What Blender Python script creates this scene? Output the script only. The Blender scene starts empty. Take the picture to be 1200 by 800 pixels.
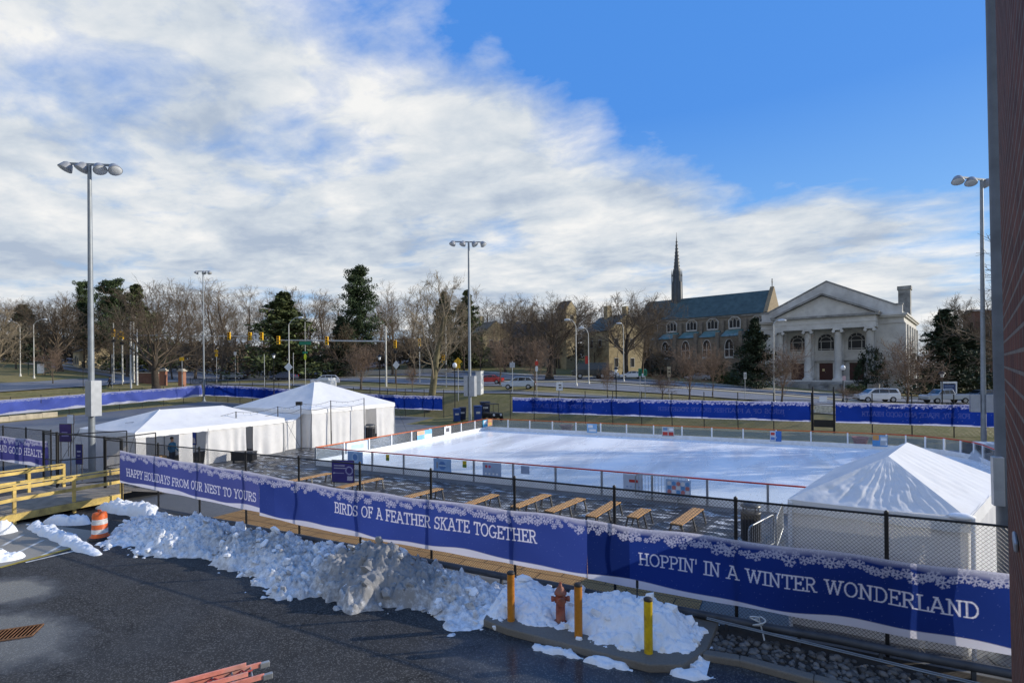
import bpy, math, random
import numpy as np
from mathutils import Vector, Matrix, noise
random.seed(7)
PI = math.pi
R = math.radians
C = bpy.context.scene.collection

# ------------------------------------------------------------------ survey: camera model and terrain
F = 620.0; Y0 = 435.0; ROLL = R(0.5); EYE = 5.5
YAW = math.atan2(.459, .888)
CY, SY = math.cos(YAW), math.sin(YAW)

def cam(px, py):
    u = px - 600; v = Y0 - py
    return (u*math.cos(ROLL) + v*math.sin(ROLL))/F, (-u*math.sin(ROLL) + v*math.cos(ROLL))/F
def c2w(X, Y): return X*CY - Y*SY, X*SY + Y*CY
def at_depth(px, py, D):
    a, b = cam(px, py); x, y = c2w(a*D, D); return Vector((x, y, EYE + b*D))
def at_level(px, py, z=0.0):
    a, b = cam(px, py); D = (z - EYE)/b
    x, y = c2w(a*D, D); return Vector((x, y, z))
def on_v(px, py, v):
    a, b = cam(px, py); x, y = c2w(a, 1.0); D = v/y
    return Vector((x*D, v, EYE + b*D))
def ss(t):
    t = np.clip(t, 0, 1); return t*t*(3 - 2*t)
def T(u, v):
    u = np.asarray(u, float); v = np.asarray(v, float)
    z = ss((-38 - u)/42)*1.1*ss((v - 18)/33) + .25*ss((v - 45)/6)
    d = np.maximum(np.maximum(v - 51, -84 - u), 0)
    rr = np.interp(u, [-90, -60, -30, -12, 0, 12, 25, 60], [2.75, 3.0, 3.1, 2.2, 1.4, .55, .4, .4])
    z = z + rr*np.interp(d, [0, 1.5, 6.5, 10, 15, 40], [0, .12, .78, .82, 1.0, 1.12])
    hill = np.interp(u, [-90, -55, -35, -15, 0, 30], [.085, .07, .03, .012, .008, .006])
    z = z + hill*np.clip(d - 30, 0, 80)
    return z
def Tz(u, v): return float(T(u, v))
def place(px, D, dz=0.0):
    a, b = cam(px, 450); x, y = c2w(a*D, D); return Vector((x, y, Tz(x, y) + dz))
def zat(px, py, D): return EYE + cam(px, py)[1]*D

# ------------------------------------------------------------------ object helpers
def tag(o, label=None, cat=None, group=None, kind=None):
    if label: o['label'] = label
    if cat: o['category'] = cat
    if group: o['group'] = group
    if kind: o['kind'] = kind
    return o
def thing(name, label, cat, loc=(0, 0, 0), rz=0.0, group=None):
    o = bpy.data.objects.new(name, None); C.objects.link(o)
    o.empty_display_size = .2
    o.location = loc; o.rotation_euler = (0, 0, rz)
    return tag(o, label, cat, group)
def copy_tree(o, parent=None):
    c = o.copy(); C.objects.link(c)
    if parent is not None: c.parent = parent
    for ch in list(o.children): copy_tree(ch, c)
    return c
def dup(o, loc, rz=0.0, label=None, group=None, scale=None):
    c = copy_tree(o); c.location = loc; c.rotation_euler = (0, 0, rz)
    if label: c['label'] = label
    if group: c['group'] = group
    if scale is not None: c.scale = (scale,)*3 if not hasattr(scale, '__len__') else scale
    return c
def wloc(o):
    p = Vector((0, 0, 0))
    while o is not None: p += Vector(o.location); o = o.parent
    return p

class MB:
    def __init__(s): s.v = []; s.f = []; s.s = []
    def add(s, vs, fs, smooth=False):
        n = len(s.v); s.v.extend([tuple(q) for q in vs])
        for f in fs: s.f.append(tuple(i + n for i in f)); s.s.append(smooth)
        return s
    def box(s, c, d, rz=0.0, M=None, taper=1.0):
        hx, hy, hz = d[0]/2, d[1]/2, d[2]/2
        vs = [(-hx, -hy, -hz), (hx, -hy, -hz), (hx, hy, -hz), (-hx, hy, -hz),
              (-hx*taper, -hy*taper, hz), (hx*taper, -hy*taper, hz), (hx*taper, hy*taper, hz), (-hx*taper, hy*taper, hz)]
        m = M if M is not None else Matrix.Rotation(rz, 3, 'Z')
        c = Vector(c)
        return s.add([m @ Vector(q) + c for q in vs],
                     [(0, 3, 2, 1), (4, 5, 6, 7), (0, 1, 5, 4), (1, 2, 6, 5), (2, 3, 7, 6), (3, 0, 4, 7)])
    def b2(s, x0, y0, z0, x1, y1, z1):
        return s.box(((x0+x1)/2, (y0+y1)/2, (z0+z1)/2), (abs(x1-x0), abs(y1-y0), abs(z1-z0)))
    def bar(s, p0, p1, w, h):
        p0 = Vector(p0); p1 = Vector(p1); d = p1 - p0; L = d.length
        y = d.normalized(); up = Vector((0, 0, 1)) if abs(y.z) < .95 else Vector((1, 0, 0))
        x = y.cross(up).normalized(); z = x.cross(y)
        m = Matrix((x, y, z)).transposed()
        return s.box((p0+p1)/2, (w, L, h), M=m)
    def tube(s, p0, p1, r0, r1=None, n=8, cap=True, smooth=True):
        r1 = r0 if r1 is None else r1
        p0 = Vector(p0); p1 = Vector(p1); d = (p1-p0)
        if d.length < 1e-6: return s
        d.normalize(); up = Vector((0, 0, 1)) if abs(d.z) < .9 else Vector((1, 0, 0))
        a = d.cross(up).normalized(); b = d.cross(a)
        vs = []
        for p, r in ((p0, r0), (p1, r1)):
            for k in range(n):
                t = 2*PI*k/n; vs.append(p + a*(r*math.cos(t)) + b*(r*math.sin(t)))
        fs = [(k, (k+1) % n, n+(k+1) % n, n+k) for k in range(n)]
        s.add(vs, fs, smooth)
        if cap:
            s.add(vs[:n], [tuple(range(n-1, -1, -1))]); s.add(vs[n:], [tuple(range(n))])
        return s
    def path(s, pts, r, n=6, cap=True):
        pts = [Vector(p) for p in pts]
        rs = r if hasattr(r, '__len__') else [r]*len(pts)
        prev = None; vs = []; fs = []
        for i, p in enumerate(pts):
            d = (pts[min(i+1, len(pts)-1)] - pts[max(i-1, 0)]).normalized()
            if prev is None:
                up = Vector((0, 0, 1)) if abs(d.z) < .9 else Vector((1, 0, 0))
                a = d.cross(up).normalized()
            else:
                a = prev - d*prev.dot(d)
                a = a.normalized() if a.length > 1e-6 else d.orthogonal().normalized()
            prev = a; b = d.cross(a)
            for k in range(n):
                t = 2*PI*k/n; vs.append(p + a*(rs[i]*math.cos(t)) + b*(rs[i]*math.sin(t)))
        for i in range(len(pts)-1):
            for k in range(n):
                fs.append((i*n+k, i*n+(k+1) % n, (i+1)*n+(k+1) % n, (i+1)*n+k))
        s.add(vs, fs, True)
        if cap:
            s.add(vs[:n], [tuple(range(n-1, -1, -1))]); s.add(vs[-n:], [tuple(range(n))])
        return s
    def lathe(s, prof, c=(0, 0, 0), n=16, M=None):
        c = Vector(c); vs = []; fs = []
        for r, z in prof:
            for k in range(n):
                t = 2*PI*k/n; q = Vector((r*math.cos(t), r*math.sin(t), z))
                vs.append((M @ q if M is not None else q) + c)
        m = len(prof)
        for i in range(m-1):
            for k in range(n): fs.append((i*n+k, i*n+(k+1) % n, (i+1)*n+(k+1) % n, (i+1)*n+k))
        s.add(vs, fs, True)
        if prof[0][0] > 1e-4: s.add(vs[:n], [tuple(range(n-1, -1, -1))])
        if prof[-1][0] > 1e-4: s.add(vs[-n:], [tuple(range(n))])
        return s
    def ball(s, c, r, n=10, m=7):
        r = r if hasattr(r, '__len__') else (r, r, r)
        prof = [(max(1e-5, math.sin(PI*i/m)), -math.cos(PI*i/m)) for i in range(m+1)]
        M = Matrix.Diagonal(Vector(r))
        return s.lathe(prof, c, n, M)
    def prism(s, poly, y0, y1, M=None, o=(0, 0, 0)):
        """poly in local (x,z), extruded along local y"""
        n = len(poly); o = Vector(o)
        g = lambda q: (M @ q if M is not None else q) + o
        vs = [g(Vector((x, y0, z))) for x, z in poly] + [g(Vector((x, y1, z))) for x, z in poly]
        fs = [tuple(range(n)), tuple(range(2*n-1, n-1, -1))] + [(i, n+i, n+(i+1) % n, (i+1) % n) for i in range(n)]
        return s.add(vs, fs)
    def flat(s, pts, z0, z1):
        n = len(pts)
        vs = [(x, y, z0) for x, y in pts] + [(x, y, z1) for x, y in pts]
        return s.add(vs, [tuple(range(n-1, -1, -1)), tuple(range(n, 2*n))] + [(i, (i+1) % n, n+(i+1) % n, n+i) for i in range(n)])
    def panel(s, p00, p10, p11, p01, n, m, disp=None):
        p00, p10, p11, p01 = map(Vector, (p00, p10, p11, p01)); vs = []
        for j in range(m+1):
            b = j/m
            for i in range(n+1):
                a = i/n
                p = (p00*(1-a)+p10*a)*(1-b) + (p01*(1-a)+p11*a)*b
                if disp: p = p + disp(p, a, b)
                vs.append(p)
        fs = [(j*(n+1)+i, j*(n+1)+i+1, (j+1)*(n+1)+i+1, (j+1)*(n+1)+i) for j in range(m) for i in range(n)]
        return s.add(vs, fs, True)
    def build(s, name, mat, parent=None, bevel=0.0, label=None):
        me = bpy.data.meshes.new(name)
        off = wloc(parent) if parent is not None else Vector((0, 0, 0))
        vs = s.v if off.length == 0 else [(a-off.x, b-off.y, c-off.z) for a, b, c in s.v]
        me.from_pydata(vs, [], s.f); me.update()
        me.polygons.foreach_set('use_smooth', s.s)
        me.materials.append(mat)
        o = bpy.data.objects.new(name, me); C.objects.link(o)
        if parent is not None: o.parent = parent
        if bevel:
            md = o.modifiers.new('bevel', 'BEVEL'); md.width = bevel; md.segments = 2; md.limit_method = 'ANGLE'
        if label: o['label'] = label
        return o

# ------------------------------------------------------------------ materials
MATS = {}
def nodes(name):
    m = bpy.data.materials.new(name); m.use_nodes = True
    nt = m.node_tree; nt.nodes.clear()
    out = nt.nodes.new('ShaderNodeOutputMaterial'); return m, nt, out
def N(nt, t, **k):
    n = nt.nodes.new(t)
    for a, b in k.items():
        if a.startswith('in_'):
            n.inputs[a[3:].replace('_', ' ')].default_value = b
        else: setattr(n, a, b)
    return n
def pos(nt, scale=(1, 1, 1), obj=False):
    if obj: g = N(nt, 'ShaderNodeTexCoord'); o = g.outputs['Object']
    else: g = N(nt, 'ShaderNodeNewGeometry'); o = g.outputs['Position']
    mp = N(nt, 'ShaderNodeMapping'); mp.inputs['Scale'].default_value = scale
    nt.links.new(o, mp.inputs['Vector']); return mp.outputs['Vector']
def ntex(nt, vec, scale, detail=4, rough=.55, dist=0.0):
    n = N(nt, 'ShaderNodeTexNoise'); n.inputs['Scale'].default_value = scale
    n.inputs['Detail'].default_value = detail; n.inputs['Roughness'].default_value = rough
    n.inputs['Distortion'].default_value = dist
    nt.links.new(vec, n.inputs['Vector']); return n.outputs['Fac']
def ramp(nt, fac, stops):
    r = N(nt, 'ShaderNodeValToRGB'); e = r.color_ramp.elements
    e[0].position, e[0].color = stops[0][0], (*stops[0][1], 1)
    e[1].position, e[1].color = stops[-1][0], (*stops[-1][1], 1)
    for p, c in stops[1:-1]:
        q = e.new(p); q.color = (*c, 1)
    nt.links.new(fac, r.inputs['Fac']); return r.outputs['Color']
def fr(nt, fac, a, b, c=0.0, d=1.0):
    n = N(nt, 'ShaderNodeMapRange'); n.clamp = True
    for i, q in zip(('From Min', 'From Max', 'To Min', 'To Max'), (a, b, c, d)): n.inputs[i].default_value = q
    nt.links.new(fac, n.inputs['Value']); return n.outputs['Result']
def mixc(nt, fac, a, b, mode='MIX'):
    n = N(nt, 'ShaderNodeMix'); n.data_type = 'RGBA'; n.blend_type = mode
    for k, q in ((0, fac), (6, a), (7, b)):
        if hasattr(q, 'is_linked'): nt.links.new(q, n.inputs[k])
        elif k == 0: n.inputs[0].default_value = q
        else: n.inputs[k].default_value = (*q, 1)
    return n.outputs[2]
def math_(nt, op, a, b=None):
    n = N(nt, 'ShaderNodeMath'); n.operation = op
    for k, q in ((0, a), (1, b)):
        if q is None: continue
        if hasattr(q, 'is_linked'): nt.links.new(q, n.inputs[k])
        else: n.inputs[k].default_value = q
    return n.outputs[0]
def bsdf(nt, out, col, rough=.6, metal=0.0, spec=.4, bump=None, bstr=.2, bdist=.02):
    p = N(nt, 'ShaderNodeBsdfPrincipled')
    for k, q in (('Base Color', col), ('Roughness', rough), ('Metallic', metal), ('Specular IOR Level', spec)):
        if hasattr(q, 'is_linked'): nt.links.new(q, p.inputs[k])
        else: p.inputs[k].default_value = (*q, 1) if k == 'Base Color' else q
    if bump is not None:
        b = N(nt, 'ShaderNodeBump'); b.inputs['Strength'].default_value = bstr; b.inputs['Distance'].default_value = bdist
        nt.links.new(bump, b.inputs['Height']); nt.links.new(b.outputs['Normal'], p.inputs['Normal'])
    nt.links.new(p.outputs[0], out.inputs['Surface']); return p
def mat(name, col, rough=.6, var=.25, vs=2.0, metal=0.0, spec=.4, bump=0.0, bs=25.0, island=0.0, dirt=None, obj=False):
    """plain surface with uneven tone: large stains, fine grain, optional bump and per-leaf variation"""
    if name in MATS: return MATS[name]
    m, nt, out = nodes(name); v = pos(nt, obj=obj)
    n1 = ntex(nt, v, vs, 5, .6)
    f = fr(nt, n1, .3, .7)
    dk = tuple(c*(1-var) for c in col); lt = tuple(min(1, c*(1+var*.6)) for c in col)
    c = mixc(nt, f, dk, lt)
    if dirt:
        n2 = ntex(nt, v, vs*.45, 6, .65, .5)
        c = mixc(nt, fr(nt, n2, .5, .72, 0, .75), c, dirt)
    if island:
        g = N(nt, 'ShaderNodeNewGeometry')
        c = mixc(nt, 1.0, c, mixc(nt, g.outputs['Random Per Island'], (1-island,)*3, (1+island*.8,)*3), 'MULTIPLY')
    b = ntex(nt, v, bs, 4) if bump else None
    bsdf(nt, out, c, rough, metal, spec, b, bump, .02)
    MATS[name] = m; return m
# ------------------------------------------------------------------ camera, sun, sky
sc = bpy.context.scene
cd = bpy.data.cameras.new('camera'); co = bpy.data.objects.new('camera', cd); C.objects.link(co)
cd.sensor_width = 36; cd.lens = 36*F/1200; cd.shift_y = (Y0-400)/1200; cd.clip_start = .1; cd.clip_end = 6000
co.location = (0, 0, EYE)
co.matrix_world = Matrix.Translation((0, 0, EYE)) @ Matrix.Rotation(YAW, 4, 'Z') @ Matrix.Rotation(PI/2, 4, 'X') @ Matrix.Rotation(-ROLL, 4, 'Z')
sc.camera = co
SUN_EL = R(20.0); SUN_AZ = R(8.0)
sx, sy = c2w(math.cos(SUN_AZ), math.sin(SUN_AZ))
sdir = Vector((sx*math.cos(SUN_EL), sy*math.cos(SUN_EL), math.sin(SUN_EL)))
sl = bpy.data.lights.new('sun', 'SUN'); sl.energy = 5.0; sl.angle = R(.5); sl.color = (1, .92, .78)
so = bpy.data.objects.new('sun', sl); C.objects.link(so); so.location = sdir*100
so.rotation_euler = sdir.to_track_quat('Z', 'Y').to_euler()
sc.view_settings.view_transform = 'Standard'; sc.view_settings.look = 'None'
sc.view_settings.exposure = 0; sc.view_settings.gamma = 1
sc.cycles.use_denoising = True
sc.cycles.max_bounces = 8; sc.cycles.transparent_max_bounces = 24

W = bpy.data.worlds.new('World'); sc.world = W; W.use_nodes = True
nt = W.node_tree; nt.nodes.clear()
wo = N(nt, 'ShaderNodeOutputWorld'); bg = N(nt, 'ShaderNodeBackground'); bg.inputs['Strength'].default_value = .15
sky = N(nt, 'ShaderNodeTexSky'); sky.sky_type = 'NISHITA'; sky.sun_disc = False
sky.sun_elevation = SUN_EL; sky.sun_rotation = math.atan2(sx, sy); sky.air_density = 1.1; sky.dust_density = .4; sky.ozone_density = 2.2
hs = N(nt, 'ShaderNodeHueSaturation'); hs.inputs['Saturation'].default_value = 1.15; hs.inputs['Value'].default_value = 1.0
nt.links.new(sky.outputs[0], hs.inputs['Color'])
tc = N(nt, 'ShaderNodeTexCoord'); D3 = tc.outputs['Generated']
def dot(vec):
    n = N(nt, 'ShaderNodeVectorMath'); n.operation = 'DOT_PRODUCT'; nt.links.new(D3, n.inputs[0]); n.inputs[1].default_value = vec
    return n.outputs['Value']
Zd = dot((0, 0, 1))
edge = dot((-.525*CY - .6385*SY, -.525*SY + .6385*CY, -1.0))      # great circle along the edge of the cloud bank
side = dot((CY, SY, 0))
# flat cloud deck: direction over height gives the streaks towards the horizon
zz = math_(nt, 'ADD', math_(nt, 'MAXIMUM', Zd, 0.0), .16)
dv = N(nt, 'ShaderNodeVectorMath'); dv.operation = 'SCALE'; nt.links.new(D3, dv.inputs[0]); nt.links.new(math_(nt, 'DIVIDE', 1.0, zz), dv.inputs['Scale'])
mp = N(nt, 'ShaderNodeMapping'); mp.inputs['Rotation'].default_value = (0, 0, -YAW + R(14)); mp.inputs['Scale'].default_value = (1.0, 1.25, .3)
mp.inputs['Location'].default_value = (3.3, 1.7, 0)
nt.links.new(dv.outputs[0], mp.inputs['Vector']); CV = mp.outputs['Vector']
n1 = ntex(nt, CV, 1.2, 10, .55, .22); n2 = ntex(nt, CV, 5.0, 9, .6, .3)
front = dot((-SY, CY, 0))
bias = math_(nt, 'ADD', fr(nt, edge, -.12, .20, -.33, .165), fr(nt, front, .1, -.4, 0, .42))  # second term: extra cloud behind the viewpoint, added for neutral fill light
band = math_(nt, 'MULTIPLY', fr(nt, Zd, .34, .1, 0, 1), fr(nt, side, .1, .6, .03, .25))
dens = math_(nt, 'ADD', math_(nt, 'ADD', math_(nt, 'ADD', n1, math_(nt, 'MULTIPLY', n2, .30)), bias), band)
cov = fr(nt, dens, .55, .80)
n3 = ntex(nt, CV, 2.1, 7, .55, .2)
lit = fr(nt, math_(nt, 'ADD', math_(nt, 'MULTIPLY', n3, .75), math_(nt, 'MULTIPLY', n2, .34)), .40, .70)
ccol = ramp(nt, lit, [(0, (2.9, 3.45, 4.3)), (.45, (4.3, 4.7, 5.15)), (1, (6.1, 6.1, 6.05))])
zen = fr(nt, Zd, .02, .42)
blue = mixc(nt, zen, (2.0, 4.0, 6.4), (.50, 1.95, 5.7))
skyc = mixc(nt, .82, hs.outputs[0], blue)
fin = mixc(nt, cov, skyc, ccol)
nt.links.new(fin, bg.inputs['Color']); nt.links.new(bg.outputs[0], wo.inputs['Surface'])

# ------------------------------------------------------------------ setting materials
def m_asphalt_wet():
    m, nt, out = nodes('wet_asphalt'); v = pos(nt)
    g = ntex(nt, v, 55, 6, .75); l = ntex(nt, v, .35, 5, .6, .4); l2 = ntex(nt, v, 1.6, 6, .65, .6)
    c = mixc(nt, fr(nt, g, .32, .72), (.014, .014, .0142), (.058, .057, .055))
    c = mixc(nt, fr(nt, l2, .4, .75, 0, .5), c, (.068, .067, .065))
    # standing water: the low spot round the drain and along the kerb
    def blob(x, y, rx, ry):
        s = N(nt, 'ShaderNodeVectorMath'); s.operation = 'SUBTRACT'; nt.links.new(v, s.inputs[0]); s.inputs[1].default_value = (x, y, 0)
        k = N(nt, 'ShaderNodeVectorMath'); k.operation = 'MULTIPLY'; nt.links.new(s.outputs[0], k.inputs[0]); k.inputs[1].default_value = (1/rx, 1/ry, 0)
        e = N(nt, 'ShaderNodeVectorMath'); e.operation = 'LENGTH'; nt.links.new(k.outputs[0], e.inputs[0]); return e.outputs['Value']
    d = math_(nt, 'MINIMUM', blob(-14.6, 5.0, 2.0, .95), blob(-17.6, 6.2, 1.3, .7))
    d = math_(nt, 'MINIMUM', d, blob(-3.0, 8.7, 3.0, 1.05)); d = math_(nt, 'MINIMUM', d, blob(1.2, 9.6, 3.5, 1.6)); d = math_(nt, 'MINIMUM', d, blob(-9.6, 3.6, 1.6, 1.2))
    w = fr(nt, math_(nt, 'ADD', d, math_(nt, 'MULTIPLY', math_(nt, 'SUBTRACT', l2, .5), 1.0)), 1.25, .65)
    damp = fr(nt, l, .42, .62)
    rough = mixc(nt, damp, (.85,)*3, (.55,)*3); rough = mixc(nt, w, rough, (.2,)*3)
    c = mixc(nt, w, c, (.04, .044, .05))
    c = mixc(nt, math_(nt, 'MULTIPLY', damp, .35), c, (.02, .022, .025))
    # scattered grit and salt
    vo = N(nt, 'ShaderNodeTexVoronoi'); vo.inputs['Scale'].default_value = 3.2; nt.links.new(v, vo.inputs['Vector'])
    c = mixc(nt, fr(nt, vo.outputs['Distance'], .035, .02), c, (.32, .33, .34))
    ck = N(nt, 'ShaderNodeTexVoronoi'); ck.feature = 'DISTANCE_TO_EDGE'; ck.inputs['Scale'].default_value = .33
    wv = N(nt, 'ShaderNodeVectorMath'); wv.operation = 'ADD'; nz = N(nt, 'ShaderNodeTexNoise'); nz.inputs['Scale'].default_value = 1.4; nz.inputs['Detail'].default_value = 5; nt.links.new(v, nz.inputs['Vector'])
    nt.links.new(v, wv.inputs[0]); nt.links.new(nz.outputs['Color'], wv.inputs[1]); nt.links.new(wv.outputs[0], ck.inputs['Vector'])
    c = mixc(nt, fr(nt, ck.outputs['Distance'], .008, .003, 0, .7), c, (.012, .012, .012))
    ag = N(nt, 'ShaderNodeTexVoronoi'); ag.inputs['Scale'].default_value = 48; nt.links.new(v, ag.inputs['Vector'])
    sa = N(nt, 'ShaderNodeSeparateColor'); nt.links.new(ag.outputs['Color'], sa.inputs[0])
    c = mixc(nt, fr(nt, sa.outputs[0], .80, .86, 0, .45), c, (.2, .198, .19))
    tr_ = ntex(nt, pos(nt, (.25, 1.6, 1)), .9, 4, .55, .3); c = mixc(nt, fr(nt, tr_, .5, .72, 0, .35), c, (.085, .083, .08))
    hb = mixc(nt, w, g, (.5,)*3)
    bsdf(nt, out, c, rough, 0, mixc(nt, w, (.18,)*3, (.5,)*3), hb, .45, .012); return m
def m_ground():
    m, nt, out = nodes('winter_grass'); v = pos(nt)
    a = ntex(nt, v, .12, 5, .6); b = ntex(nt, v, 1.7, 6, .7); g = ntex(nt, v, 18, 3, .7)
    c = mixc(nt, fr(nt, a, .35, .65), (.13, .14, .04), (.26, .20, .085))
    c = mixc(nt, fr(nt, b, .35, .7), c, (.30, .24, .12))
    c = mixc(nt, fr(nt, g, .4, .7, 0, .5), c, (.07, .075, .028))
    bsdf(nt, out, c, .9, 0, .1, g, .6, .05); return m
def m_road(name, c0, c1):
    m, nt, out = nodes(name); v = pos(nt)
    a = ntex(nt, v, .25, 5, .6, .3); g = ntex(nt, v, 30, 4, .7)
    c = mixc(nt, fr(nt, a, .3, .7), c0, c1); c = mixc(nt, fr(nt, g, .4, .7, 0, .4), c, tuple(q*.6 for q in c0))
    bsdf(nt, out, c, .7, 0, .35, g, .3, .01); return m
def m_ice():
    m, nt, out = nodes('ice_sheet'); v = pos(nt, (1, .22, 1)); v2 = pos(nt)
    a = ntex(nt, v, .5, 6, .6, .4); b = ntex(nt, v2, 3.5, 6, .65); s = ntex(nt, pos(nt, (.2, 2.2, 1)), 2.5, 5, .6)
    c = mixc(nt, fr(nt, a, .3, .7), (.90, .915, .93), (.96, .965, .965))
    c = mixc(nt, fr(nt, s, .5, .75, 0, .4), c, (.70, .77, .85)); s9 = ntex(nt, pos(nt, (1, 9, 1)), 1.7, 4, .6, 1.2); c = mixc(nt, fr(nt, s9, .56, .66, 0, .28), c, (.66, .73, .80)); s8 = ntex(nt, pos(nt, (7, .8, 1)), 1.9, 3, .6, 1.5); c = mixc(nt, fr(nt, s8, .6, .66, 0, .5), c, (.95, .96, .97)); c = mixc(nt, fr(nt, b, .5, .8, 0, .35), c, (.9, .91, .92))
    bsdf(nt, out, c, fr(nt, a, .35, .65, .14, .4), 0, .5, b, .05, .01); return m
def m_mats():
    """black rubber matting, laid in strips, with trodden snow and meltwater on it"""
    m, nt, out = nodes('rubber_matting'); v = pos(nt)
    a = ntex(nt, v, .9, 6, .68, .8); b = ntex(nt, pos(nt, (1, 2.4, 1)), 1.3, 7, .7, .4); g = ntex(nt, v, 26, 3)
    c = mixc(nt, fr(nt, a, .35, .7), (.012, .012, .014), (.05, .05, .054))
    br = N(nt, 'ShaderNodeTexBrick'); br.inputs['Scale'].default_value = .8; br.inputs['Mortar Size'].default_value = .014; nt.links.new(v, br.inputs['Vector'])
    c = mixc(nt, br.outputs['Fac'], c, (.006, .006, .006))
    sn = fr(nt, b, .53, .60)
    c = mixc(nt, math_(nt, 'MULTIPLY', sn, .8), c, (.72, .74, .76))
    ro = mixc(nt, fr(nt, a, .4, .6), (.3,)*3, (.6,)*3); ro = mixc(nt, sn, ro, (.6,)*3)
    bsdf(nt, out, c, ro, 0, .5, b, .25, .02); return m
def m_lot():
    m, nt, out = nodes('damp_lot_asphalt'); v = pos(nt)
    a = ntex(nt, v, .3, 6, .65, .6); b = ntex(nt, v, 2, 6, .7); g = ntex(nt, v, 30, 3, .7)
    c = mixc(nt, fr(nt, a, .35, .65), (.08, .085, .092), (.18, .185, .19)); c = mixc(nt, fr(nt, b, .5, .8, 0, .6), c, (.2, .2, .2))
    bsdf(nt, out, c, mixc(nt, fr(nt, a, .3, .6), (.3,)*3, (.7,)*3), 0, .5, g, .3, .01); return m
def m_boards():
    m, nt, out = nodes('tan_plywood'); v = pos(nt)
    a = ntex(nt, v, .8, 6, .6, .5); w = ntex(nt, pos(nt, (1.2, 14, 1)), 1.5, 5, .6, .6)
    c = mixc(nt, fr(nt, w, .3, .7), (.33, .175, .06), (.50, .31, .13)); c = mixc(nt, fr(nt, a, .45, .75, 0, .55), c, (.22, .12, .05))
    br = N(nt, 'ShaderNodeTexBrick'); br.inputs['Scale'].default_value = .42; br.inputs['Mortar Size'].default_value = .006; nt.links.new(v, br.inputs['Vector'])
    c = mixc(nt, br.outputs['Fac'], c, (.05, .03, .015))
    bsdf(nt, out, c, .75, 0, .2, w, .2, .005); return m

def grid_sheet(name, us, vs, m, dz=0.0, flat=None, kind='structure', dip=False):
    us = np.array(us, float); vs = np.array(vs, float)
    U, V = np.meshgrid(us, vs)
    Z = (np.full(U.shape, flat) if flat is not None else T(U, V) + dz)
    if dip:                                                       # the soil lies lower under the paved lot
        ins = (U > -79) & (U < 16) & (V > -20) & (V < 50.4); Z = np.where(ins, Z - .25, Z)
    n, k = len(us), len(vs)
    me = bpy.data.meshes.new(name)
    idx = np.arange(n*k).reshape(k, n)
    q = np.stack([idx[:-1, :-1], idx[:-1, 1:], idx[1:, 1:], idx[1:, :-1]], -1).reshape(-1, 4)
    me.vertices.add(n*k); me.vertices.foreach_set('co', np.stack([U, V, Z], -1).astype(np.float32).ravel())
    me.loops.add(q.size); me.loops.foreach_set('vertex_index', q.ravel().astype(np.int32))
    me.polygons.add(len(q)); me.polygons.foreach_set('loop_start', (np.arange(len(q))*4).astype(np.int32))
    me.polygons.foreach_set('use_smooth', np.ones(len(q), bool))
    me.update(calc_edges=True); me.validate(); me.materials.append(m)
    o = bpy.data.objects.new(name, me); C.objects.link(o); o['kind'] = kind; return o
def rng(a, b, s): return np.linspace(a, b, max(2, int(round((b-a)/s))+1))
def quad_sheet(name, pts, z, m):
    o = MB().add([(x, y, z) for x, y in pts], [tuple(range(len(pts)))]).build(name, m); o['kind'] = 'structure'; return o

far_out = np.array([150, 200, 280, 400, 600, 900, 1400, 2200, 3500.])
grid_sheet('ground', np.concatenate([-far_out[::-1]-60, rng(-190, 80, 1.25), far_out-50]),
           np.concatenate([-far_out[:5][::-1], rng(-110, 190, 1.25), far_out+60]), m_ground(), dip=True)
M_LOT = m_lot(); M_ROAD = m_road('street_asphalt', (.14, .145, .16), (.22, .225, .24)); M_CONC = m_road('pavement_concrete', (.40, .36, .29), (.52, .47, .39))
grid_sheet('parking_lot', rng(-78.6, 15, .9), rng(-19, 11.9, 1.5), m_asphalt_wet(), .0)
grid_sheet('rink_lot', rng(-78.6, 15, .9), rng(11.9, 44.8, 1.1), M_LOT, .0)
grid_sheet('grass_verge', rng(-36, 15, 1), rng(44.8, 50.3, .7), m_ground(), .0)
grid_sheet('back_lot', rng(-78.6, -36, .9), rng(44.8, 50.3, .7), M_LOT, .0)
quad_sheet('matting', [(-30.6, 14.6), (-.9, 14.6), (-.9, 21.9), (-30.6, 21.9)], .006, m_mats())
quad_sheet('matting', [(-30.6, 21.9), (-25.6, 21.9), (-25.6, 43), (-30.6, 43)], .006, bpy.data.materials['rubber_matting'])
quad_sheet('board_walk', [(-19.5, 12.45), (-1.8, 12.45), (-1.8, 15.3), (-19.5, 15.3)], .022, m_boards())
# street: drive along the fence, kerbed grass strip, main road, pavement, far road
def ribbon(name, v0, v1, m, dz, u0=-190, u1=75, st=1.25): return grid_sheet(name, rng(u0, u1, st), rng(v0, v1, .8), m, dz)
ribbon('drive', 58, 61.4, M_ROAD, .10)
ribbon('kerb', 61.4, 61.65, M_CONC, .2)
ribbon('kerb', 66.4, 66.7, M_CONC, .2)
ribbon('main_road', 66.7, 80.5, M_ROAD, .10)
ribbon('pavement', 80.5, 82.4, M_CONC, .2)
ribbon('far_road', 86, 95.5, M_ROAD, .10)
ribbon('pavement', 95.5, 98.5, M_CONC, .2)
grid_sheet('cross_street', rng(-118, -98, 1.0), rng(20, 150, 1.1), M_ROAD, .14)
grid_sheet('path', rng(-190, -98, 1.25), rng(62.4, 64.6, .7), M_CONC, .14)
mk = mat('road_paint', (.6, .6, .57), .6, .3)
lm = MB()
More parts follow.
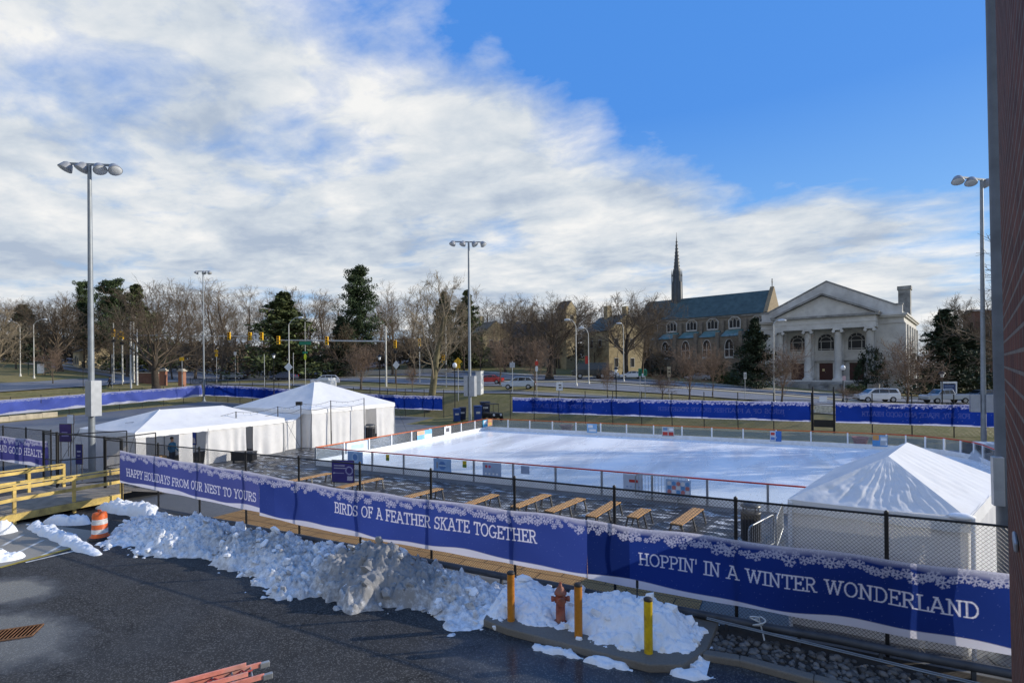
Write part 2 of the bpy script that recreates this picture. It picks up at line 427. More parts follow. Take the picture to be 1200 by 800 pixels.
for v in (70.0, 73.5, 77.2):
    for u in np.arange(-95, 60, 9.0):
        z = [Tz(u, v)+.13, Tz(u+3, v)+.13]
        lm.add([(u, v-.07, z[0]), (u+3, v-.07, z[1]), (u+3, v+.07, z[1]), (u, v+.07, z[0])], [(0, 1, 2, 3)])
o = lm.build('road_marking', mk); o['kind'] = 'structure'
# left of the ramp: concrete apron with white hatching and a yellow edge
A = [at_level(*p) for p in ((-60, 678), (0, 665), (60, 650), (106, 634), (112, 622), (20, 610), (-60, 622))]
quad_sheet('apron', [(p.x, p.y) for p in A], .006, m_road('apron_concrete', (.24, .22, .185), (.34, .315, .265)))
st = MB()
def stripe(a, b, w, z, mb):
    a = at_level(*a); b = at_level(*b); d = (b-a).normalized(); n = Vector((-d.y, d.x, 0))*w/2
    mb.add([(p.x, p.y, z) for p in (a-n, b-n, b+n, a+n)], [(0, 1, 2, 3)])
for a, b in (((2, 640), (28, 626)), ((14, 651), (50, 633)), ((30, 659), (98, 643)), ((46, 653), (72, 639)), ((-40, 660), (2, 642))): stripe(a, b, .11, .011, st)
o = st.build('hatch_marking', mat('hatch_paint', (.55, .55, .52), .7, .45, 3)); o['kind'] = 'structure'
st = MB(); stripe((-60, 677), (0, 665), .16, .012, st); stripe((0, 665), (92, 640), .16, .012, st)
o = st.build('edge_marking', mat('yellow_paint_worn', (.36, .27, .03), .7, .6, 5)); o['kind'] = 'structure'
# ice
RX0, RX1, RY0, RY1 = -25.0, 10.0, 22.7, 43.2
def rink_outline(inset=0.0, r=4.0, n=8):
    x0, x1, y0, y1 = RX0+inset, RX1-inset, RY0+inset, RY1-inset; pts = [(x0, y0), (x1-r, y0)]
    for cx, cy, a0 in ((x1-r, y0+r, -90), (x1-r, y1-r, 0)):
        for k in range(1 if a0 == -90 else 0, n+1):
            t = R(a0 + 90*k/n); pts.append((cx+r*math.cos(t), cy+r*math.sin(t)))
    pts.append((x0, y1)); return pts
quad_sheet('ice', rink_outline(.05), .05, m_ice())
# ------------------------------------------------------------------ printed fence banners
def _arc(cx, cy, rx, ry, a0, a1, n=12):
    return [(cx+rx*math.cos(R(a0+(a1-a0)*i/n)), cy+ry*math.sin(R(a0+(a1-a0)*i/n))) for i in range(n+1)]
def _ser(x, y, l=.12): return [(x-l, y), (x+l, y)]
def _vs(x, y0, y1): return [(x, y0), (x, y1)]
GL = {
 'A': (.86, [[(.12, 0), (.40, 1)], [(.44, 1), (.74, 0)], [(.22, .33), (.64, .33)], _ser(.12, 0), _ser(.74, 0), [(.26, 1), (.46, 1)]]),
 'B': (.72, [_vs(.18, 0, 1), [(.06, 1), (.40, 1)]+_arc(.40, .76, .20, .24, 90, -90)+[(.18, .52)], [(.06, 0), (.42, 0)]+_arc(.42, .26, .23, .26, -90, 90)+[(.18, .52)]]),
 'D': (.80, [_vs(.18, 0, 1), [(.06, 1), (.36, 1)]+_arc(.36, .5, .36, .5, 90, -90, 18)+[(.06, 0)]]),
 'E': (.70, [_vs(.18, 0, 1), [(.06, 1), (.62, 1), (.62, .82)], [(.06, 0), (.64, 0), (.64, .19)], [(.18, .51), (.48, .51)], _vs(.48, .42, .61)]),
 'F': (.66, [_vs(.18, 0, 1), [(.06, 1), (.60, 1), (.60, .82)], [(.18, .51), (.47, .51)], _vs(.47, .42, .61), _ser(.18, 0, .14)]),
 'G': (.82, [_arc(.42, .5, .34, .5, 48, 322, 24), [(.50, .42), (.80, .42)], [(.69, .42), (.69, .05)]]),
 'H': (.86, [_vs(.18, 0, 1), _vs(.68, 0, 1), [(.18, .5), (.68, .5)], _ser(.18, 0), _ser(.68, 0), _ser(.18, 1), _ser(.68, 1)]),
 'I': (.36, [_vs(.18, 0, 1), _ser(.18, 0, .14), _ser(.18, 1, .14)]),
 'C': (.76, [_arc(.42, .5, .34, .5, 48, 312, 24), _vs(.66, .78, .98)]),
 'J': (.60, [[(.42, 1), (.42, .24)]+_arc(.24, .24, .18, .24, 0, -170, 10), [(.28, 1), (.56, 1)]]),
 'K': (.82, [_vs(.18, 0, 1), [(.62, 1), (.20, .46)], [(.34, .60), (.66, 0)], _ser(.18, 0), _ser(.18, 1), _ser(.64, 1), _ser(.68, 0)]),
 'L': (.66, [_vs(.18, 0, 1), [(.06, 0), (.61, 0), (.61, .24)], _ser(.18, 1)]),
 'M': (1.0, [_vs(.18, 0, 1), [(.18, 1), (.5, .2), (.82, 1)], _vs(.82, 0, 1), _ser(.18, 0), _ser(.82, 0), [(.06, 1), (.2, 1)], [(.8, 1), (.94, 1)]]),
 'N': (.86, [_vs(.18, 0, 1), [(.18, 1), (.68, 0)], _vs(.68, 0, 1), _ser(.18, 0), _ser(.68, 1), [(.05, 1), (.2, 1)]]),
 'O': (.84, [_arc(.42, .5, .34, .5, 0, 360, 30)]),
 'P': (.70, [_vs(.18, 0, 1), [(.06, 1), (.40, 1)]+_arc(.40, .73, .23, .27, 90, -90)+[(.18, .46)], _ser(.18, 0, .14)]),
 'R': (.80, [_vs(.18, 0, 1), [(.06, 1), (.40, 1)]+_arc(.40, .75, .22, .25, 90, -90)+[(.18, .5)], [(.40, .5), (.64, 0)], _ser(.18, 0), [(.62, 0), (.76, 0)]]),
 'S': (.66, [_arc(.32, .75, .23, .25, 20, 270, 14)+_arc(.32, .25, .25, .25, 90, -160, 14), _vs(.55, .76, .98), _vs(.08, .02, .24)]),
 'T': (.74, [_vs(.37, 0, 1), [(.07, .80), (.07, 1), (.67, 1), (.67, .80)], _ser(.37, 0, .14)]),
 'U': (.84, [[(.18, 1), (.18, .32)]+_arc(.42, .32, .24, .32, 180, 360)+[(.66, 1)], _ser(.18, 1), _ser(.66, 1)]),
 'V': (.84, [[(.14, 1), (.42, 0), (.70, 1)], _ser(.14, 1), _ser(.70, 1)]),
 'W': (1.16, [[(.14, 1), (.36, 0), (.58, .95), (.80, 0), (1.02, 1)], _ser(.14, 1), _ser(1.02, 1), _ser(.58, .97, .08)]),
 'Y': (.80, [[(.12, 1), (.40, .48), (.68, 1)], _vs(.40, 0, .48), _ser(.12, 1), _ser(.68, 1), _ser(.40, 0, .14)]),
 "'": (.26, [_vs(.12, .72, 1.02)]), ',': (.26, [[(.14, .06), (.08, -.16)]]), ' ': (.42, []),
}
def text_cover(X, Z, s, x0, x1, base, h, wt=.112):
    """coverage of slab-serif capitals set between x0 and x1 on a grid"""
    nat = sum(GL[c][0] for c in s); sx_ = (x1-x0)/(nat*h); cov = np.zeros(X.shape, np.float32)
    x = x0; w = wt*h/2; aa = max(.004, .35*(X[0, 1]-X[0, 0]))
    xs = X[0]; zs = Z[:, 0]
    for c in s:
        adv, st = GL[c]; adv = adv*h*sx_
        i0, i1 = np.searchsorted(xs, [x-.1*h, x+adv+.1*h]); j0, j1 = np.searchsorted(zs, [base-.3*h, base+1.2*h])
        if i1 > i0 and st:
            xx = X[j0:j1, i0:i1]; zz = Z[j0:j1, i0:i1]; dm = np.full(xx.shape, 9.0)
            for pl in st:
                for (ax, az), (bx, bz) in zip(pl[:-1], pl[1:]):
                    ax_, bx_ = x+ax*h*sx_, x+bx*h*sx_; az_, bz_ = base+az*h, base+bz*h
                    dx, dz = bx_-ax_, bz_-az_; L2 = dx*dx+dz*dz+1e-12
                    t = np.clip(((xx-ax_)*dx+(zz-az_)*dz)/L2, 0, 1)
                    dm = np.minimum(dm, np.hypot(xx-ax_-t*dx, zz-az_-t*dz))
            cov[j0:j1, i0:i1] = np.maximum(cov[j0:j1, i0:i1], np.clip((w-dm)/aa+.5, 0, 1))
        x += adv
    return cov
def flake_cover(X, Z, cx, cz, r, rot):
    xs = X[0]; zs = Z[:, 0]; i0, i1 = np.searchsorted(xs, [cx-r, cx+r]); j0, j1 = np.searchsorted(zs, [cz-r, cz+r])
    if i1-i0 < 2 or j1-j0 < 2: return None
    xx = X[j0:j1, i0:i1]-cx; zz = Z[j0:j1, i0:i1]-cz
    rr = np.hypot(xx, zz); th = np.arctan2(zz, xx)-rot
    a = (th+PI/6) % (PI/3) - PI/6; px_, pz_ = rr*np.cos(a), np.abs(rr*np.sin(a))
    w = .05*r+.004
    d = np.where(px_ < r, pz_, 9)
    for k, l in ((.6, .27),):                       # side barbs
        dx, dz = math.cos(R(55)), math.sin(R(55)); t = np.clip((px_-k*r)*dx+pz_*dz, 0, l*r)
        d = np.minimum(d, np.hypot(px_-k*r-t*dx, pz_-t*dz))
    return (j0, j1, i0, i1, np.clip((w-d)/.008+.5, 0, 1))
def banner_mesh(name, p0, p1, z0, z1, res, mt, seed, texts=(), blue=(.022, .045, .26), white=(.80, .79, .90), mirror=False,
                wave=.16, flakes=True, zfun=None, faint=1.0, panels=(), folds=.032, flip=1):
    rnd = random.Random(seed); p0 = Vector(p0); p1 = Vector(p1); L = (p1-p0).length; H = z1-z0
    nx = max(2, int(L/res)); nz = max(2, int(H/res))
    xs = np.linspace(0, L, nx+1); zs = np.linspace(0, H, nz+1); X, Z = np.meshgrid(xs, zs)
    PX = X
    vr = np.zeros(X.shape)
    for k in range(7):
        f = rnd.uniform(.15, 1.6); vr += np.sin(PX*f+rnd.uniform(0, 6)+Z*rnd.uniform(-2, 2))/7
    col = np.array(blue)[None, None, :]*(1+.22*vr[..., None])
    sp = np.random.RandomState(seed).rand(*X.shape)
    col = col + (sp > .9965)[..., None]*np.array((.10, .12, .16))
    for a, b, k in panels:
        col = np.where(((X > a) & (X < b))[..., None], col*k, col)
    W_ = np.zeros(X.shape)
    if flakes:
        top = H-Z; edge_ = .035+.02*(1+np.sin(X*2.1+seed))+.015*np.sin(X*7.7)
        W_ = np.maximum(W_, np.clip(1-(top-edge_)/.10, 0, 1)*.55)
        W_ = np.maximum(W_, np.clip((.06+.045*sp-top)/.05, 0, 1)*.85)
        x = 0
        while x < L:
            r = rnd.choice((.06, .08, .10, .125)); q = flake_cover(X, Z, x, H-.09-rnd.random()**.8*.21, r, rnd.random())
            if q: j0, j1, i0, i1, c = q; W_[j0:j1, i0:i1] = np.maximum(W_[j0:j1, i0:i1], c*.70)
            x += rnd.uniform(.075, .16)
    if wave:
        zb = wave*(.78+.30*np.sin(X*2*PI/5.2+seed*1.3)+.14*np.sin(X*2*PI/2.1+seed))
        W_ = np.maximum(W_, np.clip((zb-Z)/.014+.5, 0, 1)*.97)
    for s, a, b, base, h in texts:
        if mirror: t = text_cover(X, Z, s, L-b, L-a, base, h)[:, ::-1]
        else: t = text_cover(X, Z, s, a, b, base, h)
        W_ = np.maximum(W_, t*faint)
    col = col*(1-W_[..., None]) + np.array(white)[None, None, :]*W_[..., None]
    # cloth: bellies between the ties, small pulls
    u = (p1-p0)/L; nrm = Vector((u.y, -u.x, 0))*flip
    dn = np.zeros(X.shape)
    for k in range(9):
        fx, fz = rnd.uniform(.6, 4), rnd.uniform(-5, 5); dn += np.sin(X*fx+Z*fz+rnd.uniform(0, 6))*folds/4
    sag = .018*(1-np.cos(X*2*PI/2.7)) * (Z/H)
    zbase = z0 + Z - sag
    if zfun is not None: zbase = zbase + zfun(p0.x+u.x*X, p0.y+u.y*X)
    co_ = np.stack([p0.x+u.x*X+nrm.x*dn, p0.y+u.y*X+nrm.y*dn, zbase], -1)
    me = bpy.data.meshes.new(name); n, k = nx+1, nz+1
    idx = np.arange(n*k).reshape(k, n); q = np.stack([idx[:-1, :-1], idx[:-1, 1:], idx[1:, 1:], idx[1:, :-1]], -1).reshape(-1, 4)
    me.vertices.add(n*k); me.vertices.foreach_set('co', co_.astype(np.float32).ravel())
    me.loops.add(q.size); me.loops.foreach_set('vertex_index', q.ravel().astype(np.int32))
    me.polygons.add(len(q)); me.polygons.foreach_set('loop_start', (np.arange(len(q))*4).astype(np.int32))
    me.polygons.foreach_set('use_smooth', np.ones(len(q), bool)); me.update(calc_edges=True)
    at = me.color_attributes.new('print', 'FLOAT_COLOR', 'POINT')
    at.data.foreach_set('color', np.concatenate([np.clip(col, 0, 1), np.ones((*X.shape, 1))], -1).astype(np.float32).ravel())
    me.materials.append(mt); o = bpy.data.objects.new(name, me); C.objects.link(o); return o
def m_cloth(name, trans=.5, attr=True, col=(.8, .8, .8), bump=0.0, tint=(1, 1, 1), stain=None):
    m, nt, out = nodes(name)
    if attr: a = N(nt, 'ShaderNodeAttribute'); a.attribute_name = 'print'; c = a.outputs['Color']
    else:
        v = pos(nt); n_ = ntex(nt, v, 1.1, 5, .6, .3); c = mixc(nt, fr(nt, n_, .3, .7), tuple(q*.9 for q in col), col)
        if stain: c = mixc(nt, fr(nt, ntex(nt, v, 2.6, 6, .7, .5), .52, .74, 0, .6), c, stain)
    d = N(nt, 'ShaderNodeBsdfDiffuse'); t = N(nt, 'ShaderNodeBsdfTranslucent'); nt.links.new(c, d.inputs[0])
    c2 = mixc(nt, 1.0, c, tint, 'MULTIPLY'); nt.links.new(c2, t.inputs[0])
    mx = N(nt, 'ShaderNodeMixShader'); mx.inputs[0].default_value = trans
    nt.links.new(d.outputs[0], mx.inputs[1]); nt.links.new(t.outputs[0], mx.inputs[2])
    if bump:
        b = N(nt, 'ShaderNodeBump'); b.inputs['Strength'].default_value = bump; b.inputs['Distance'].default_value = .05
        h = ntex(nt, pos(nt), 3.5, 5, .6, .4); nt.links.new(h, b.inputs['Height']); nt.links.new(b.outputs[0], d.inputs['Normal'])
    nt.links.new(mx.outputs[0], out.inputs['Surface']); return m
M_BAN = m_cloth('printed_vinyl', .5)
M_BLK = mat('black_coated_steel', (.012, .012, .013), .45, .3, 6)
M_GALV = mat('galvanised_steel', (.36, .38, .40), .42, .3, 4, .55)
M_PIPE = mat('dark_grey_pipe', (.05, .055, .065), .5, .4, 3)

def chain_fence(label, a, b, posts, h=2.7, mesh=.075, wire=.0034, pr=.036, zf=None, rails=(1.0,), bottom=.08, nm='chain_link_fence', extra=0.0):
    a = Vector((a[0], a[1], 0)); b = Vector((b[0], b[1], 0)); L = (b-a).length; u = (b-a)/L
    g = zf or (lambda x, y: 0.0)
    th = thing(nm, label, 'fence', (a.x, a.y, g(a.x, a.y)))
    P = lambda s, z: Vector((a.x+u.x*s, a.y+u.y*s, g(a.x+u.x*s, a.y+u.y*s)+z))
    for s in posts:
        pm = MB(); pm.tube(P(s, -.1), P(s, h+.04+extra), pr, n=8); pm.lathe([(pr*1.15, 0), (pr*1.15, .03), (.01, .06)], P(s, h+.03+extra), 8)
        pm.build('post', M_BLK, th)
    n = max(1, int(L/2.5)) if zf else 1
    for r in rails: MB().path([P(L*i/n, h*r) for i in range(n+1)], .024, 6).build('rail', M_BLK, th)
    w = MB()
    Hh = h-bottom; s = -Hh
    while s < L:
        for sg in (0, 1):
            s0, s1 = s, s+Hh; z0, z1 = bottom, h
            c0, c1 = max(s0, 0), min(s1, L)
            if c1 > c0:
                za = bottom+(c0-s0); zb = bottom+(c1-s0)
                if sg: za, zb = h-(c0-s0), h-(c1-s0)
                w.tube(P(c0, za), P(c1, zb), wire, n=3, cap=False, smooth=False)
        s += mesh
    w.build('wire_mesh', M_BLK, th)
    MB().path([P(L*i/n, bottom) for i in range(n+1)], .005, 4).build('tension_wire', M_BLK, th)
    return th

FV = 12.25
FU0, FU1 = -24.9, 4.6
posts = [u_-FU0 for u_ in np.arange(1.69-2.66*10, FU1, 2.66) if u_ > FU0+.5]
chain_fence('tall black chain-link fence carrying the long blue holiday banners', (FU0, FV), (FU1, FV), [0.0]+posts)
GU = -32.9
chain_fence('black chain-link fence left of the gate, behind the wooden ramp', (-46, FV+.75), (GU, FV+.75), [2.4, 5.06, 7.7, 10.4, 13.1], mesh=.09)
# texts: where each line starts and ends along the fence
BV = FV-.07
def bu(px, py): return on_v(px, py, BV).x
B0, B1, B2, B3 = FU0+.02, bu(304, 560), bu(688, 640), 4.3  # banner blues run pale to dark rightwards, the light put into the print
b = banner_mesh('fence_banner', (B0, BV, 0), (B1, BV, 0), .98, 2.33, .014, M_BAN, 3, [("HAPPY HOLIDAYS FROM OUR NEST TO YOURS", bu(148, 558)-B0, bu(300, 572)-B0, .34, .30)], zfun=lambda X, Y: -.26*(X-B0)/(B1-B0), blue=(.088, .108, .345))
tag(b, 'blue banner reading HAPPY HOLIDAYS FROM OUR NEST TO YOURS on the fence', 'banner')
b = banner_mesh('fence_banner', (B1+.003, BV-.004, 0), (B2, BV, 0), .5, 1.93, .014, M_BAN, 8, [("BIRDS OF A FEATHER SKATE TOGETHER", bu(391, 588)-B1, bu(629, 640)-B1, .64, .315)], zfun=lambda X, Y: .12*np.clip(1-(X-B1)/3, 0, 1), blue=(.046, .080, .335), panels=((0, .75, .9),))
tag(b, 'blue banner reading BIRDS OF A FEATHER SKATE TOGETHER on the fence', 'banner')
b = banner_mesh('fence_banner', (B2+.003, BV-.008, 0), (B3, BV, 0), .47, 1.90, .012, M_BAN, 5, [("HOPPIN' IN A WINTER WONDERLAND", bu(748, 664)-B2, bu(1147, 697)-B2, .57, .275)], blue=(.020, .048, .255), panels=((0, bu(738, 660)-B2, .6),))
tag(b, "blue banner reading HOPPIN' IN A WINTER WONDERLAND on the fence", 'banner')
b = banner_mesh('fence_banner', (-46, FV+.68, 0), (GU-.1, FV+.68, 0), .83, 2.2, .016, M_BAN, 6, [("FOR JOY, PEACE, AND GOOD HEALTH", 2.6, 12.5, .52, .34)], blue=(.085, .085, .29))
tag(b, 'blue banner reading FOR JOY, PEACE, AND GOOD HEALTH, left of the gate', 'banner')

# far side of the rink: fence, gates, banners seen from the back
M_BANF = m_cloth('printed_vinyl_thin', .62)
FARV = 50.6; FZ = lambda x, y: Tz(x, 50.3)
def farx(px, v=FARV): return on_v(px, 470, v).x
segs = [(farx(240), farx(520), 'black chain-link fence behind the white tents along the street'),
        (farx(598), farx(951), 'black chain-link fence along the far side of the rink'),
        (farx(978), farx(1170), 'black chain-link fence beyond the rink, right of the far gate')]
for a_, b_, lab in segs:
    n_ = max(1, round((b_-a_)/2.7)); chain_fence(lab, (a_, FARV), (b_, FARV), [(b_-a_)*i/n_ for i in range(n_+1)], h=2.62, mesh=.3, wire=.004, pr=.04, zf=FZ, extra=.55)
zb = lambda X, Y: T(X, np.full_like(X, 50.3))
MT = [("HAPPY HOLIDAYS FROM OUR NEST TO YOURS", 0, 0, .5, .42)]
def far_banner(px0, px1, seed, label, texts, z=(.85, 2.5), blue=(.008, .03, .24)):
    a_, b_ = farx(px0), farx(px1); L = b_-a_
    o = banner_mesh('fence_banner', (a_, FARV-.08, 0), (b_, FARV-.08, 0), z[0], z[1], .045, M_BANF, seed, [(s, L*p, L*q, .62, .36) for s, p, q in texts], mirror=True, faint=.10, blue=blue, white=(.55, .58, .85), zfun=zb, wave=.12)
    return tag(o, label, 'banner')
far_banner(241, 356, 11, 'dark blue banner on the street fence beside the lamp pole, behind the first tent', [])
far_banner(425, 519, 12, 'blue snowflake banner on the far fence right of the peaked tent', [])
far_banner(601, 950, 13, 'long blue banner seen from the back along the far side of the rink', [("BIRDS OF A FEATHER SKATE TOGETHER", .55, .93), ("HAPPY HOLIDAYS", .08, .32)])
far_banner(979, 1165, 14, 'blue banner seen from the back right of the far gate', [("FOR JOY, PEACE, AND GOOD HEALTH", .18, .86)])
# right end of the enclosure
ru = farx(1170)
chain_fence('black chain-link fence at the right end of the rink enclosure', (ru, 36), (ru, FARV), [0, 2.9, 5.8, 8.7, 11.6], h=2.62, mesh=.3, wire=.004, pr=.04)
o = banner_mesh('fence_banner', (ru-.06, 36.5, 0), (ru-.06, FARV-.3, 0), .8, 2.45, .05, M_BANF, 15, (), blue=(.01, .04, .3), white=(.55, .58, .85)); tag(o, 'blue banner at the right end of the rink, seen edge on', 'banner')
# left end of the lot: fence on a low concrete wall with the sunlit banner
LU = farx(237); 
LA = (LU-1.0, 14.0); LB = (LU, FARV)
zl = lambda x, y: Tz(x, y)
L_ = math.hypot(LB[0]-LA[0], LB[1]-LA[1]); n_ = 13
chain_fence('black chain-link fence across the left end of the lot', LA, LB, [L_*i/n_ for i in range(n_+1)], h=2.7, mesh=.3, wire=.004, pr=.04, zf=zl)
o = banner_mesh('fence_banner', (LA[0]+.1, LA[1], 0), (LB[0]+.1, LB[1], 0), .75, 2.5, .05, M_BANF, 16, (), blue=(.13, .18, .62), white=(.75, .76, .9), zfun=lambda X, Y: T(X, Y), wave=.3, folds=.1)  # print blue brightened for the sunlight on this face
tag(o, 'pale sunlit blue banner along the fence at the left end of the lot', 'banner')
w = thing('retaining_wall', 'low beige concrete wall below the sunlit banner, left end of the lot', 'wall', (LA[0]+.3, LA[1], 0))
w1 = MB(); 
for i in range(12):
    s0, s1 = i/24, (i+1)/24-.0007
    p = [LA[k]*(1-s0)+LB[k]*s0 for k in (0, 1)]; q = [LA[k]*(1-s1)+LB[k]*s1 for k in (0, 1)]
    z = Tz(*p); w1.bar((p[0]+.5, p[1], z+.25), (q[0]+.5, q[1], z+.25), .3, .75)
w1.build('wall_block', mat('beige_concrete', (.42, .37, .28), .85, .3, 1.5, bump=.3), w)
w.name = 'retaining_wall'
# ------------------------------------------------------------------ rink boards
M_WHT = mat('white_plastic', (.74, .76, .79), .45, .12, 3)
M_RED = mat('red_rail', (.55, .035, .012), .5, .25, 2); M_ORG = mat('orange_rail', (.62, .14, .03), .5, .25, 2)
M_ALU = mat('grey_aluminium', (.30, .32, .35), .4, .2, 4, .4)
def m_clear():
    m, nt, out = nodes('clear_panel'); t = N(nt, 'ShaderNodeBsdfTransparent'); t.inputs[0].default_value = (.9, .93, .95, 1)
    g = N(nt, 'ShaderNodeBsdfGlossy'); g.inputs['Roughness'].default_value = .08
    d = N(nt, 'ShaderNodeBsdfDiffuse'); d.inputs[0].default_value = (.75, .8, .85, 1)
    f = N(nt, 'ShaderNodeFresnel'); f.inputs[0].default_value = 1.3
    a = N(nt, 'ShaderNodeMixShader'); a.inputs[0].default_value = .09
    nt.links.new(t.outputs[0], a.inputs[1]); nt.links.new(d.outputs[0], a.inputs[2])
    b = N(nt, 'ShaderNodeMixShader'); nt.links.new(f.outputs[0], b.inputs[0]); nt.links.new(a.outputs[0], b.inputs[1]); nt.links.new(g.outputs[0], b.inputs[2])
    nt.links.new(b.outputs[0], out.inputs['Surface']); return m
M_CLR = m_clear()
rk = thing('rink_barrier', 'low rink barrier of white kickboards, clear panels and a red and orange top rail', 'rink barrier', (RX0, RY0, 0))
O = rink_outline(0, 4.0, 6)
i_far = max(range(len(O)), key=lambda i: (O[i][1], O[i][0]))
ring = O + [O[0]]
kb = MB(); cl = MB(); r_red = []; r_or = []
for p, q in zip(ring[:-1], ring[1:]):
    kb.bar((*p, .16), (*q, .16), .07, .32)
kb.build('kickboard', M_WHT, rk)
posts_ = []
for p, q in zip(ring[:-1], ring[1:]):
    p = Vector((*p, 0)); q = Vector((*q, 0)); L = (q-p).length; n = max(1, round(L/2.2)); 
    for k in range(n):
        a = p.lerp(q, k/n); b = p.lerp(q, (k+1)/n); posts_.append((a, (q-p).normalized()))
        d = (q-p).normalized()
        cl.bar((a.x+d.x*.05, a.y+d.y*.05, .66), (b.x-d.x*.05, b.y-d.y*.05, .66), .012, .66)
cl.build('clear_panels', M_CLR, rk)
for a, d in posts_:
    near = abs(a.y-RY0) < .1
    MB().box((a.x, a.y, .53), (.09, .10, 1.04), rz=math.atan2(d.y, d.x)).build('post', M_ALU if near else M_WHT, rk)
pts = [(x, y, 1.06) for x, y in O]
MB().path(pts[:-1], .035, 6).build('top_rail', M_RED, rk)
MB().path([pts[-2], pts[-1], (RX0, RY0, 1.06)], .038, 6).build('top_rail', M_ORG, rk)
# cloth signs on the boards: (side, centre, width, z0, z1, ground colour, marks)
def sign_cloth(name, label, cat, c, w, z0, z1, rz, base, marks, group=None, off=.055):
    """a printed sheet: its marks (x0,z0,x1,z1 in 0..1, colour) are thin prints on it"""
    c = Vector(c); ux = Vector((math.cos(rz), math.sin(rz), 0)); nn = Vector((math.sin(rz), -math.cos(rz), 0))
    res = .02; nx, nz = max(4, int(w/res)), max(4, int((z1-z0)/res))
    X, Z = np.meshgrid(np.linspace(0, 1, nx+1), np.linspace(0, 1, nz+1)); col = np.ones((*X.shape, 3))*np.array(base)
    for mk_ in marks:
        if mk_[0] == 'disc': _, cx, cz, r, cc = mk_; k = np.hypot((X-cx)*w, (Z-cz)*(z1-z0)) < r
        elif mk_[0] == 'ring': _, cx, cz, r, cc = mk_; h_ = np.hypot((X-cx)*w, (Z-cz)*(z1-z0)); k = (h_ < r) & (h_ > r*.72)
        elif mk_[0] == 'text':
            _, s, a_, b_, z_, h_, cc = mk_; k = text_cover(X*w, Z*(z1-z0), s, a_*w, b_*w, z_*(z1-z0), h_*(z1-z0), .19) > .45
        else: a_, b_, d_, e_, cc = mk_; k = (X > a_) & (X < d_) & (Z > b_) & (Z < e_)
        col = np.where(k[..., None], np.array(cc), col)
    dn = .006*np.sin(X*7+c.x)+.004*np.sin(X*3+Z*8)
    P = c[None, None, :] if False else None
    co_ = np.stack([c.x+ux.x*(X-.5)*w+nn.x*(off+dn), c.y+ux.y*(X-.5)*w+nn.y*(off+dn), z0+c.z+Z*(z1-z0)], -1)
    me = bpy.data.meshes.new(name); n, k_ = nx+1, nz+1
    me.from_pydata(co_.reshape(-1, 3).tolist(), [], [(j*n+i, j*n+i+1, (j+1)*n+i+1, (j+1)*n+i) for j in range(nz) for i in range(nx)])
    at = me.color_attributes.new('print', 'FLOAT_COLOR', 'POINT')
    at.data.foreach_set('color', np.concatenate([col, np.ones((*X.shape, 1))], -1).astype(np.float32).ravel())
    me.materials.append(M_SIGN); o = bpy.data.objects.new(name, me); C.objects.link(o)
    return tag(o, label, cat, group)
def m_sign():
    m, nt, out = nodes('printed_sign'); a = N(nt, 'ShaderNodeAttribute'); a.attribute_name = 'print'
    c = mixc(nt, fr(nt, ntex(nt, pos(nt), 2.5, 4), .3, .7), (.8, .8, .8), (1, 1, 1)); c = mixc(nt, 1.0, a.outputs['Color'], c, 'MULTIPLY')
    p = bsdf(nt, out, c, .5, 0, .3); return m
M_SIGN = m_sign()
LB_, DB, WHT, RD = (.26, .42, .68), (.02, .05, .26), (.75, .77, .8), (.5, .05, .04)
def near_u(px, py=545): return on_v(px, py, RY0).x
nearsigns = [
 (417, 1.15, LB_, [('disc', .5, .55, .2, (.12, .25, .55)), ('ring', .5, .55, .26, (.4, .55, .75))], 'pale blue sign with a round crest on the rink boards near the tents'),
 (519, 1.1, LB_, [('disc', .5, .5, .22, (.1, .22, .5)), (.3, .45, .7, .55, (.5, .65, .8))], 'pale blue sign with a dark round emblem on the near rink boards'),
 (577, 1.05, (.34, .44, .62), [('disc', .2, .72, .07, RD), ('disc', .38, .72, .07, (.5, .1, .2))]+[(.12+.2*k, .18, .22+.2*k, .3, (.75, .78, .82)) for k in range(4)], 'grey blue sign with two small red marks on the near rink boards'),
 (742, .85, (.50, .58, .72), [(.3, .5, .75, .68, RD)]+[(.15+.2*k, .2, .24+.2*k, .3, (.25, .35, .6)) for k in range(4)], 'pale sign with a red bar beside the steel barricade on the rink boards')]
for px, w_, bc, mk_, lab in nearsigns: sign_cloth('rink_sign', lab, 'sign', (near_u(px), RY0, 0), w_, .30, 1.02, 0, bc, mk_)
sign_cloth('rink_sign', 'small blue grey card hanging from the red rail of the near boards', 'sign', (near_u(616), RY0, 0), .45, .62, 1.0, 0, (.3, .38, .55), [])
for px, lab in ((455, 'small yellow and green tag under the red rail, nearer the tents'), (545, 'small yellow and green tag under the red rail, between two blue signs')):
    sign_cloth('rail_tag', lab, 'tag', (near_u(px), RY0, 0), .24, .66, 1.0, 0, (.55, .42, .03), [(0, 0, 1, .45, (.12, .22, .05))])
def far_u(px): return on_v(px, 510, RY1).x
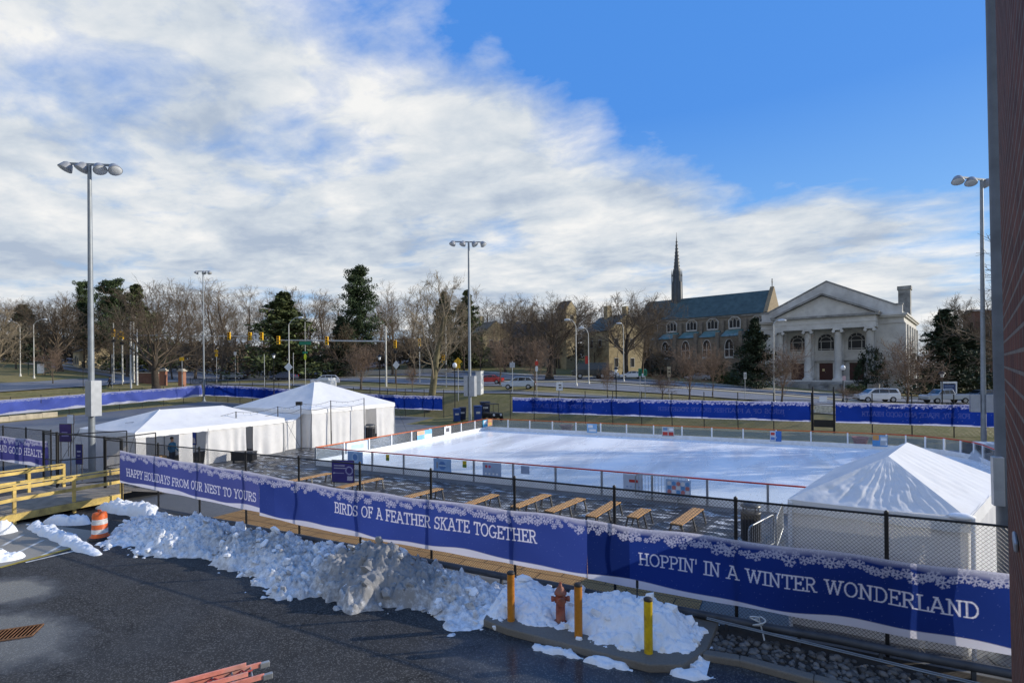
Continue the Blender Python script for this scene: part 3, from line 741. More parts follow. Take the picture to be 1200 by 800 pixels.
farsigns = [(694, .9, (.25, .45, .7), [(.1, .55, .6, .85, WHT), (.2, .15, .9, .4, WHT)], 'light blue and white sign near the middle of the far rink boards'),
 (783, .95, (.5, .52, .52), [(.05, .1, .48, .45, RD), (.55, .1, .95, .45, RD), (.1, .6, .45, .9, (.15, .25, .4)), (.6, .6, .9, .85, WHT)], 'white, grey and red four panel sign on the far rink boards'),
 (909, .75, (.05, .16, .5), [(0, 0, .5, 1, (.55, .6, .68)), (.08, .6, .42, .85, RD), (.08, .15, .42, .4, (.1, .2, .5))], 'sign with blue half and white half left of the far gate'),
 (1031, .85, (.1, .3, .62), [(0, .55, .45, 1, (.6, .3, .1)), (.5, .1, 1, .9, (.4, .45, .52)), (.55, .5, .95, .75, WHT)], 'sign with orange, blue and grey blocks right of the far gate')]
for px, w_, bc, mk_, lab in farsigns: sign_cloth('rink_sign', lab, 'sign', (far_u(px), RY1, 0), w_, .22, .98, 0, bc, mk_)
def left_v(px, py):
    a, b_ = cam(px, py); x, y = c2w(a, 1.0); return y*(RX0/x)
for px, w_, bc, mk_, lab in [(418, 1.9, (.62, .72, .85), [(.2, .3, .8, .7, (.45, .6, .8))], 'white and pale blue sign on the left rink boards beside the tents'),
     (497, 1.9, (.2, .48, .72), [(0, .5, .5, 1, (.75, .45, .3)), (.5, 0, 1, .5, (.7, .74, .8))], 'white, blue and orange sign halfway along the left rink boards'),
     (524, 1.0, (.7, .72, .75), [(.25, .3, .75, .8, (.1, .1, .12))], 'small white notice with a black block on the left rink boards'),
     (571, 1.8, (.1, .4, .6), [(.5, 0, 1, 1, (.7, .3, .12)), (.1, .4, .4, .9, (.7, .74, .8)), (.6, .2, .9, .5, (.7, .55, .05))], 'blue, orange and yellow sign at the far end of the left rink boards')]:
    sign_cloth('rink_sign', lab, 'sign', (RX0, left_v(px, 510), 0), w_, .34, 1.0, PI/2, bc, mk_)

# ------------------------------------------------------------------ tents
M_TENT = m_cloth('white_tent_vinyl', .2, False, (.88, .88, .88), .25, (1, .97, .9), (.74, .74, .73))
M_TENTW = m_cloth('white_tent_wall', .3, False, (.84, .84, .85), .42, (1, .97, .92), (.68, .68, .69))
M_DARK = mat('tent_interior_dark', (.03, .03, .033), .8)
def cloth_noise(amp, f):
    def d(p, a, b):
        e = 16*a*(1-a)*b*(1-b); e = min(1, e*1.5)
        q = Vector((p.x*f, p.y*f, p.z*f*.6)); n_ = noise.noise(q)+.5*noise.noise(q*2.3)
        return Vector((0, 0, -.05*e + amp*n_*e))
    return d
def wall_panel(mb, a, b, z0, z1, seed, amp=.045, wl=.55):
    a = Vector(a); b = Vector(b); L = (b-a).length; u = (b-a)/L; nn = Vector((u.y, -u.x, 0))
    rn = random.Random(seed); ph = rn.uniform(0, 6)
    def d(p, s, t):
        f = (1-t)**.6
        x = s*L
        return nn*(amp*f*(.75*math.sin(x*2*PI/wl+ph+2.6*math.sin(x*1.3+ph))*(.35+.65*abs(math.sin(x*.8+ph)))+.6*math.sin(x*2*PI/(wl*3.1)+ph*2)+.5*noise.noise(Vector((x*2.1+t*.6, t*1.2, seed)))) + .04*noise.noise(Vector((x*1.5, t*3, seed))))
    mb.panel((*a[:2], z0), (*b[:2], z0), (*b[:2], z1), (*a[:2], z1), max(6, int(L/.09)), 8, d); return mb
def hip_tent(th, x0, x1, y0, y1, eave, ridge, ra, rb, rdir, amp=.03, f=1.2, val=.28, seed=1, n=22):
    """rdir 'y': ridge runs along y from ra to rb"""
    mx_ = (x0+x1)/2
    A, B = (mx_, ra, ridge), (mx_, rb, ridge); dn = cloth_noise(amp, f)
    r = MB()
    r.panel((x1, y0, eave), (x1, y1, eave), B, A, n+6, n, dn)
    r.panel((x0, y1, eave), (x0, y0, eave), A, B, n+6, n, dn)
    r.panel((x0, y0, eave), (x1, y0, eave), A, A, n, n, dn); r.panel((x1, y1, eave), (x0, y1, eave), B, B, n, n, dn)
    r.build('roof', M_TENT, th)
    v = MB()
    cs = [(x0, y0), (x1, y0), (x1, y1), (x0, y1)]
    for i in range(4):
        a, b = Vector((*cs[i], 0)), Vector((*cs[(i+1) % 4], 0)); L = (b-a).length; m_ = int(L/.12)
        nn = Vector(((b-a).y, -(b-a).x, 0)).normalized()
        v.panel(a+nn*.03+Vector((0, 0, eave-val)), b+nn*.03+Vector((0, 0, eave-val)), b+Vector((0, 0, eave+.005)), a+Vector((0, 0, eave+.005)), m_, 3,
                lambda p, s, t, L=L: Vector((0, 0, -.035*(1-t)*abs(math.sin(s*L*PI/.62)))))
    v.build('valance', M_TENT, th)
    for x, y in cs + [(x0, (y0+y1)/2), (x1, (y0+y1)/2)]:
        MB().tube((x+(.06 if x == x0 else -.06), y+(.06 if y == y0 else -.06), 0), (x+(.06 if x == x0 else -.06), y+(.06 if y == y0 else -.06), eave), .03, n=8).build('pole', M_ALU, th)
# long tent beside the gate
tx0, tx1, ty0, ty1 = -37.0, -31.2, 16.0, 25.6
t1 = thing('frame_tent', 'long white hipped tent with an open entrance, behind the gate', 'tent', (tx0, ty0, 0))
hip_tent(t1, tx0, tx1, ty0, ty1, 2.35, 3.35, 18.9, 22.9, 'y', .03, .9, seed=2)
w = MB(); wall_panel(w, (tx0+.1, ty0+.05), (tx1-.1, ty0+.05), .02, 2.2, 1); wall_panel(w, (tx0+.05, ty1), (tx0+.05, ty0), .02, 2.2, 4); wall_panel(w, (tx1, ty1-.05), (tx0, ty1-.05), .02, 2.2, 5)
w.build('wall_sheet', M_TENTW, t1)
# long side facing the rink: sheets gathered between openings
cuts = [(0.05, .55), (2.35, 3.1), (4.15, 6.6), (7.15, 9.5)]
for k, (a, b_) in enumerate(cuts):
    q = MB(); wall_panel(q, (tx1-.02, ty0+a), (tx1-.02, ty0+b_), .03, 2.25, 10+k, .08, .6); q.build('wall_sheet', M_TENTW, t1)
q = MB(); q.panel((tx1+.02, ty0+3.75, .03), (tx1+.02, ty0+4.15, .03), (tx1, ty0+4.15, 2.2), (tx1, ty0+4.0, 2.2), 8, 8, lambda p, s, t: Vector((.06*math.sin(s*9+t*4), 0, 0))); q.build('tied_curtain', M_TENTW, t1)
MB().b2(tx0+.3, ty0+.4, .01, tx1-.3, ty1-.4, .04).build('flooring', mat('tent_floor', (.06, .055, .05), .8, .4, 2), t1)
MB().b2(tx1-1.6, ty0+.9, .04, tx1-.8, ty0+2.1, .8).build('counter', mat('raw_wood_counter', (.42, .26, .12), .7, .3, 5), t1, .01)
# square tent with a high peak
ux0, ux1, uy0, uy1 = -39.6, -30.8, 27.6, 36.9
t2 = thing('frame_tent', 'large white square tent rising to a pointed peak', 'tent', (ux0, uy0, 0))
hip_tent(t2, ux0, ux1, uy0, uy1, 2.8, 4.75, 31.9, 32.5, 'y', .035, .8, seed=3)
w = MB(); wall_panel(w, (ux0+.1, uy0+.05), (ux1-2.6, uy0+.05), .02, 2.6, 21); wall_panel(w, (ux1-1.7, uy0+.05), (ux1-.1, uy0+.05), .02, 2.6, 22, .09, .7)
wall_panel(w, (ux0+.05, uy1), (ux0+.05, uy0), .02, 2.6, 23); wall_panel(w, (ux1, uy1-.05), (ux0, uy1-.05), .02, 2.6, 24); w.build('wall_sheet', M_TENTW, t2)
for k, (a, b_) in enumerate([(.05, 1.9), (1.95, 5.6), (6.9, 9.25)]):
    q = MB(); wall_panel(q, (ux1-.02, uy0+a), (ux1-.02, uy0+b_), .03, 2.7, 30+k, .06, .8); q.build('wall_sheet', M_TENTW, t2)
MB().b2(ux0+.3, uy0+.4, .01, ux1-.5, uy1-.4, .04).build('flooring', MATS['tent_floor'], t2)
def rigging(th, cs, eave, ends, out=1.1):
    """hip seams on the roof and ratchet straps down to stakes"""
    sm = MB()
    for (x, y), e in zip(cs, ends): sm.path([Vector((x, y, eave)).lerp(Vector(e), k/8)+Vector((0, 0, .012-.05*math.sin(PI*k/8))) for k in range(9)], .018, 5)
    sm.build('hip_seam', M_TENT, th)
    cx = sum(c[0] for c in cs)/4; cy = sum(c[1] for c in cs)/4
    for x, y in cs:
        d = Vector((x-cx, y-cy, 0)).normalized(); rp_ = MB(); rp_.tube((x, y, eave-.05), (x+d.x*out, y+d.y*out, .04), .012, n=5); rp_.box((x+d.x*out, y+d.y*out, .1), (.04, .04, .24)); rp_.build('guy_strap', M_BFR0, th)
M_BFR0 = mat('strap_dark', (.05, .05, .055), .7)
rigging(t1, [(tx0, ty0), (tx1, ty0), (tx1, ty1), (tx0, ty1)], 2.35, [((tx0+tx1)/2, 18.9, 3.35)]*2+[((tx0+tx1)/2, 22.9, 3.35)]*2)
rigging(t2, [(ux0, uy0), (ux1, uy0), (ux1, uy1), (ux0, uy1)], 2.8, [((ux0+ux1)/2, 31.9, 4.75)]*2+[((ux0+ux1)/2, 32.5, 4.75)]*2)
# low link between the two tents
t4 = thing('link_canopy', 'sagging white canopy joining the long tent to the peaked tent', 'canopy', (-35, ty1, 0))
q = MB(); q.panel((-36.5, ty1+.1, 2.2), (-31.6, ty1+.1, 2.1), (-31.6, uy0-.05, 2.5), (-36.5, uy0-.05, 2.55), 14, 8, lambda p, s, t: Vector((0, 0, -.3*math.sin(t*PI)+.05*math.sin(s*14)))); q.build('canopy_sheet', M_TENT, t4)
q = MB(); wall_panel(q, (-31.7, ty1+.15), (-31.7, uy0-.1), .03, 2.15, 44, .08, .5); q.build('wall_sheet', M_TENTW, t4)
# tent right behind the fence on the right
FL, FR, BR, BL = (.02, 12.85), (3.08, 12.85), (4.9, 17.6), (1.3, 17.9)
vx1, vy0 = FR
t3 = thing('frame_tent', 'white ridged tent standing right behind the fence on the right', 'tent', (*FL, 0))
RA, RB = tuple(on_v(1041, 534, 14.5)), tuple(on_v(1063, 518, 16.9))
def wrinkle(p, a, b):
    e = min(1, 7*a*(1-a))*min(1, 5*b*(1-b)+.25*(b < .5)); ang = math.atan2(p.x-RA[0], p.z-RA[2]-.1)
    r_ = math.hypot(p.x-RA[0], p.z-RA[2]); q = noise.noise(Vector((p.x*1.5, p.z*3, 1)))
    s = .007*math.sin(ang*31+5*q)*min(1, r_) + .004*math.sin(ang*67+9*q)*min(1, r_)+ .020*noise.noise(Vector((p.x*3.1, p.y*1.5, p.z*3.1))) + .009*noise.noise(Vector((p.x*9, p.y*5, p.z*9)))
    return Vector((0, -s*e*1.6, s*e*.9 - .035*e*(1-b)))
E_ = lambda q, z: (q[0], q[1], z)
r = MB(); r.panel(E_(FL, 2.70), E_(FR, 2.62), RA, RA, 90, 60, wrinkle)
def mild(p, a, b):
    e = min(1, 6*a*(1-a))*min(1, 5*b*(1-b)); return Vector((0, 0, e*(-.015+.02*noise.noise(Vector((p.x*2.2, p.y*2.2, 0)))+.006*math.sin(p.y*16+p.x*3+3*noise.noise(p*1.3)))))
r.panel(E_(FR, 2.62), E_(BR, 2.66), RB, RA, 50, 40, mild); r.panel(E_(BL, 2.66), E_(FL, 2.70), RA, RB, 40, 30, mild); r.panel(E_(BR, 2.66), E_(BL, 2.66), RB, RB, 20, 16, mild)
r.build('roof', M_TENT, t3)
cs = [FL, FR, BR, BL]; q = MB()
for i in range(4):
    a, b_ = Vector((*cs[i], 0)), Vector((*cs[(i+1) % 4], 0)); nn = Vector(((b_-a).y, -(b_-a).x, 0)).normalized()
    wall_panel(q, a-nn*.03, b_-nn*.03, .02, 2.66, 60+i, .03, .9)
q.build('wall_sheet', M_TENTW, t3)
q = MB()
for i in range(4):
    a, b_ = Vector((*cs[i], 0)), Vector((*cs[(i+1) % 4], 0)); nn = Vector(((b_-a).y, -(b_-a).x, 0)).normalized(); L = (b_-a).length
    za, zb_ = (2.69, 2.62) if i == 0 else (2.65, 2.65)
    q.panel(a+nn*.02+Vector((0, 0, za-.24)), b_+nn*.02+Vector((0, 0, zb_-.24)), b_+Vector((0, 0, zb_)), a+Vector((0, 0, za)), 24, 2, lambda p, s, t, L=L: Vector((0, 0, -.03*(1-t)*abs(math.sin(s*L*PI/.6)))))
q.build('valance', M_TENT, t3)
for (x, y), ox, oy in zip(cs, (.05, .03, .03, .05), (-.05, -.05, .05, .05)): MB().tube((x+ox, y+oy, 0), (x+ox, y+oy, 2.66), .035, n=8).build('leg', M_WHT, t3)
s_ = MB(); s_.ball((vx1-.12, vy0+.03, 2.66), (.22, .14, .07), 10, 6); o = s_.build('snow_patch', mat('snow_plain', (.82, .84, .87), .6, .1, 5, bump=.4, bs=14)); tag(o, 'small lump of snow on the near right corner of the ridged tent', 'snow')

# ------------------------------------------------------------------ benches
M_WOOD = mat('varnished_pine', (.52, .27, .085), .45, .3, 6, bump=.1, bs=40); M_BFR = mat('bench_steel', (.045, .045, .05), .45, .3, 5)
bench = thing('bench', 'x', 'bench', (0, 0, 0), group='wooden benches along the rink')
for k in range(3):
    MB().box(((k-1)*.135, -1.2, .47), (.125, 2.4, .035)).build('seat_slat', M_WOOD, bench, .006)
for y in (-.06, -1.2, -2.34):
    f = MB()
    for s in (-1, 1): f.bar((s*.16, y, .45), (s*.27, y, 0), .07, .045)
    f.bar((-.2, y, .44), (.2, y, .44), .07, .035); f.build('leg_frame', M_BFR, bench)
benches = [((822, 595.6), 1, 'long bench nearest the black bin, whole in view'), ((760, 596), .55, 'short bench between the long bench by the bin and the next pair'),
  ((725, 587.6), 1, 'third bench from the black bin, partly hidden by the banner'), ((684, 583.6), 1, 'fourth bench from the black bin, in front of the pale rink sign'),
  ((644, 579), 1, 'fifth bench from the black bin, left of the snow patch'), ((583, 579), .8, 'sixth bench from the black bin, standing alone above SKATE'),
  ((518, 572), .8, 'seventh bench from the black bin, above the word FEATHER'), ((448, 560), 1, 'bench just right of the purple sign'), ((388, 554), 1, 'bench half hidden behind the purple sign, furthest from the bin')]
for i, ((px, py), l, lab) in enumerate(benches):
    p = at_level(px, py, .48); o = bench if i == 0 else dup(bench, (0, 0, 0)); o.location = (p.x-.1, p.y, 0); o.rotation_euler.z = R(-9+(i % 3)*2); o.scale = (1, l, 1); o['label'] = 'wooden '+lab

# ------------------------------------------------------------------ floodlight poles
M_POLE = mat('pole_grey', (.24, .265, .29), .5, .2, 2, .3); M_HEAD = mat('lamp_housing', (.30, .31, .33), .45, .25, 6)
M_LENS = mat('lamp_lens', (.62, .64, .66), .2, .1, 6); M_BOX = mat('steel_box', (.34, .36, .39), .45, .15, 3, .3)
def flood_pole(label, base, h, r, arm_rz, heads, box=None, nm='floodlight_pole', hs_=.37):
    x, y, z = base
    th = thing(nm, label, 'light pole', base)
    MB().tube((x, y, z), (x, y, z+h), r, r*.55, 12).build('pole', M_POLE, th)
    MB().lathe([(r*2.1, 0), (r*2.1, .05), (r*1.4, .09), (r*1.25, .3)], (x, y, z), 12).build('base_flange', M_POLE, th)
    ca, sa = math.cos(arm_rz), math.sin(arm_rz)
    ext = max(abs(q) for q in heads)
    MB().bar((x-ca*ext, y-sa*ext, z+h+.02), (x+ca*ext, y+sa*ext, z+h+.02), .09, .11).build('cross_arm', M_POLE, th)
    for k, q in enumerate(heads):
        c = Vector((x+ca*q, y+sa*q, z+h-.18))
        tl = R(64 if q < 0 else 55); dr = Vector((ca*(-1 if q < 0 else 1)*.8, sa*(-1 if q < 0 else 1)*.8, 0)) + Vector((sa, -ca, 0))*.6
        dr.normalize(); ax = (dr*math.cos(tl) + Vector((0, 0, -math.sin(tl)))).normalized()
        M = ax.to_track_quat('Z', 'Y').to_matrix()
        hd = MB().lathe([(.02, -.42), (.18, -.40), (.30, -.28), (.40, -.02), (.46, .14), (.46, .18)], c, 16, M @ Matrix.Scale(hs_/.5, 3)).build('lamp_head', M_HEAD, th)
        MB().lathe([(.44, .16), (.40, .21), (.2, .25), (.01, .26)], c, 16, M @ Matrix.Scale(hs_/.5, 3)).build('lens', M_LENS, hd)
        MB().tube(c+Vector((0, 0, .05)), (c.x, c.y, z+h+.02), .05, n=6).build('yoke', M_HEAD, th)
    if box:
        bx = MB()
        for (dx, dy, z0, z1, w_, d_) in box:
            bo = MB().b2(x+dx-w_/2, y+dy-d_/2, z+z0, x+dx+w_/2, y+dy+d_/2, z+z1).build('control_box', M_BOX, th, .01)
    return th
flood_pole('tall grey floodlight pole by the gate, four round lamps on top', (*at_level(108, 558)[:2], 0), 16.9, .17, R(8)+YAW, (-1.15, -.35, .5, 1.25), [(.42, -.1, 3.3, 5.2, .62, .5)])
p = at_depth(551, 497, 55); flood_pole('floodlight pole at the far left corner of the rink, four lamps', (p.x, p.y, Tz(p.x, p.y)), 18.9, .17, YAW+R(6), (-1.65, -.6, .6, 1.5), [(-.42, .1, 2.9, 5.0, .5, .5), (.45, -.1, 2.9, 5.0, .6, .5)])
p = at_depth(1153, 530, 34.2); flood_pole('floodlight pole at the right end of the rink, three lamps at its top', (p.x, p.y, 0), 17.6, .16, YAW+R(14), (-2.0, -.9, .55), [(-.42, .05, 2.6, 3.75, .5, .35), (.32, -.1, 2.6, 3.75, .5, .35)])
p = place(239, 81); flood_pole('slim white floodlight pole at the street corner, three small lamps', p, zat(239, 318, 81)-p.z, .13, YAW, (-1.0, .15, 1.0), hs_=.36)
p = on_v(1180, 600, 13.0); np_ = flood_pole('thick grey light pole beside the ridged tent, its top beyond the picture', (p.x, p.y, 0), 16.5, .135, YAW, (-1.1, -.35, .4, 1.1), [(-.13, -.17, 2.95, 3.85, .16, .16)])

LEAN = lambda deg: Matrix.Rotation(R(-deg), 3, Vector((-SY, CY, 0)))
np_.rotation_euler = LEAN(.95).to_euler()
M_NP = mat('pole_grey_shaded', (.13, .15, .18), .5, .25, 2, .2)  # darker copy of the pole grey, with the pole's shade put into its colour
for ch in np_.children:
    if ch.name.startswith('pole'): ch.data.materials[0] = M_NP
# ------------------------------------------------------------------ things round the rink
M_SNOWP = MATS['snow_plain']
# string-light poles in front of the tents
sp = [(219, 488, 540), (277, 482, 536), (326, 476, 529), (353, 472, 527), (388, 469, 522), (427, 466, 517)]
tops = []
for i, (px, yt, yb) in enumerate(sp):
    b_ = at_level(px, yb); x, y = b_.x, b_.y
    a_, _ = cam(px, yb); Dp = -x*SY + y*CY; h = zat(px, yt, Dp)
    th = thing('string_light_pole', ['slim dark pole with string lights before the long tent entrance', 'slim dark pole at the right half of the long tent', 'slim dark pole where the two tents meet', 'slim dark pole with a black flood lamp left of the peaked tent corner', 'slim dark pole before the sunlit side of the peaked tent', 'slim dark pole by the black bin at the peaked tent'][i], 'pole', (x, y, 0))
    MB().tube((x, y, 0), (x, y, h), .035, n=8).build('pole', M_BFR, th); MB().lathe([(.22, 0), (.22, .05), (.06, .07)], (x, y, 0), 12).build('base', M_BFR, th)
    tops.append(Vector((x, y, h)))
    if i in (0, 3): 
        MB().box((x+.05, y-.2, h-.02), (.42, .22, .26), rz=.4).build('flood_lamp', M_BLK, th, .02)
M_WIRE = mat('black_cable', (.015, .015, .016), .6)
wr = thing('string_lights', 'thin sagging wire of small bulbs along the fronts of the tents', 'string lights', tops[0])
for k, dz in ((0, -.03), (1, -.42)):
    cab = MB()
    for a, b_ in zip(tops[:-1], tops[1:]):
        cab.path([a.lerp(b_, t/8)+Vector((0, 0, dz-.18*math.sin(PI*t/8))) for t in range(9)], .012, 4)
    cab.path([tops[0]+Vector((-3.2*0, -3.5, dz-.05)), tops[0]+Vector((0, 0, dz))], .012, 4); cab.build('cable', M_WIRE, wr)
bl = MB()
for a, b_ in zip(tops[:-1], tops[1:]):
    for t in range(1, 6): bl.ball(a.lerp(b_, t/6)+Vector((0, 0, -.1-.18*math.sin(PI*t/6))), .035, 6, 4)
o = bl.build('bulbs', mat('frosted_bulb', (.6, .6, .55), .3), wr); 
# generator box, black cases, small clutter near the tents
g_ = at_level(286, 541); th = thing('equipment_case', 'black wheeled equipment case on the ground before the long tent', 'case', (g_.x, g_.y, 0), .5)
MB().box((g_.x, g_.y, .35), (1.35, .6, .5), rz=0).build('case_body', M_BLK, th, .03); MB().box((g_.x, g_.y, .63), (1.38, .63, .06)).build('lid', M_BFR, th, .01)
for sx_ in (-.5, .5): MB().tube((g_.x+sx_, g_.y-.32, .06), (g_.x+sx_, g_.y-.26, .06), .06, n=10).build('wheel', M_BLK, th)
def blue_sign(label, px, py, D, w_, h_, marks, base=DB, post=True, rz=None, cat='sign'):
    p = at_depth(px, py, D); rz = YAW*.5 if rz is None else rz
    th = thing('notice_sign', label, cat, (p.x, p.y, 0))
    o = sign_cloth('sign_face', None, None, (p.x, p.y, 0), w_, p.z-h_/2, p.z+h_/2, rz, base, marks, off=.03); o.parent = th
    o.matrix_parent_inverse = Matrix.Translation((-p.x, -p.y, 0))
    MB().box((p.x, p.y, p.z), (w_+.05, .03, h_+.05), rz=rz).build('backing_board', M_BFR, th)
    if post:
        for s in (-1, 1):
            q = (p.x+s*w_*.42*math.cos(rz), p.y+s*w_*.42*math.sin(rz)); MB().tube((*q, 0), (*q, p.z-h_/2), .025, n=6).build('post', M_BFR, th)
    return th
PW = (.62, .64, .78)
blue_sign('purple blue sign with a white arrow above the end of the first bench', 402, 552, 24.6, 1.12, 1.0, [(.1, .74, .6, .79, PW), (.1, .62, .66, .67, PW), (.1, .40, .55, .44, PW), (.06, .38, .14, .46, PW), ('ring', .8, .55, .2, (.4, .42, .7)), (.7, .08, .95, .3, PW)], base=(.055, .045, .26))
blue_sign('blue sign with white lettering hung in the long tent entrance', 224, 513, 33.5, .75, .8, [(.1, .6, .55, .68, PW), (.1, .45, .5, .52, PW), ('disc', .72, .35, .16, PW), (.5, .1, .95, .24, PW)], base=(.05, .1, .5))
blue_sign('dark purple notice board standing left of the gate posts', 77, 507, 26.5, .75, .85, [(.2, .3, .8, .36, (.35, .3, .6)), (.2, .5, .7, .55, (.35, .3, .6))], base=(.06, .035, .17))
blue_sign('narrow dark blue notice board inside the gate', 93, 532, 27.5, .42, 1.0, [(.2, .6, .8, .7, PW), (.2, .4, .7, .45, PW)], base=(.04, .04, .2))
blue_sign('white notice sheet on a stand in the lot beyond the gate', 83, 491, 36, .55, .6, [], base=(.72, .74, .78))
blue_sign('small white notice with a printed table on the left end of the long tent', 126, 541, 30.3, .5, .62, [(.15, .15, .85, .85, (.35, .37, .4))], base=(.6, .62, .66), post=False, rz=0)
# litter bins
def litter_bin(label, x, y, h=1.15, r=.29):
    th = thing('litter_bin', label, 'litter bin', (x, y, 0))
    MB().lathe([(r*.93, .03), (r*.93, h*.72)], (x, y, 0), 16).build('liner', M_BLK, th)
    sl_ = MB()
    for k in range(18):
        t = 2*PI*k/18; sl_.box((x+r*math.cos(t), y+r*math.sin(t), h*.38), (.014, .06, h*.72), rz=t)
    sl_.build('slat_cage', M_BFR, th)
    MB().lathe([(r*1.05, h*.74), (r*1.08, h*.78), (r*1.0, h*.8)], (x, y, 0), 16).build('rim', M_BFR, th)
    for k in range(4): MB().tube((x+r*.9*math.cos(k*PI/2+.6), y+r*.9*math.sin(k*PI/2+.6), h*.76), (x+r*.9*math.cos(k*PI/2+.6), y+r*.9*math.sin(k*PI/2+.6), h*.94), .02, n=6).build('hood_strut', M_BFR, th)
    MB().lathe([(r*1.08, h*.93), (r*1.08, h*.96), (r*.8, h*1.02), (.02, h*1.04)], (x, y, 0), 16).build('hood', mat('bin_hood', (.06, .065, .07), .35, .2, 4), th)
p = at_level(880, 632); litter_bin('black slatted litter bin with a hood beside the ridged tent', p.x, p.y)
p = at_level(434, 514); litter_bin('dark litter bin beside the opening of the peaked tent', p.x, p.y, 1.2, .4)
# steel crowd barricades
def barricade(label, a, b, h=1.08):
    a = Vector((a[0], a[1], 0)); b = Vector((b[0], b[1], 0)); u = (b-a); L = u.length; u /= L
    th = thing('crowd_barricade', label, 'barricade', a)
    Z = lambda z: Vector((0, 0, z))
    fr_ = [a+Z(.2), a+Z(h-.12), a+u*.06+Z(h-.03), a+u*.16+Z(h), b-u*.16+Z(h), b-u*.06+Z(h-.03), b+Z(h-.12), b+Z(.2), a+Z(.2)]
    MB().path(fr_, .024, 8).build('frame', M_GALV, th)
    n = int(L/.13); br = MB()
    for k in range(1, n): br.tube(a+u*(L*k/n)+Z(.2), a+u*(L*k/n)+Z(h), .009, n=5)
    br.build('bars', M_GALV, th)
    nn = Vector((-u.y, u.x, 0))
    for s in (.2, .8):
        q = a+u*(L*s); MB().path([q-nn*.28, q-nn*.22+Z(.05), q+Z(.2), q+nn*.22+Z(.05), q+nn*.28], .018, 6).build('foot', M_GALV, th)
barricade('steel barricade leaning along the near rink boards, hung with signs', (near_u(746), RY0-.22), (near_u(808), RY0-.22))
sign_cloth('rink_sign', 'busy blue, red and white poster on the steel barricade at the rink', 'poster', (near_u(796), RY0-.26, 0), 1.0, .32, 1.0, 0, (.36, .5, .72), [('disc', .15+.18*(k % 5), .25+.25*(k//5), .09, ((.5, .2, .2), (.7, .72, .78), (.12, .3, .6))[k % 3]) for k in range(15)])
p, q = at_level(881, 655), at_level(898, 633); barricade('steel barricade set slantwise between the black bin and the ridged tent, nearer one', (-.95, 16.2), (-.35, 18.0))
barricade('steel barricade between the black bin and the ridged tent, farther one', (-.28, 17.6), (-.12, 19.7))
# far gate with its boards
fg = thing('far_gate', 'open black gate frame in the far fence, hung with a pale and a dark board', 'gate', (farx(964), FARV, .2))
x0_, x1_ = farx(952.5), farx(977); z0_ = .2
for x in (x0_, x1_): MB().tube((x, FARV, 0), (x, FARV, 4.0), .06, n=8).build('post', M_BLK, fg)
for z in (2.6, 1.75, .9, .35): MB().bar((x0_, FARV, z), (x1_, FARV, z), .05, .05).build('rail', M_BLK, fg)
MB().box(((x0_+x1_)/2, FARV-.05, 2.15), ((x1_-x0_)*.86, .03, .62)).build('pale_board', mat('cream_board', (.5, .48, .40), .6, .5, 6), fg); MB().box(((x0_+x1_)/2, FARV-.05, .98), ((x1_-x0_)*.92, .03, .6)).build('dark_board', M_BLK, fg)
MB().box(((x0_+x1_)/2, FARV-.05, 2.98), (.55, .03, .42)).build('small_board', M_WHT, fg)
# clutter behind the far boards
for px, w_, c_, lab in ((1008, 1.1, (.32, .05, .03), 'red planter tub on the grass behind the far rink boards'), (664, 1.3, (.12, .05, .035), 'brown red planter tub on the grass behind the far boards near the middle')):
    x = on_v(px, 505, 45.2).x; th = thing('planter_tub', lab, 'planter', (x, 45.2, .0)); MB().lathe([(w_*.32, .02), (w_*.46, .5), (w_*.5, .52), (w_*.5, .58), (w_*.42, .58), (w_*.4, .5), (.02, .48)], (x, 45.2, Tz(x, 45.2)), 14).build('tub', mat('tub_'+str(px), c_, .6, .3, 5), th)
p = at_level(1142, 548); th = thing('utility_cover', 'pale blue grey box shaped cover at the right rink corner', 'box', (p.x, p.y, 0))
MB().box((10.5, 40.2, .55), (1.5, 1.6, 1.1), rz=.2, taper=.72).build('cover', mat('pale_blue_plastic', (.42, .48, .56), .5, .15, 3), th, .04); MB().box((11.9, 40.6, .35), (1.0, 1.3, .7), rz=.2, taper=.8).build('skirt', MATS['pale_blue_plastic'], th, .03)

# ------------------------------------------------------------------ gate and ramp
gt = thing('fence_gate', 'tall black mesh gate standing open at the end of the wooden ramp', 'gate', (GU, FV+.4, 0))
def leaf(a, b, z0, z1, nm):
    a = Vector((*a, 0)); b = Vector((*b, 0)); fr_ = MB()
    for p_, q_ in ((a+Vector((0, 0, z0)), a+Vector((0, 0, z1))), (b+Vector((0, 0, z0)), b+Vector((0, 0, z1))), (a+Vector((0, 0, z0)), b+Vector((0, 0, z0))), (a+Vector((0, 0, z1)), b+Vector((0, 0, z1))), (a+Vector((0, 0, (z0+z1)/2)), b+Vector((0, 0, (z0+z1)/2)))): fr_.tube(p_, q_, .03, n=6)
    L = (b-a).length; u = (b-a)/L; s = -(z1-z0); 
    while s < L:
        for sg in (0, 1):
            c0, c1 = max(s, 0), min(s+z1-z0, L)
            if c1 > c0:
                za, zb_ = (z0+c0-s, z0+c1-s) if not sg else (z1-(c0-s), z1-(c1-s)); fr_.tube(a+u*c0+Vector((0, 0, za)), b*0+a+u*c1+Vector((0, 0, zb_)), .002, n=3, cap=False)
        s += .09
    fr_.build(nm, M_BLK, gt)
for x, h in ((GU, 2.75), (GU+1.35, 2.75), (FU0-2.3, 2.75), (FU0-.9, 2.7)): MB().tube((x, FV+.45, 0), (x, FV+.45, h), .055, n=8).build('post', M_BLK, gt)
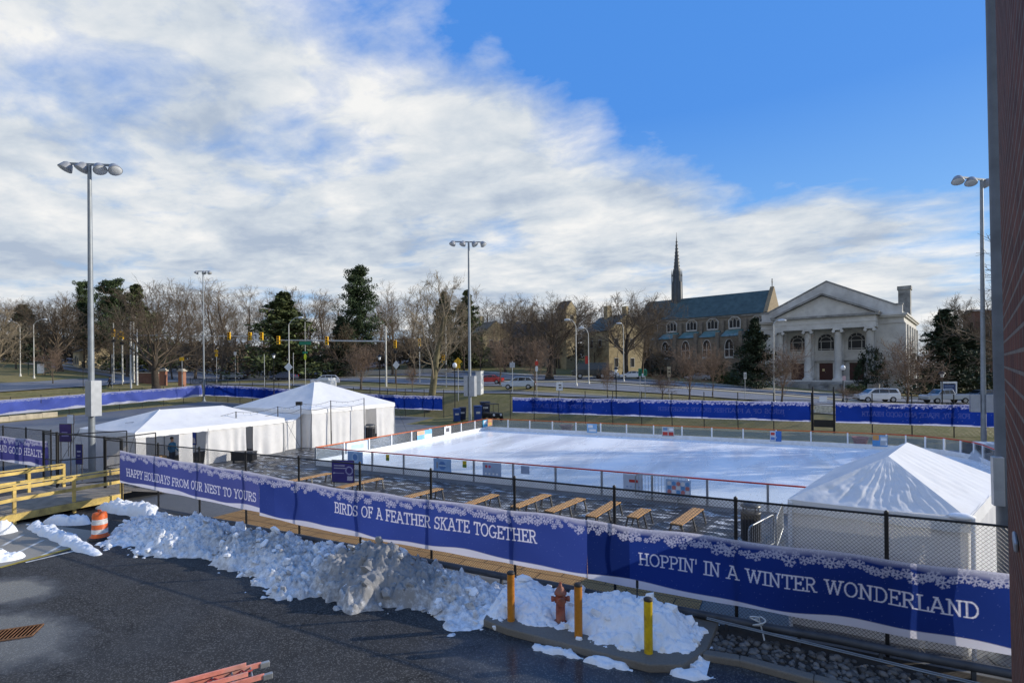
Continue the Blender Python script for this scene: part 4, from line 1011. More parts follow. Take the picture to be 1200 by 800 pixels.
leaf((GU+1.4, FV+.5), (GU+2.6, FV+2.9), .12, 2.6, 'gate_leaf'); leaf((FU0-2.4, FV+.5), (FU0-3.0, FV+3.0), .12, 2.6, 'gate_leaf'); leaf((FU0-2.2, FV+.45), (FU0-.95, FV+.42), .1, 2.6, 'side_panel'); leaf((GU+.06, FV+.45), (GU+1.3, FV+.45), .1, 2.6, 'side_panel')
MB().b2(GU, FV+.4, 2.66, FU0-.9, FV+.45, 2.72).build('head_rail', M_BLK, gt)
M_TIM = mat('treated_timber', (.64, .46, .14), .7, .35, 2.5, bump=.25, bs=30, dirt=(.16, .12, .06))
M_DECK = mat('weathered_deck', (.26, .22, .17), .8, .4, 2.5, bump=.2, bs=30)
rp = thing('wooden_ramp', 'yellowish timber ramp and landing with post and rail sides, at the gate', 'ramp', (-27, 10, 0))
RXE, RXW = -25.35, -29.2
dk = MB(); y = 6.6; 
zd = lambda y: .42 if y > 8.9 else .42-(8.9-y)*.05
while y < 12.9: dk.box(((RXE+RXW)/2, y, zd(y)), (RXE-RXW+.1, .132, .036)); y += .14
dk.build('deck_boards', M_DECK, rp)
ap = MB(); ap.add([(RXW, 12.9, .42), (RXE, 12.9, .42), (RXE-.2, 14.4, .03), (RXW-.6, 14.4, .03)], [(0, 1, 2, 3)]); ap.build('end_slope', M_DECK, rp)
def side(pts, nm='railing'):
    f = MB()
    for i, (x, y) in enumerate(pts):
        MB().box((x, y, .72), (.10, .10, 1.52)).build('rail_post', M_TIM, rp, .006)
        if i:
            x0, y0 = pts[i-1]; z0, z1 = zd(y0), zd(y)
            for dz, w_, h_ in ((1.06, .15, .042), (.93, .04, .13), (.52, .04, .13)): f.bar((x0+(.07 if dz < 1 else 0), y0, z0+dz), (x+(.07 if dz < 1 else 0), y, z1+dz), w_, h_)
            f.bar((x0+.075, y0, z0-.14), (x+.075, y, z1-.14), .045, .26)
    f.build(nm, M_TIM, rp)
side([(RXE, 6.7), (RXE, 8.9), (RXE, 10.75), (RXE, 12.45)]); 
side([(RXW, 6.7), (RXW, 8.9), (RXW, 10.75), (RXW, 12.0)])
# ------------------------------------------------------------------ traffic barrel, bollards, hydrant
def stripe_mat(name, bands):
    m, nt, out = nodes(name); g = N(nt, 'ShaderNodeTexCoord'); s = N(nt, 'ShaderNodeSeparateXYZ'); nt.links.new(g.outputs['Object'], s.inputs[0])
    r = N(nt, 'ShaderNodeValToRGB'); r.color_ramp.interpolation = 'CONSTANT'; e = r.color_ramp.elements
    e[0].position, e[0].color = bands[0][0], (*bands[0][1], 1); e[1].position, e[1].color = bands[1][0], (*bands[1][1], 1)
    for p_, c_ in bands[2:]: q_ = e.new(p_); q_.color = (*c_, 1)
    nt.links.new(s.outputs['Z'], r.inputs[0]); n_ = ntex(nt, pos(nt), 9, 6, .7)
    c = mixc(nt, fr(nt, n_, .45, .75, 0, .55), r.outputs['Color'], (.12, .09, .07)); bsdf(nt, out, c, .5, 0, .4); return m
OR, BW = (.72, .12, .012), (.62, .61, .58)
p = at_level(117, 631); br = thing('traffic_barrel', 'orange traffic barrel with white bands at the end of the snow bank', 'traffic barrel', (p.x, p.y, 0)); br.scale = (.8, .8, .88)
MB().lathe([(.33, .0), (.34, .05), (.335, .07), (.285, .08), (.285, .36), (.275, .37), (.275, .62), (.262, .63), (.262, .84), (.25, .86), (.24, .94), (.16, .965), (.02, .97)], (p.x, p.y, .06), 24).build('drum', stripe_mat('barrel_bands', [(0, OR), (.235, BW), (.40, OR), (.58, BW), (.77, OR)]), br)
MB().lathe([(.40, 0), (.41, .06), (.33, .10)], (p.x, p.y, 0), 24).build('rubber_base', M_BLK, br)
MB().path([(p.x-.12, p.y, 1.02), (p.x-.1, p.y, 1.1), (p.x+.1, p.y, 1.1), (p.x+.12, p.y, 1.02)], .022, 6).build('handle', mat('barrel_top', OR, .5), br)
M_BY = mat('bollard_yellow', (.62, .42, .012), .45, .25, 7, bump=.1, bs=30, dirt=(.2, .1, .03)); M_BO = mat('bollard_orange', (.52, .20, .02), .45, .25, 7, bump=.1, bs=30, dirt=(.2, .08, .02))
for (px, py, top, m_, lab) in ((599, 728, 670, M_BO, 'orange yellow steel bollard in the snow left of the hydrant'), (678, 747, 684, M_BO, 'orange yellow steel bollard just right of the hydrant'), (760, 766, 701, M_BY, 'bright yellow steel bollard at the tip of the kerbed island')):
    p = at_level(px, py, .12); h = zat(px, top, -p.x*SY+p.y*CY)
    b_ = thing('bollard', lab, 'bollard', (p.x, p.y, 0), group='steel bollards round the hydrant')
    MB().lathe([(.082, .05), (.082, h-.03)], (p.x, p.y, 0), 20).build('tube', m_, b_)
    MB().lathe([(.084, h-.035), (.086, h), (.06, h+.02), (.01, h+.025)], (p.x, p.y, 0), 20).build('cap', mat('bollard_cap', (.03, .025, .02), .6), b_)
p = at_level(657, 727, .15); M_HY = mat('hydrant_red', (.36, .10, .055), .55, .35, 8, bump=.3, bs=30, dirt=(.2, .12, .08))
hy = thing('fire_hydrant', 'faded red fire hydrant standing in the snow between two bollards', 'fire hydrant', (p.x, p.y, 0)); hy.scale = (.86, .86, .92); x, y = p.x, p.y
MB().lathe([(.16, .1), (.16, .16), (.12, .17), (.115, .6), (.15, .61), (.15, .66), (.125, .67), (.12, .78), (.155, .79), (.155, .83), (.13, .86), (.09, .93), (.045, .97), (.04, 1.02), (.01, 1.03)], (x, y, 0), 20).build('barrel', M_HY, hy)
for a_, r_, l_ in ((YAW-PI/2, .085, .24), (YAW, .06, .23), (YAW+PI, .06, .23)):
    d_ = Vector((math.cos(a_), math.sin(a_), 0)); c_ = Vector((x, y, .68))
    MB().tube(c_, c_+d_*l_*.8, r_*.85, n=12).tube(c_+d_*l_*.72, c_+d_*l_, r_*1.15, n=8).build('outlet_cap', M_HY, hy)
MB().lathe([(.028, 1.02), (.028, 1.07)], (x, y, 0), 5).build('top_nut', M_HY, hy)
# kerbed island
isl = [(-6.05, 10.55), (-5.85, 9.86), (-5.2, 9.74), (-3.6, 9.70), (-2.25, 9.68), (-1.7, 9.95), (-1.38, 10.7), (-1.3, 12.0), (-6.1, 12.0)]
M_KERB = m_road('kerb_concrete', (.13, .115, .095), (.21, .187, .155))
o = MB().flat(isl, -.02, .15).build('kerb', M_KERB, None, .03); o['kind'] = 'structure'
k0, k1 = at_level(826, 768), at_level(1010, 812)
ks = MB(); kp = [Vector((-1.45, 10.62, 0)), Vector((-.8, 10.72, 0)), Vector((.4, 10.62, 0)), Vector((4.6, 10.2, 0))]
for a, b_ in zip(kp[:-1], kp[1:]): ks.bar((a.x, a.y, .055), (b_.x, b_.y, .055), .22, .15)
o = ks.build('kerb', M_KERB, None, .03); o['kind'] = 'structure'
o = quad_sheet('soil', [(-1.4, 10.65), (4.6, 10.3), (4.6, 12.2), (-1.4, 12.2)], .012, mat('dark_soil', (.035, .028, .022), .9, .4, 5))

# ------------------------------------------------------------------ snow
def m_snow():
    m, nt, out = nodes('ploughed_snow'); v = pos(nt)
    a = ntex(nt, v, 1.1, 6, .68, .3); b = ntex(nt, v, 6, 7, .72); g = ntex(nt, v, 22, 5, .7)
    at = N(nt, 'ShaderNodeAttribute'); at.attribute_name = 'dirt'
    d = math_(nt, 'ADD', at.outputs['Fac'], math_(nt, 'MULTIPLY', math_(nt, 'SUBTRACT', b, .5), 1.5))
    c = mixc(nt, fr(nt, a, .3, .7), (.80, .82, .84), (.90, .91, .92))
    c = mixc(nt, fr(nt, d, .38, .95, 0, .8), c, (.15, .138, .125)); c = mixc(nt, fr(nt, g, .58, .78, 0, .4), c, (.22, .21, .2))
    p = bsdf(nt, out, c, .7, 0, .3, b, .35, .05); return m
M_SNOW = m_snow()
def fbm(p, o=5, l=2.1, g=.5):
    s = 0; a = 1
    for _ in range(o): s += a*noise.noise(p); p = p*l; a *= g
    return s
def snow_field(name, label, x0, x1, y0, y1, step, hf, seed, dirtf=None, kind=None, chunks=0, base=0.0):
    nx, ny = int((x1-x0)/step), int((y1-y0)/step); vs = []; dr = []; pts = []
    for j in range(ny+1):
        y = y0+(y1-y0)*j/ny
        for i in range(nx+1):
            x = x0+(x1-x0)*i/nx; h = hf(x, y)
            q = Vector((x*1.25, y*1.25, seed)); n_ = fbm(q, 4)
            lump = abs(noise.noise(Vector((x*3.2, y*3.2, seed+9))))+.5*abs(noise.noise(Vector((x*7, y*7, seed+4))))
            vd, vp = noise.voronoi(Vector((x*4.6+.35*noise.noise(Vector((x*3, y*3, 2))), y*4.6+.35*noise.noise(Vector((x*3, y*3, 7))), seed)))
            vd2, vp2 = noise.voronoi(Vector((x*11, y*11, seed)))
            blk = .10*noise.noise(vp[0]*3.71)+.35*min(.25, vd[1]-vd[0])*(.5+noise.noise(vp[0]*5.3))+.05*noise.noise(vp2[0]*4.1)+.09*min(.25, vd2[1]-vd2[0])
            k = max(0.0, min(1.0, h*5+.12))*(.55 if seed == 12 else (.7 if name == 'snow_patch' else 1.0))
            z = h + k*(n_*.15 + (lump-.3)*.12 + blk*1.25 + .04*noise.noise(Vector((x*15, y*15, seed)))+.018*noise.noise(Vector((x*27, y*27, seed)))) if h > 0 else h
            if h > -.2: z = max(z, h*.35) if h > 0 else h
            vs.append((x, y, z+base)); dr.append(dirtf(x, y, z) if dirtf else 0.0)
            if h > .02: pts.append((x, y, z))
    n = nx+1; mb = MB(); mb.v = vs; alive = None
    if name == 'snow_patch':                      # keep the one connected crust
        par = list(range(len(vs)))
        def fd(i):
            while par[i] != i: par[i] = par[par[i]]; i = par[i]
            return i
        for j in range(ny):
            for i in range(nx):
                f = (j*n+i, j*n+i+1, (j+1)*n+i+1, (j+1)*n+i)
                if max(vs[k][2] for k in f) > base-.03:
                    for k in f[1:]: par[fd(k)] = fd(f[0])
        cnt = {}
        for i in range(len(vs)): r_ = fd(i); cnt[r_] = cnt.get(r_, 0)+1
        alive = max(cnt, key=cnt.get)
    for j in range(ny):
        for i in range(nx):
            f = (j*n+i, j*n+i+1, (j+1)*n+i+1, (j+1)*n+i)
            if max(vs[k][2] for k in f) > base-.03 and (alive is None or fd(f[0]) == alive): mb.f.append(f); mb.s.append(True)
    rn = random.Random(seed)
    for _ in range(chunks):
        x, y, z = rn.choice(pts); r = rn.choice((.02, .025, .03, .04, .06, .09, .13))*rn.uniform(.7, 1.2)
        M = Matrix.Rotation(rn.uniform(0, 6), 3, 'X') @ Matrix.Rotation(rn.uniform(0, 6), 3, 'Z')
        if rn.random() < .14: y -= rn.uniform(0, .45); x += rn.uniform(-.3, .3); z = min(z, hf(x, y) if hf(x, y) > 0 else 0)
        c = Vector((x, y, max(0, z)+r*.3+base)); st_ = len(mb.v)
        pr = [(1e-5, -.8), (.9, -.45), (1, .35), (.35, .85), (1e-5, .9)]; sf_ = len(mb.s)
        mb.lathe([(a*r*rn.uniform(.75, 1.2), b_*r*rn.uniform(.6, 1)) for a, b_ in pr], c, 5, M @ Matrix.Diagonal((rn.uniform(.8, 1.5), rn.uniform(.7, 1.1), rn.uniform(.5, .9))))
        mb.s[sf_:] = [False]*(len(mb.s)-sf_)
        dd = (dirtf(x, y, z) if dirtf else 0)*rn.uniform(.3, 1.3); dr += [dd]*(len(mb.v)-st_)
    o = mb.build(name, M_SNOW); at = o.data.attributes.new('dirt', 'FLOAT', 'POINT'); at.data.foreach_set('value', np.array(dr, np.float32))
    tag(o, label, 'snow bank' if name == 'snow_bank' else 'snow', None, kind); return o
def g1(x, c, w): return math.exp(-((x-c)/w)**2)
def bank(x, y):
    # crest runs along the fence; the heap is highest left of the island
    crest = 10.75+.15*math.sin(x*.9)
    top = .35 + .52*g1(x, -9.3, 1.5) + .17*g1(x, -13.6, 1.6) + .22*g1(x, -17.4, 1.8) - .08*g1(x, -11.6, .6) + .07*math.sin(x*1.7)+.05*math.sin(x*4.1)
    ends = min(1, max(0, (x+21.6)/1.6))*min(1, max(0, (-5.75-x)/1.5))
    foot = 9.3 + .35*math.sin(x*.8+1) + .22*math.sin(x*2.3) + .55*max(0, (-17-x)/4)
    if y < crest: t = (y-foot)/(crest-foot)
    else: t = 1-(y-crest)/(11.9-crest)
    t += .34*noise.noise(Vector((x*1.5, y*1.5, 5)))*(1-min(1, max(0, t)))+.22*noise.noise(Vector((x*4.5, y*4.5, 8)))*(1-min(1, max(0, t)))
    return top*ends*(1-(1-max(0, min(1, t)))**1.7)-.012 if t > 0 and ends > .06 else -.06
def bank_dirt(x, y, z): return .85*g1(x, -9.1, 1.9)*(.35+.65*g1(y, 10.4, .9))+.35*g1(x, -14.5, 2.4)*g1(y, 10.6, .8)+.47
snow_field('snow_bank', 'long heap of grey ploughed snow along the banner fence, dirtiest at its tallest point', -22, -5.5, 8.6, 12.2, .032, bank, 3, bank_dirt, None, 700)
bols = [at_level(px, py, .12) for px, py in ((599, 728), (678, 747), (760, 766))]+[at_level(657, 727, .15)]
def isnow(x, y):
    front = 9.98+.10*math.sin(x*2.5)+.12*g1(x, -1.9, .5)
    t = (y-front)/.75; 
    if t <= 0: return -.12
    h = .10+.24*min(1, t)+.32*g1(x, -4.0+.9, .8)*g1(y, 11.2, .7)+.16*g1(x, -2.2, .6)*g1(y, 10.9, .6)+.22*g1(x, -5.5, .6)*g1(y, 11.1, .8)
    h *= min(1, max(0, (x+6.1)/.3))*min(1, max(0, (-1.35-x)/.7))*min(1, max(.25, (12.25-y)/.9))
    for b_ in bols: h *= 1-.75*g1(math.hypot(x-b_.x, y-b_.y), 0, .2)
    return h*1.0+.01
snow_field('snow_bank', 'clean white snow heaped on the kerbed island round the bollards and hydrant', -6.1, -1.3, 9.8, 12.15, .028, isnow, 12, lambda x, y, z: .12, None, 90, .0)
def patch(cx, cy, rx, ry, h, label, seed, rot=0.0, ch=25):
    ca, sa = math.cos(rot), math.sin(rot)
    def f(x, y):
        dx, dy = x-cx, y-cy; u, w_ = (dx*ca+dy*sa)/rx, (-dx*sa+dy*ca)/ry
        e = 1-math.hypot(u, w_)+(.45*noise.noise(Vector((x*1.6, y*1.6, seed))) if ch else .55*noise.noise(Vector((x*4.2, y*5.5, seed)))+.3*noise.noise(Vector((x*11, y*11, seed)))); return h*min(1, e*2)**.7 if e > 0 else -.06
    m_ = max(rx, ry)*1.5
    snow_field('snow_patch', label, cx-m_, cx+m_, cy-m_, cy+m_, .04, f, seed, lambda x, y, z: .2, None, 0)
for a, e_, ry, h, lab, sd in [((40, 618), (108, 647), .26, .17, 'ridge of ploughed snow along the edge of the hatched apron', 22),
       ((58, 612), (104, 614), .28, .28, 'lumpy snow heap beside the foot of the timber ramp left of the traffic barrel', 23), ((-14, 652), (22, 656), .38, .14, 'crusty snow lying on the hatched apron at the picture edge', 24), ((128, 596), (190, 606), .42, .36, 'snow heap in front of the fence behind the traffic barrel', 25),
       ((-14, 627), (22, 622), .25, .28, 'snow at the left foot of the timber ramp', 26)]:
    p, q = at_level(*a), at_level(*e_); m_ = (p+q)/2; patch(m_.x, m_.y, (q-p).length*.62, ry, h, lab, sd, rot=math.atan2(q.y-p.y, q.x-p.x))
for (px, py, rx, lab, sd) in ((648, 762, .5, 'thin strip of slush below the island kerb, left of the yellow bollard', 31), (712, 778, .45, 'thin strip of slush below the island kerb under the yellow bollard', 32), (808, 791, .42, 'flat crust of snow on the wet asphalt off the island tip', 33)):
    p = at_level(px, py); patch(p.x, p.y, rx, .14, .07, lab, sd, rot=.1, ch=0)
# stones along the fence
rn = random.Random(4); ST = MB()
for _ in range(1000):
    x = rn.uniform(-1.35, 4.4); y = rn.uniform(10.75-.06*x, 11.75); r = rn.choice((.035, .045, .055, .07, .085))*rn.uniform(.7, 1.1)
    pr = [(max(1e-5, math.sin(PI*i/5)), -math.cos(PI*i/5)) for i in range(6)]; M = Matrix.Rotation(rn.uniform(0, 6), 3, 'Z') @ Matrix.Rotation(rn.uniform(-.5, .5), 3, 'X') @ Matrix.Diagonal((rn.uniform(.8, 1.3), rn.uniform(.7, 1), rn.uniform(.5, .8)))
    ST.lathe([(a*r*rn.uniform(.85, 1.1), b_*r) for a, b_ in pr], (x, y, r*.35), 8, M)
o = ST.build('river_stones', mat('river_stone', (.115, .108, .10), .7, .3, 4, island=.65)); tag(o, 'bed of rounded grey stones along the foot of the fence', 'stones', None, 'stuff')
# chilled-water pipe along the fence foot and the pale cables in front of it
pp = thing('coolant_pipe', 'thick dark pipe running on brackets along the foot of the banner fence', 'pipe', (-22, 11.98, 0))
MB().path([(-22.5, 12.02, .2)]+[(x, 11.98+.015*math.sin(x), .24+.01*math.sin(x*2.1)) for x in np.arange(-22, 4.7, 1.2)], .085, 10).build('pipe', M_PIPE, pp)
for x in np.arange(-21.4, 4.4, 1.35): MB().box((x, 11.98, .09), (.06, .08, .2)).build('bracket', M_PIPE, pp)
cb = thing('cable', 'pair of pale cables stretched over the stones beside the dark pipe', 'cable', (-1.3, 11.3, .2)); M_CB = mat('pale_cable', (.2, .23, .26), .5)
for dy in (0, .07): MB().path([(-1.5, 11.62+dy, .32), (.5, 11.5+dy, .27), (2, 11.38+dy, .25), (4.6, 11.2+dy, .22)], .014, 5).build('strand', M_CB, cb)
rp_ = [(-.62+.10*math.sin(t*2.3)+.02*t, 11.78+.05*math.cos(t*1.7), .40+.10*math.sin(t*1.1)) for t in np.linspace(0, 7, 40)]+[(-.42, 11.7, .1), (-.40, 11.66, .02)]
o = MB().path(rp_, .016, 5).build('rope_coil', mat('white_rope', (.55, .58, .6), .7)); tag(o, 'tangled pale rope hanging over the dark pipe', 'rope')
p = at_level(746, 727, .2); sh = thing('marker_stake', 'thin dark stake stuck in the snow beside the yellow bollard', 'stake', (p.x, p.y, 0)); MB().tube((p.x, p.y, .1), (p.x+.02, p.y, .95), .014, n=6).build('shaft', M_BLK, sh); MB().box((p.x+.02, p.y, .98), (.05, .03, .16)).build('grip', M_BLK, sh)
# ladder
M_FG = mat('pink_fibreglass', (.70, .25, .19), .5, .3, 5, dirt=(.5, .35, .3)); 
l0, l1 = at_level(120, 826, .2), at_level(306, 776, .2); d_ = (l1-l0).normalized(); n_ = Vector((-d_.y, d_.x, 0)); l1 = l1
lad = thing('extension_ladder', 'pink fibreglass extension ladder lying on the asphalt at the bottom edge', 'ladder', (l0.x, l0.y, 0))
for s, nm in ((0, 'rail'), (1, 'rail')):
    q = n_*(-.44*s); MB().bar(l0+q+Vector((0, 0, -.03)), l1+q+Vector((0, 0, -.03)), .035, .09).build(nm, M_FG, lad, .004)
    MB().bar(l0+q+n_*(-.05 if s == 0 else .05)+Vector((0, 0, .06)), l1-d_*.25+q+n_*(-.05 if s == 0 else .05)+Vector((0, 0, .06)), .03, .08).build(nm, M_FG, lad, .004)
L = (l1-l0).length; k = .18
while k < L: MB().tube(l1-d_*k+Vector((0, 0, -.03)), l1-d_*k-n_*.44+Vector((0, 0, -.03)), .017, n=8).build('rung', M_GALV, lad); k += .3
for s in (0, 1):
    q = l1+n_*(-.44*s); MB().box(q+d_*.06+Vector((0, 0, -.05)), (.16, .07, .10), rz=math.atan2(d_.y, d_.x)).build('foot', M_GALV, lad, .01)
rp2 = MB().path([l1-d_*.2-n_*.2+Vector((.05*math.sin(k*2), .04*math.cos(k*3), .03*math.sin(k)))-d_*(k*.07) for k in range(16)], .016, 5).build('pull_rope', mat('red_rope', (.3, .03, .03), .7), lad)
# drain
p0, p1 = at_level(-14, 744), at_level(44, 742); c_ = (p0+p1)/2
dg = thing('drain_grate', 'rusty slotted drain grate set in the wet asphalt at the left edge', 'drain', (c_.x, c_.y, 0), 0)
M_RUST = mat('rusty_iron', (.20, .10, .045), .8, .4, 8, bump=.3, bs=40)
ux = (at_level(44, 735)-at_level(-10, 743)); L = ux.length; ux /= L; uy = Vector((-ux.y, ux.x, 0)); Wd = .56
base_c = at_level(17, 742)
P = lambda a, b_, z: base_c+ux*a+uy*b_+Vector((0, 0, z))
MB().add([P(-L/2, -Wd/2, .004), P(L/2, -Wd/2, .004), P(L/2, Wd/2, .004), P(-L/2, Wd/2, .004)], [(0, 1, 2, 3)]).build('pit_shade', mat('pit_shade_black', (.004, .004, .004), 1, .2, 2, spec=0), dg)  # flat black sheet painted as the shade below the slots
f = MB()
for b_ in (-1, 1): f.bar(P(-L/2, b_*Wd/2, .012), P(L/2, b_*Wd/2, .012), .03, .02); f.bar(P(b_*L/2, -Wd/2, .0135), P(b_*L/2, Wd/2, .0135), .03, .02)
f.build('frame', M_RUST, dg); f = MB(); n = 11
for k in range(1, n): f.bar(P(-L/2+L*k/n, -Wd/2, .0105), P(-L/2+L*k/n, Wd/2, .0105), .015, .014)
f.build('slats', M_RUST, dg)
# ------------------------------------------------------------------ corner of the brick building beside the viewpoint
def m_brick():
    m, nt, out = nodes('red_brick'); tcn = N(nt, 'ShaderNodeTexCoord'); s = N(nt, 'ShaderNodeSeparateXYZ'); nt.links.new(tcn.outputs['Object'], s.inputs[0])
    cx = N(nt, 'ShaderNodeCombineXYZ'); nt.links.new(math_(nt, 'ADD', s.outputs['X'], s.outputs['Y']), cx.inputs[0]); nt.links.new(s.outputs['Z'], cx.inputs[1])
    v = cx.outputs[0]; br = N(nt, 'ShaderNodeTexBrick'); nt.links.new(v, br.inputs['Vector'])
    for k, q in (('Scale', 1), ('Mortar Size', .008), ('Mortar Smooth', .25), ('Bias', -.2), ('Brick Width', .205), ('Row Height', .0755)): br.inputs[k].default_value = q
    br.inputs['Color1'].default_value = (.19, .06, .034, 1); br.inputs['Color2'].default_value = (.085, .03, .02, 1); br.inputs['Mortar'].default_value = (.24, .205, .17, 1)
    n_ = ntex(nt, pos(nt), 9, 6, .7); g = ntex(nt, pos(nt), 60, 4)
    c = mixc(nt, fr(nt, n_, .35, .75, 0, .6), br.outputs['Color'], (.07, .025, .018)); 
    h = math_(nt, 'ADD', math_(nt, 'MULTIPLY', br.outputs['Fac'], -1.0), math_(nt, 'MULTIPLY', g, .35))
    bsdf(nt, out, c, .85, 0, .2, h, .8, .008); return m
ex, ey = c2w(3.075, 3.3); dx, dy = c2w(.895, 1.0); a_ = math.atan2(-dy, -dx)
bw = thing('brick_building', 'corner of a red brick building filling the right edge', 'building', (0, 0, 0))
MB().b2(0, 0, -6.0, 2.9, .38, 7.5).build('wall', m_brick(), bw)
MB().b2(1.42, -.016, -.42, 1.62, -.002, -.38).build('wall_box', M_BOX, bw, .01)

bw.location = (ex, ey, EYE-.3); bw.rotation_euler = (LEAN(.9) @ Matrix.Rotation(a_, 3, 'Z')).to_euler()
# ------------------------------------------------------------------ trees
M_BARK = mat('bark_grey_brown', (.085, .066, .050), .9, .35, 3, bump=.4, bs=18); M_TWIG = mat('bare_twigs', (.165, .122, .078), .9, .3, .25)
M_BARKD = mat('bark_dark', (.045, .036, .028), .9, .35, 3); M_TWIGD = mat('dark_twigs', (.12, .092, .065), .9, .3, .6)
M_TWIGR = mat('reddish_twigs', (.205, .142, .10), .9, .3, .8); M_MOSS = mat('mossy_bark', (.16, .14, .075), .9, .45, 2, dirt=(.05, .04, .03)); M_TWIGP = mat('pale_twigs', (.27, .22, .15), .9, .3, .6)
def bare_tree(seed, style='tall', H=20.0, wood=None, twig=None, r0=None, twr=.011, dens=1.0):
    """tapered trunk, limbs, branches, twigs; trunk and crown are separate parts"""
    rn = random.Random(seed); tr = MB(); cr = MB()
    r0 = r0 or .021*H
    wood = wood or M_BARK; twig = twig or M_TWIG
    UP = Vector((0, 0, 1))
    def stem(mb, p, d, L, ra, rb, seg, n, wob, trop):
        pts = [p.copy()]; ds = []
        for i in range(seg):
            d = (d + Vector((rn.gauss(0, wob), rn.gauss(0, wob), rn.gauss(0, wob))) + UP*trop).normalized()
            p = p + d*(L/seg); pts.append(p.copy()); ds.append(d.copy())
        mb.path(pts, [ra+(rb-ra)*i/seg for i in range(seg+1)], n, cap=False); return pts, ds
    def side(d, ang, az):
        a = d.orthogonal().normalized(); b_ = d.cross(a); return (d*math.cos(ang) + (a*math.cos(az)+b_*math.sin(az))*math.sin(ang)).normalized()
    P = {'tall': dict(th=.82, n1=20, f0=.26, a1=(35, 62), l1=.34, tp=.10, dec=.75, n2=9, n3=8, n4=5),
         'oak': dict(th=.40, n1=15, f0=.42, a1=(38, 78), l1=.62, tp=.055, dec=.35, n2=10, n3=8, n4=5),
         'wood': dict(th=.70, n1=14, f0=.25, a1=(22, 48), l1=.46, tp=.075, dec=.5, n2=7, n3=6, n4=4),
         'wood2': dict(th=.5, n1=13, f0=.35, a1=(28, 62), l1=.52, tp=.07, dec=.38, n2=8, n3=6, n4=4),
         'vase': dict(th=.34, n1=17, f0=.45, a1=(12, 36), l1=.70, tp=.02, dec=.25, n2=9, n3=5, n4=3),
         'open': dict(th=.62, n1=12, f0=.24, a1=(28, 58), l1=.52, tp=.06, dec=.45, n2=9, n3=8, n4=5)}[style]
    pts, ds = stem(tr, Vector((0, 0, -.3)), UP.copy(), P['th']*H, r0, r0*(.30 if style in ('tall', 'wood') else .55), 9, 8, .045 if style != 'open' else .06, .02)
    tr.lathe([(r0*1.7, -.3), (r0*1.25, .25), (r0*1.0, .8)], (0, 0, 0), 8)
    az = rn.uniform(0, 6)
    N1 = int(P['n1']*dens)
    for i in range(N1):
        t = P['f0'] + (1-P['f0'])*(i+.5*rn.random())/N1; k = min(8.99, t*9); j = int(k); p = pts[j].lerp(pts[j+1], k-j)
        az += 2.4+rn.gauss(0, .35); up_ = (t-P['f0'])/(1-P['f0'])
        ang = R(rn.uniform(*P['a1']))*(1-.45*up_); L = P['l1']*H*(1-P['dec']*up_)*rn.uniform(.75, 1.1)
        rr = r0*(.36-.16*up_)*(.85 if style != 'vase' else .55)
        lp, ld = stem(cr if True else tr, p, side(ds[j], ang, az), L, rr, rr*.22, 7, 5, .13, P['tp'])
        n2 = P['n2']; 
        for q in range(n2):
            s = .22+.78*(q+rn.random()*.7)/n2; k2 = min(6.99, s*7); j2 = int(k2); p2 = lp[j2].lerp(lp[j2+1], k2-j2)
            L2 = L*(.42-.2*s)*rn.uniform(.7, 1.25); r2 = max(twr*1.5, rr*(1-.75*s)*.45)
            bp, bd = stem(cr, p2, side(ld[j2], R(rn.uniform(28, 62)), rn.uniform(0, 6.3)), L2, r2, twr*1.1, 4, 4, .17, P['tp']*1.0)
            for w in range(P['n3']):
                s3 = .2+.8*(w+rn.random())/P['n3']; k3 = min(3.99, s3*4); j3 = int(k3); p3 = bp[j3].lerp(bp[j3+1], k3-j3)
                L3 = max(.45, L2*.52*rn.uniform(.6, 1.3))
                tp_, td = stem(cr, p3, side(bd[j3], R(rn.uniform(25, 60)), rn.uniform(0, 6.3)), L3, twr*1.15, twr*.6, 3, 3, .18, P['tp'])
                for x in range(P['n4']):
                    j4 = min(2, int(3*(.25+.75*(x+rn.random())/P['n4']))); p4 = tp_[j4].lerp(tp_[j4+1], rn.random())
                    stem(cr, p4, side(td[j4], R(rn.uniform(20, 55)), rn.uniform(0, 6.3)), L3*.5*rn.uniform(.6, 1.3), twr*.75, twr*.45, 2, 3, .15, P['tp'])
    o = thing('bare_tree', 'x', 'tree'); tr.build('trunk', wood, o); cr.build('crown', twig, o); o['H'] = H
    # true top, for sizing
    o['top'] = max(v[2] for v in cr.v); return o
def leaf_quads(mb, c, rad, n, size, rn, flat=1.0, droop=0.0):
    for _ in range(n):
        while True:
            q = Vector((rn.uniform(-1, 1), rn.uniform(-1, 1), rn.uniform(-1, 1)))
            if q.length < 1: break
        q = q*(.55+.45*q.length)/max(.3, 1)
        p = c+Vector((q.x*rad, q.y*rad, q.z*rad*flat-droop*(q.x*q.x+q.y*q.y)*rad))
        a = Vector((rn.gauss(0, 1), rn.gauss(0, 1), rn.gauss(0, .7))).normalized(); b_ = a.orthogonal().normalized()
        b_ = (Matrix.Rotation(rn.uniform(0, 6), 3, a) @ b_); s = size*rn.uniform(.6, 1.3)
        mb.add([p-a*s, p+b_*s*.45, p+a*s, p-b_*s*.45], [(0, 1, 2, 3)])
M_CEDAR = mat('cedar_needles', (.075, .095, .03), .8, .35, .5, island=.5); M_DKGR = mat('dark_needles', (.024, .038, .016), .85, .35, .5, island=.5); M_PINE = mat('pine_needles', (.05, .078, .028), .8, .35, .5, island=.55); M_BOX2 = mat('boxwood_leaves', (.05, .075, .02), .8, .35, 1, island=.5)
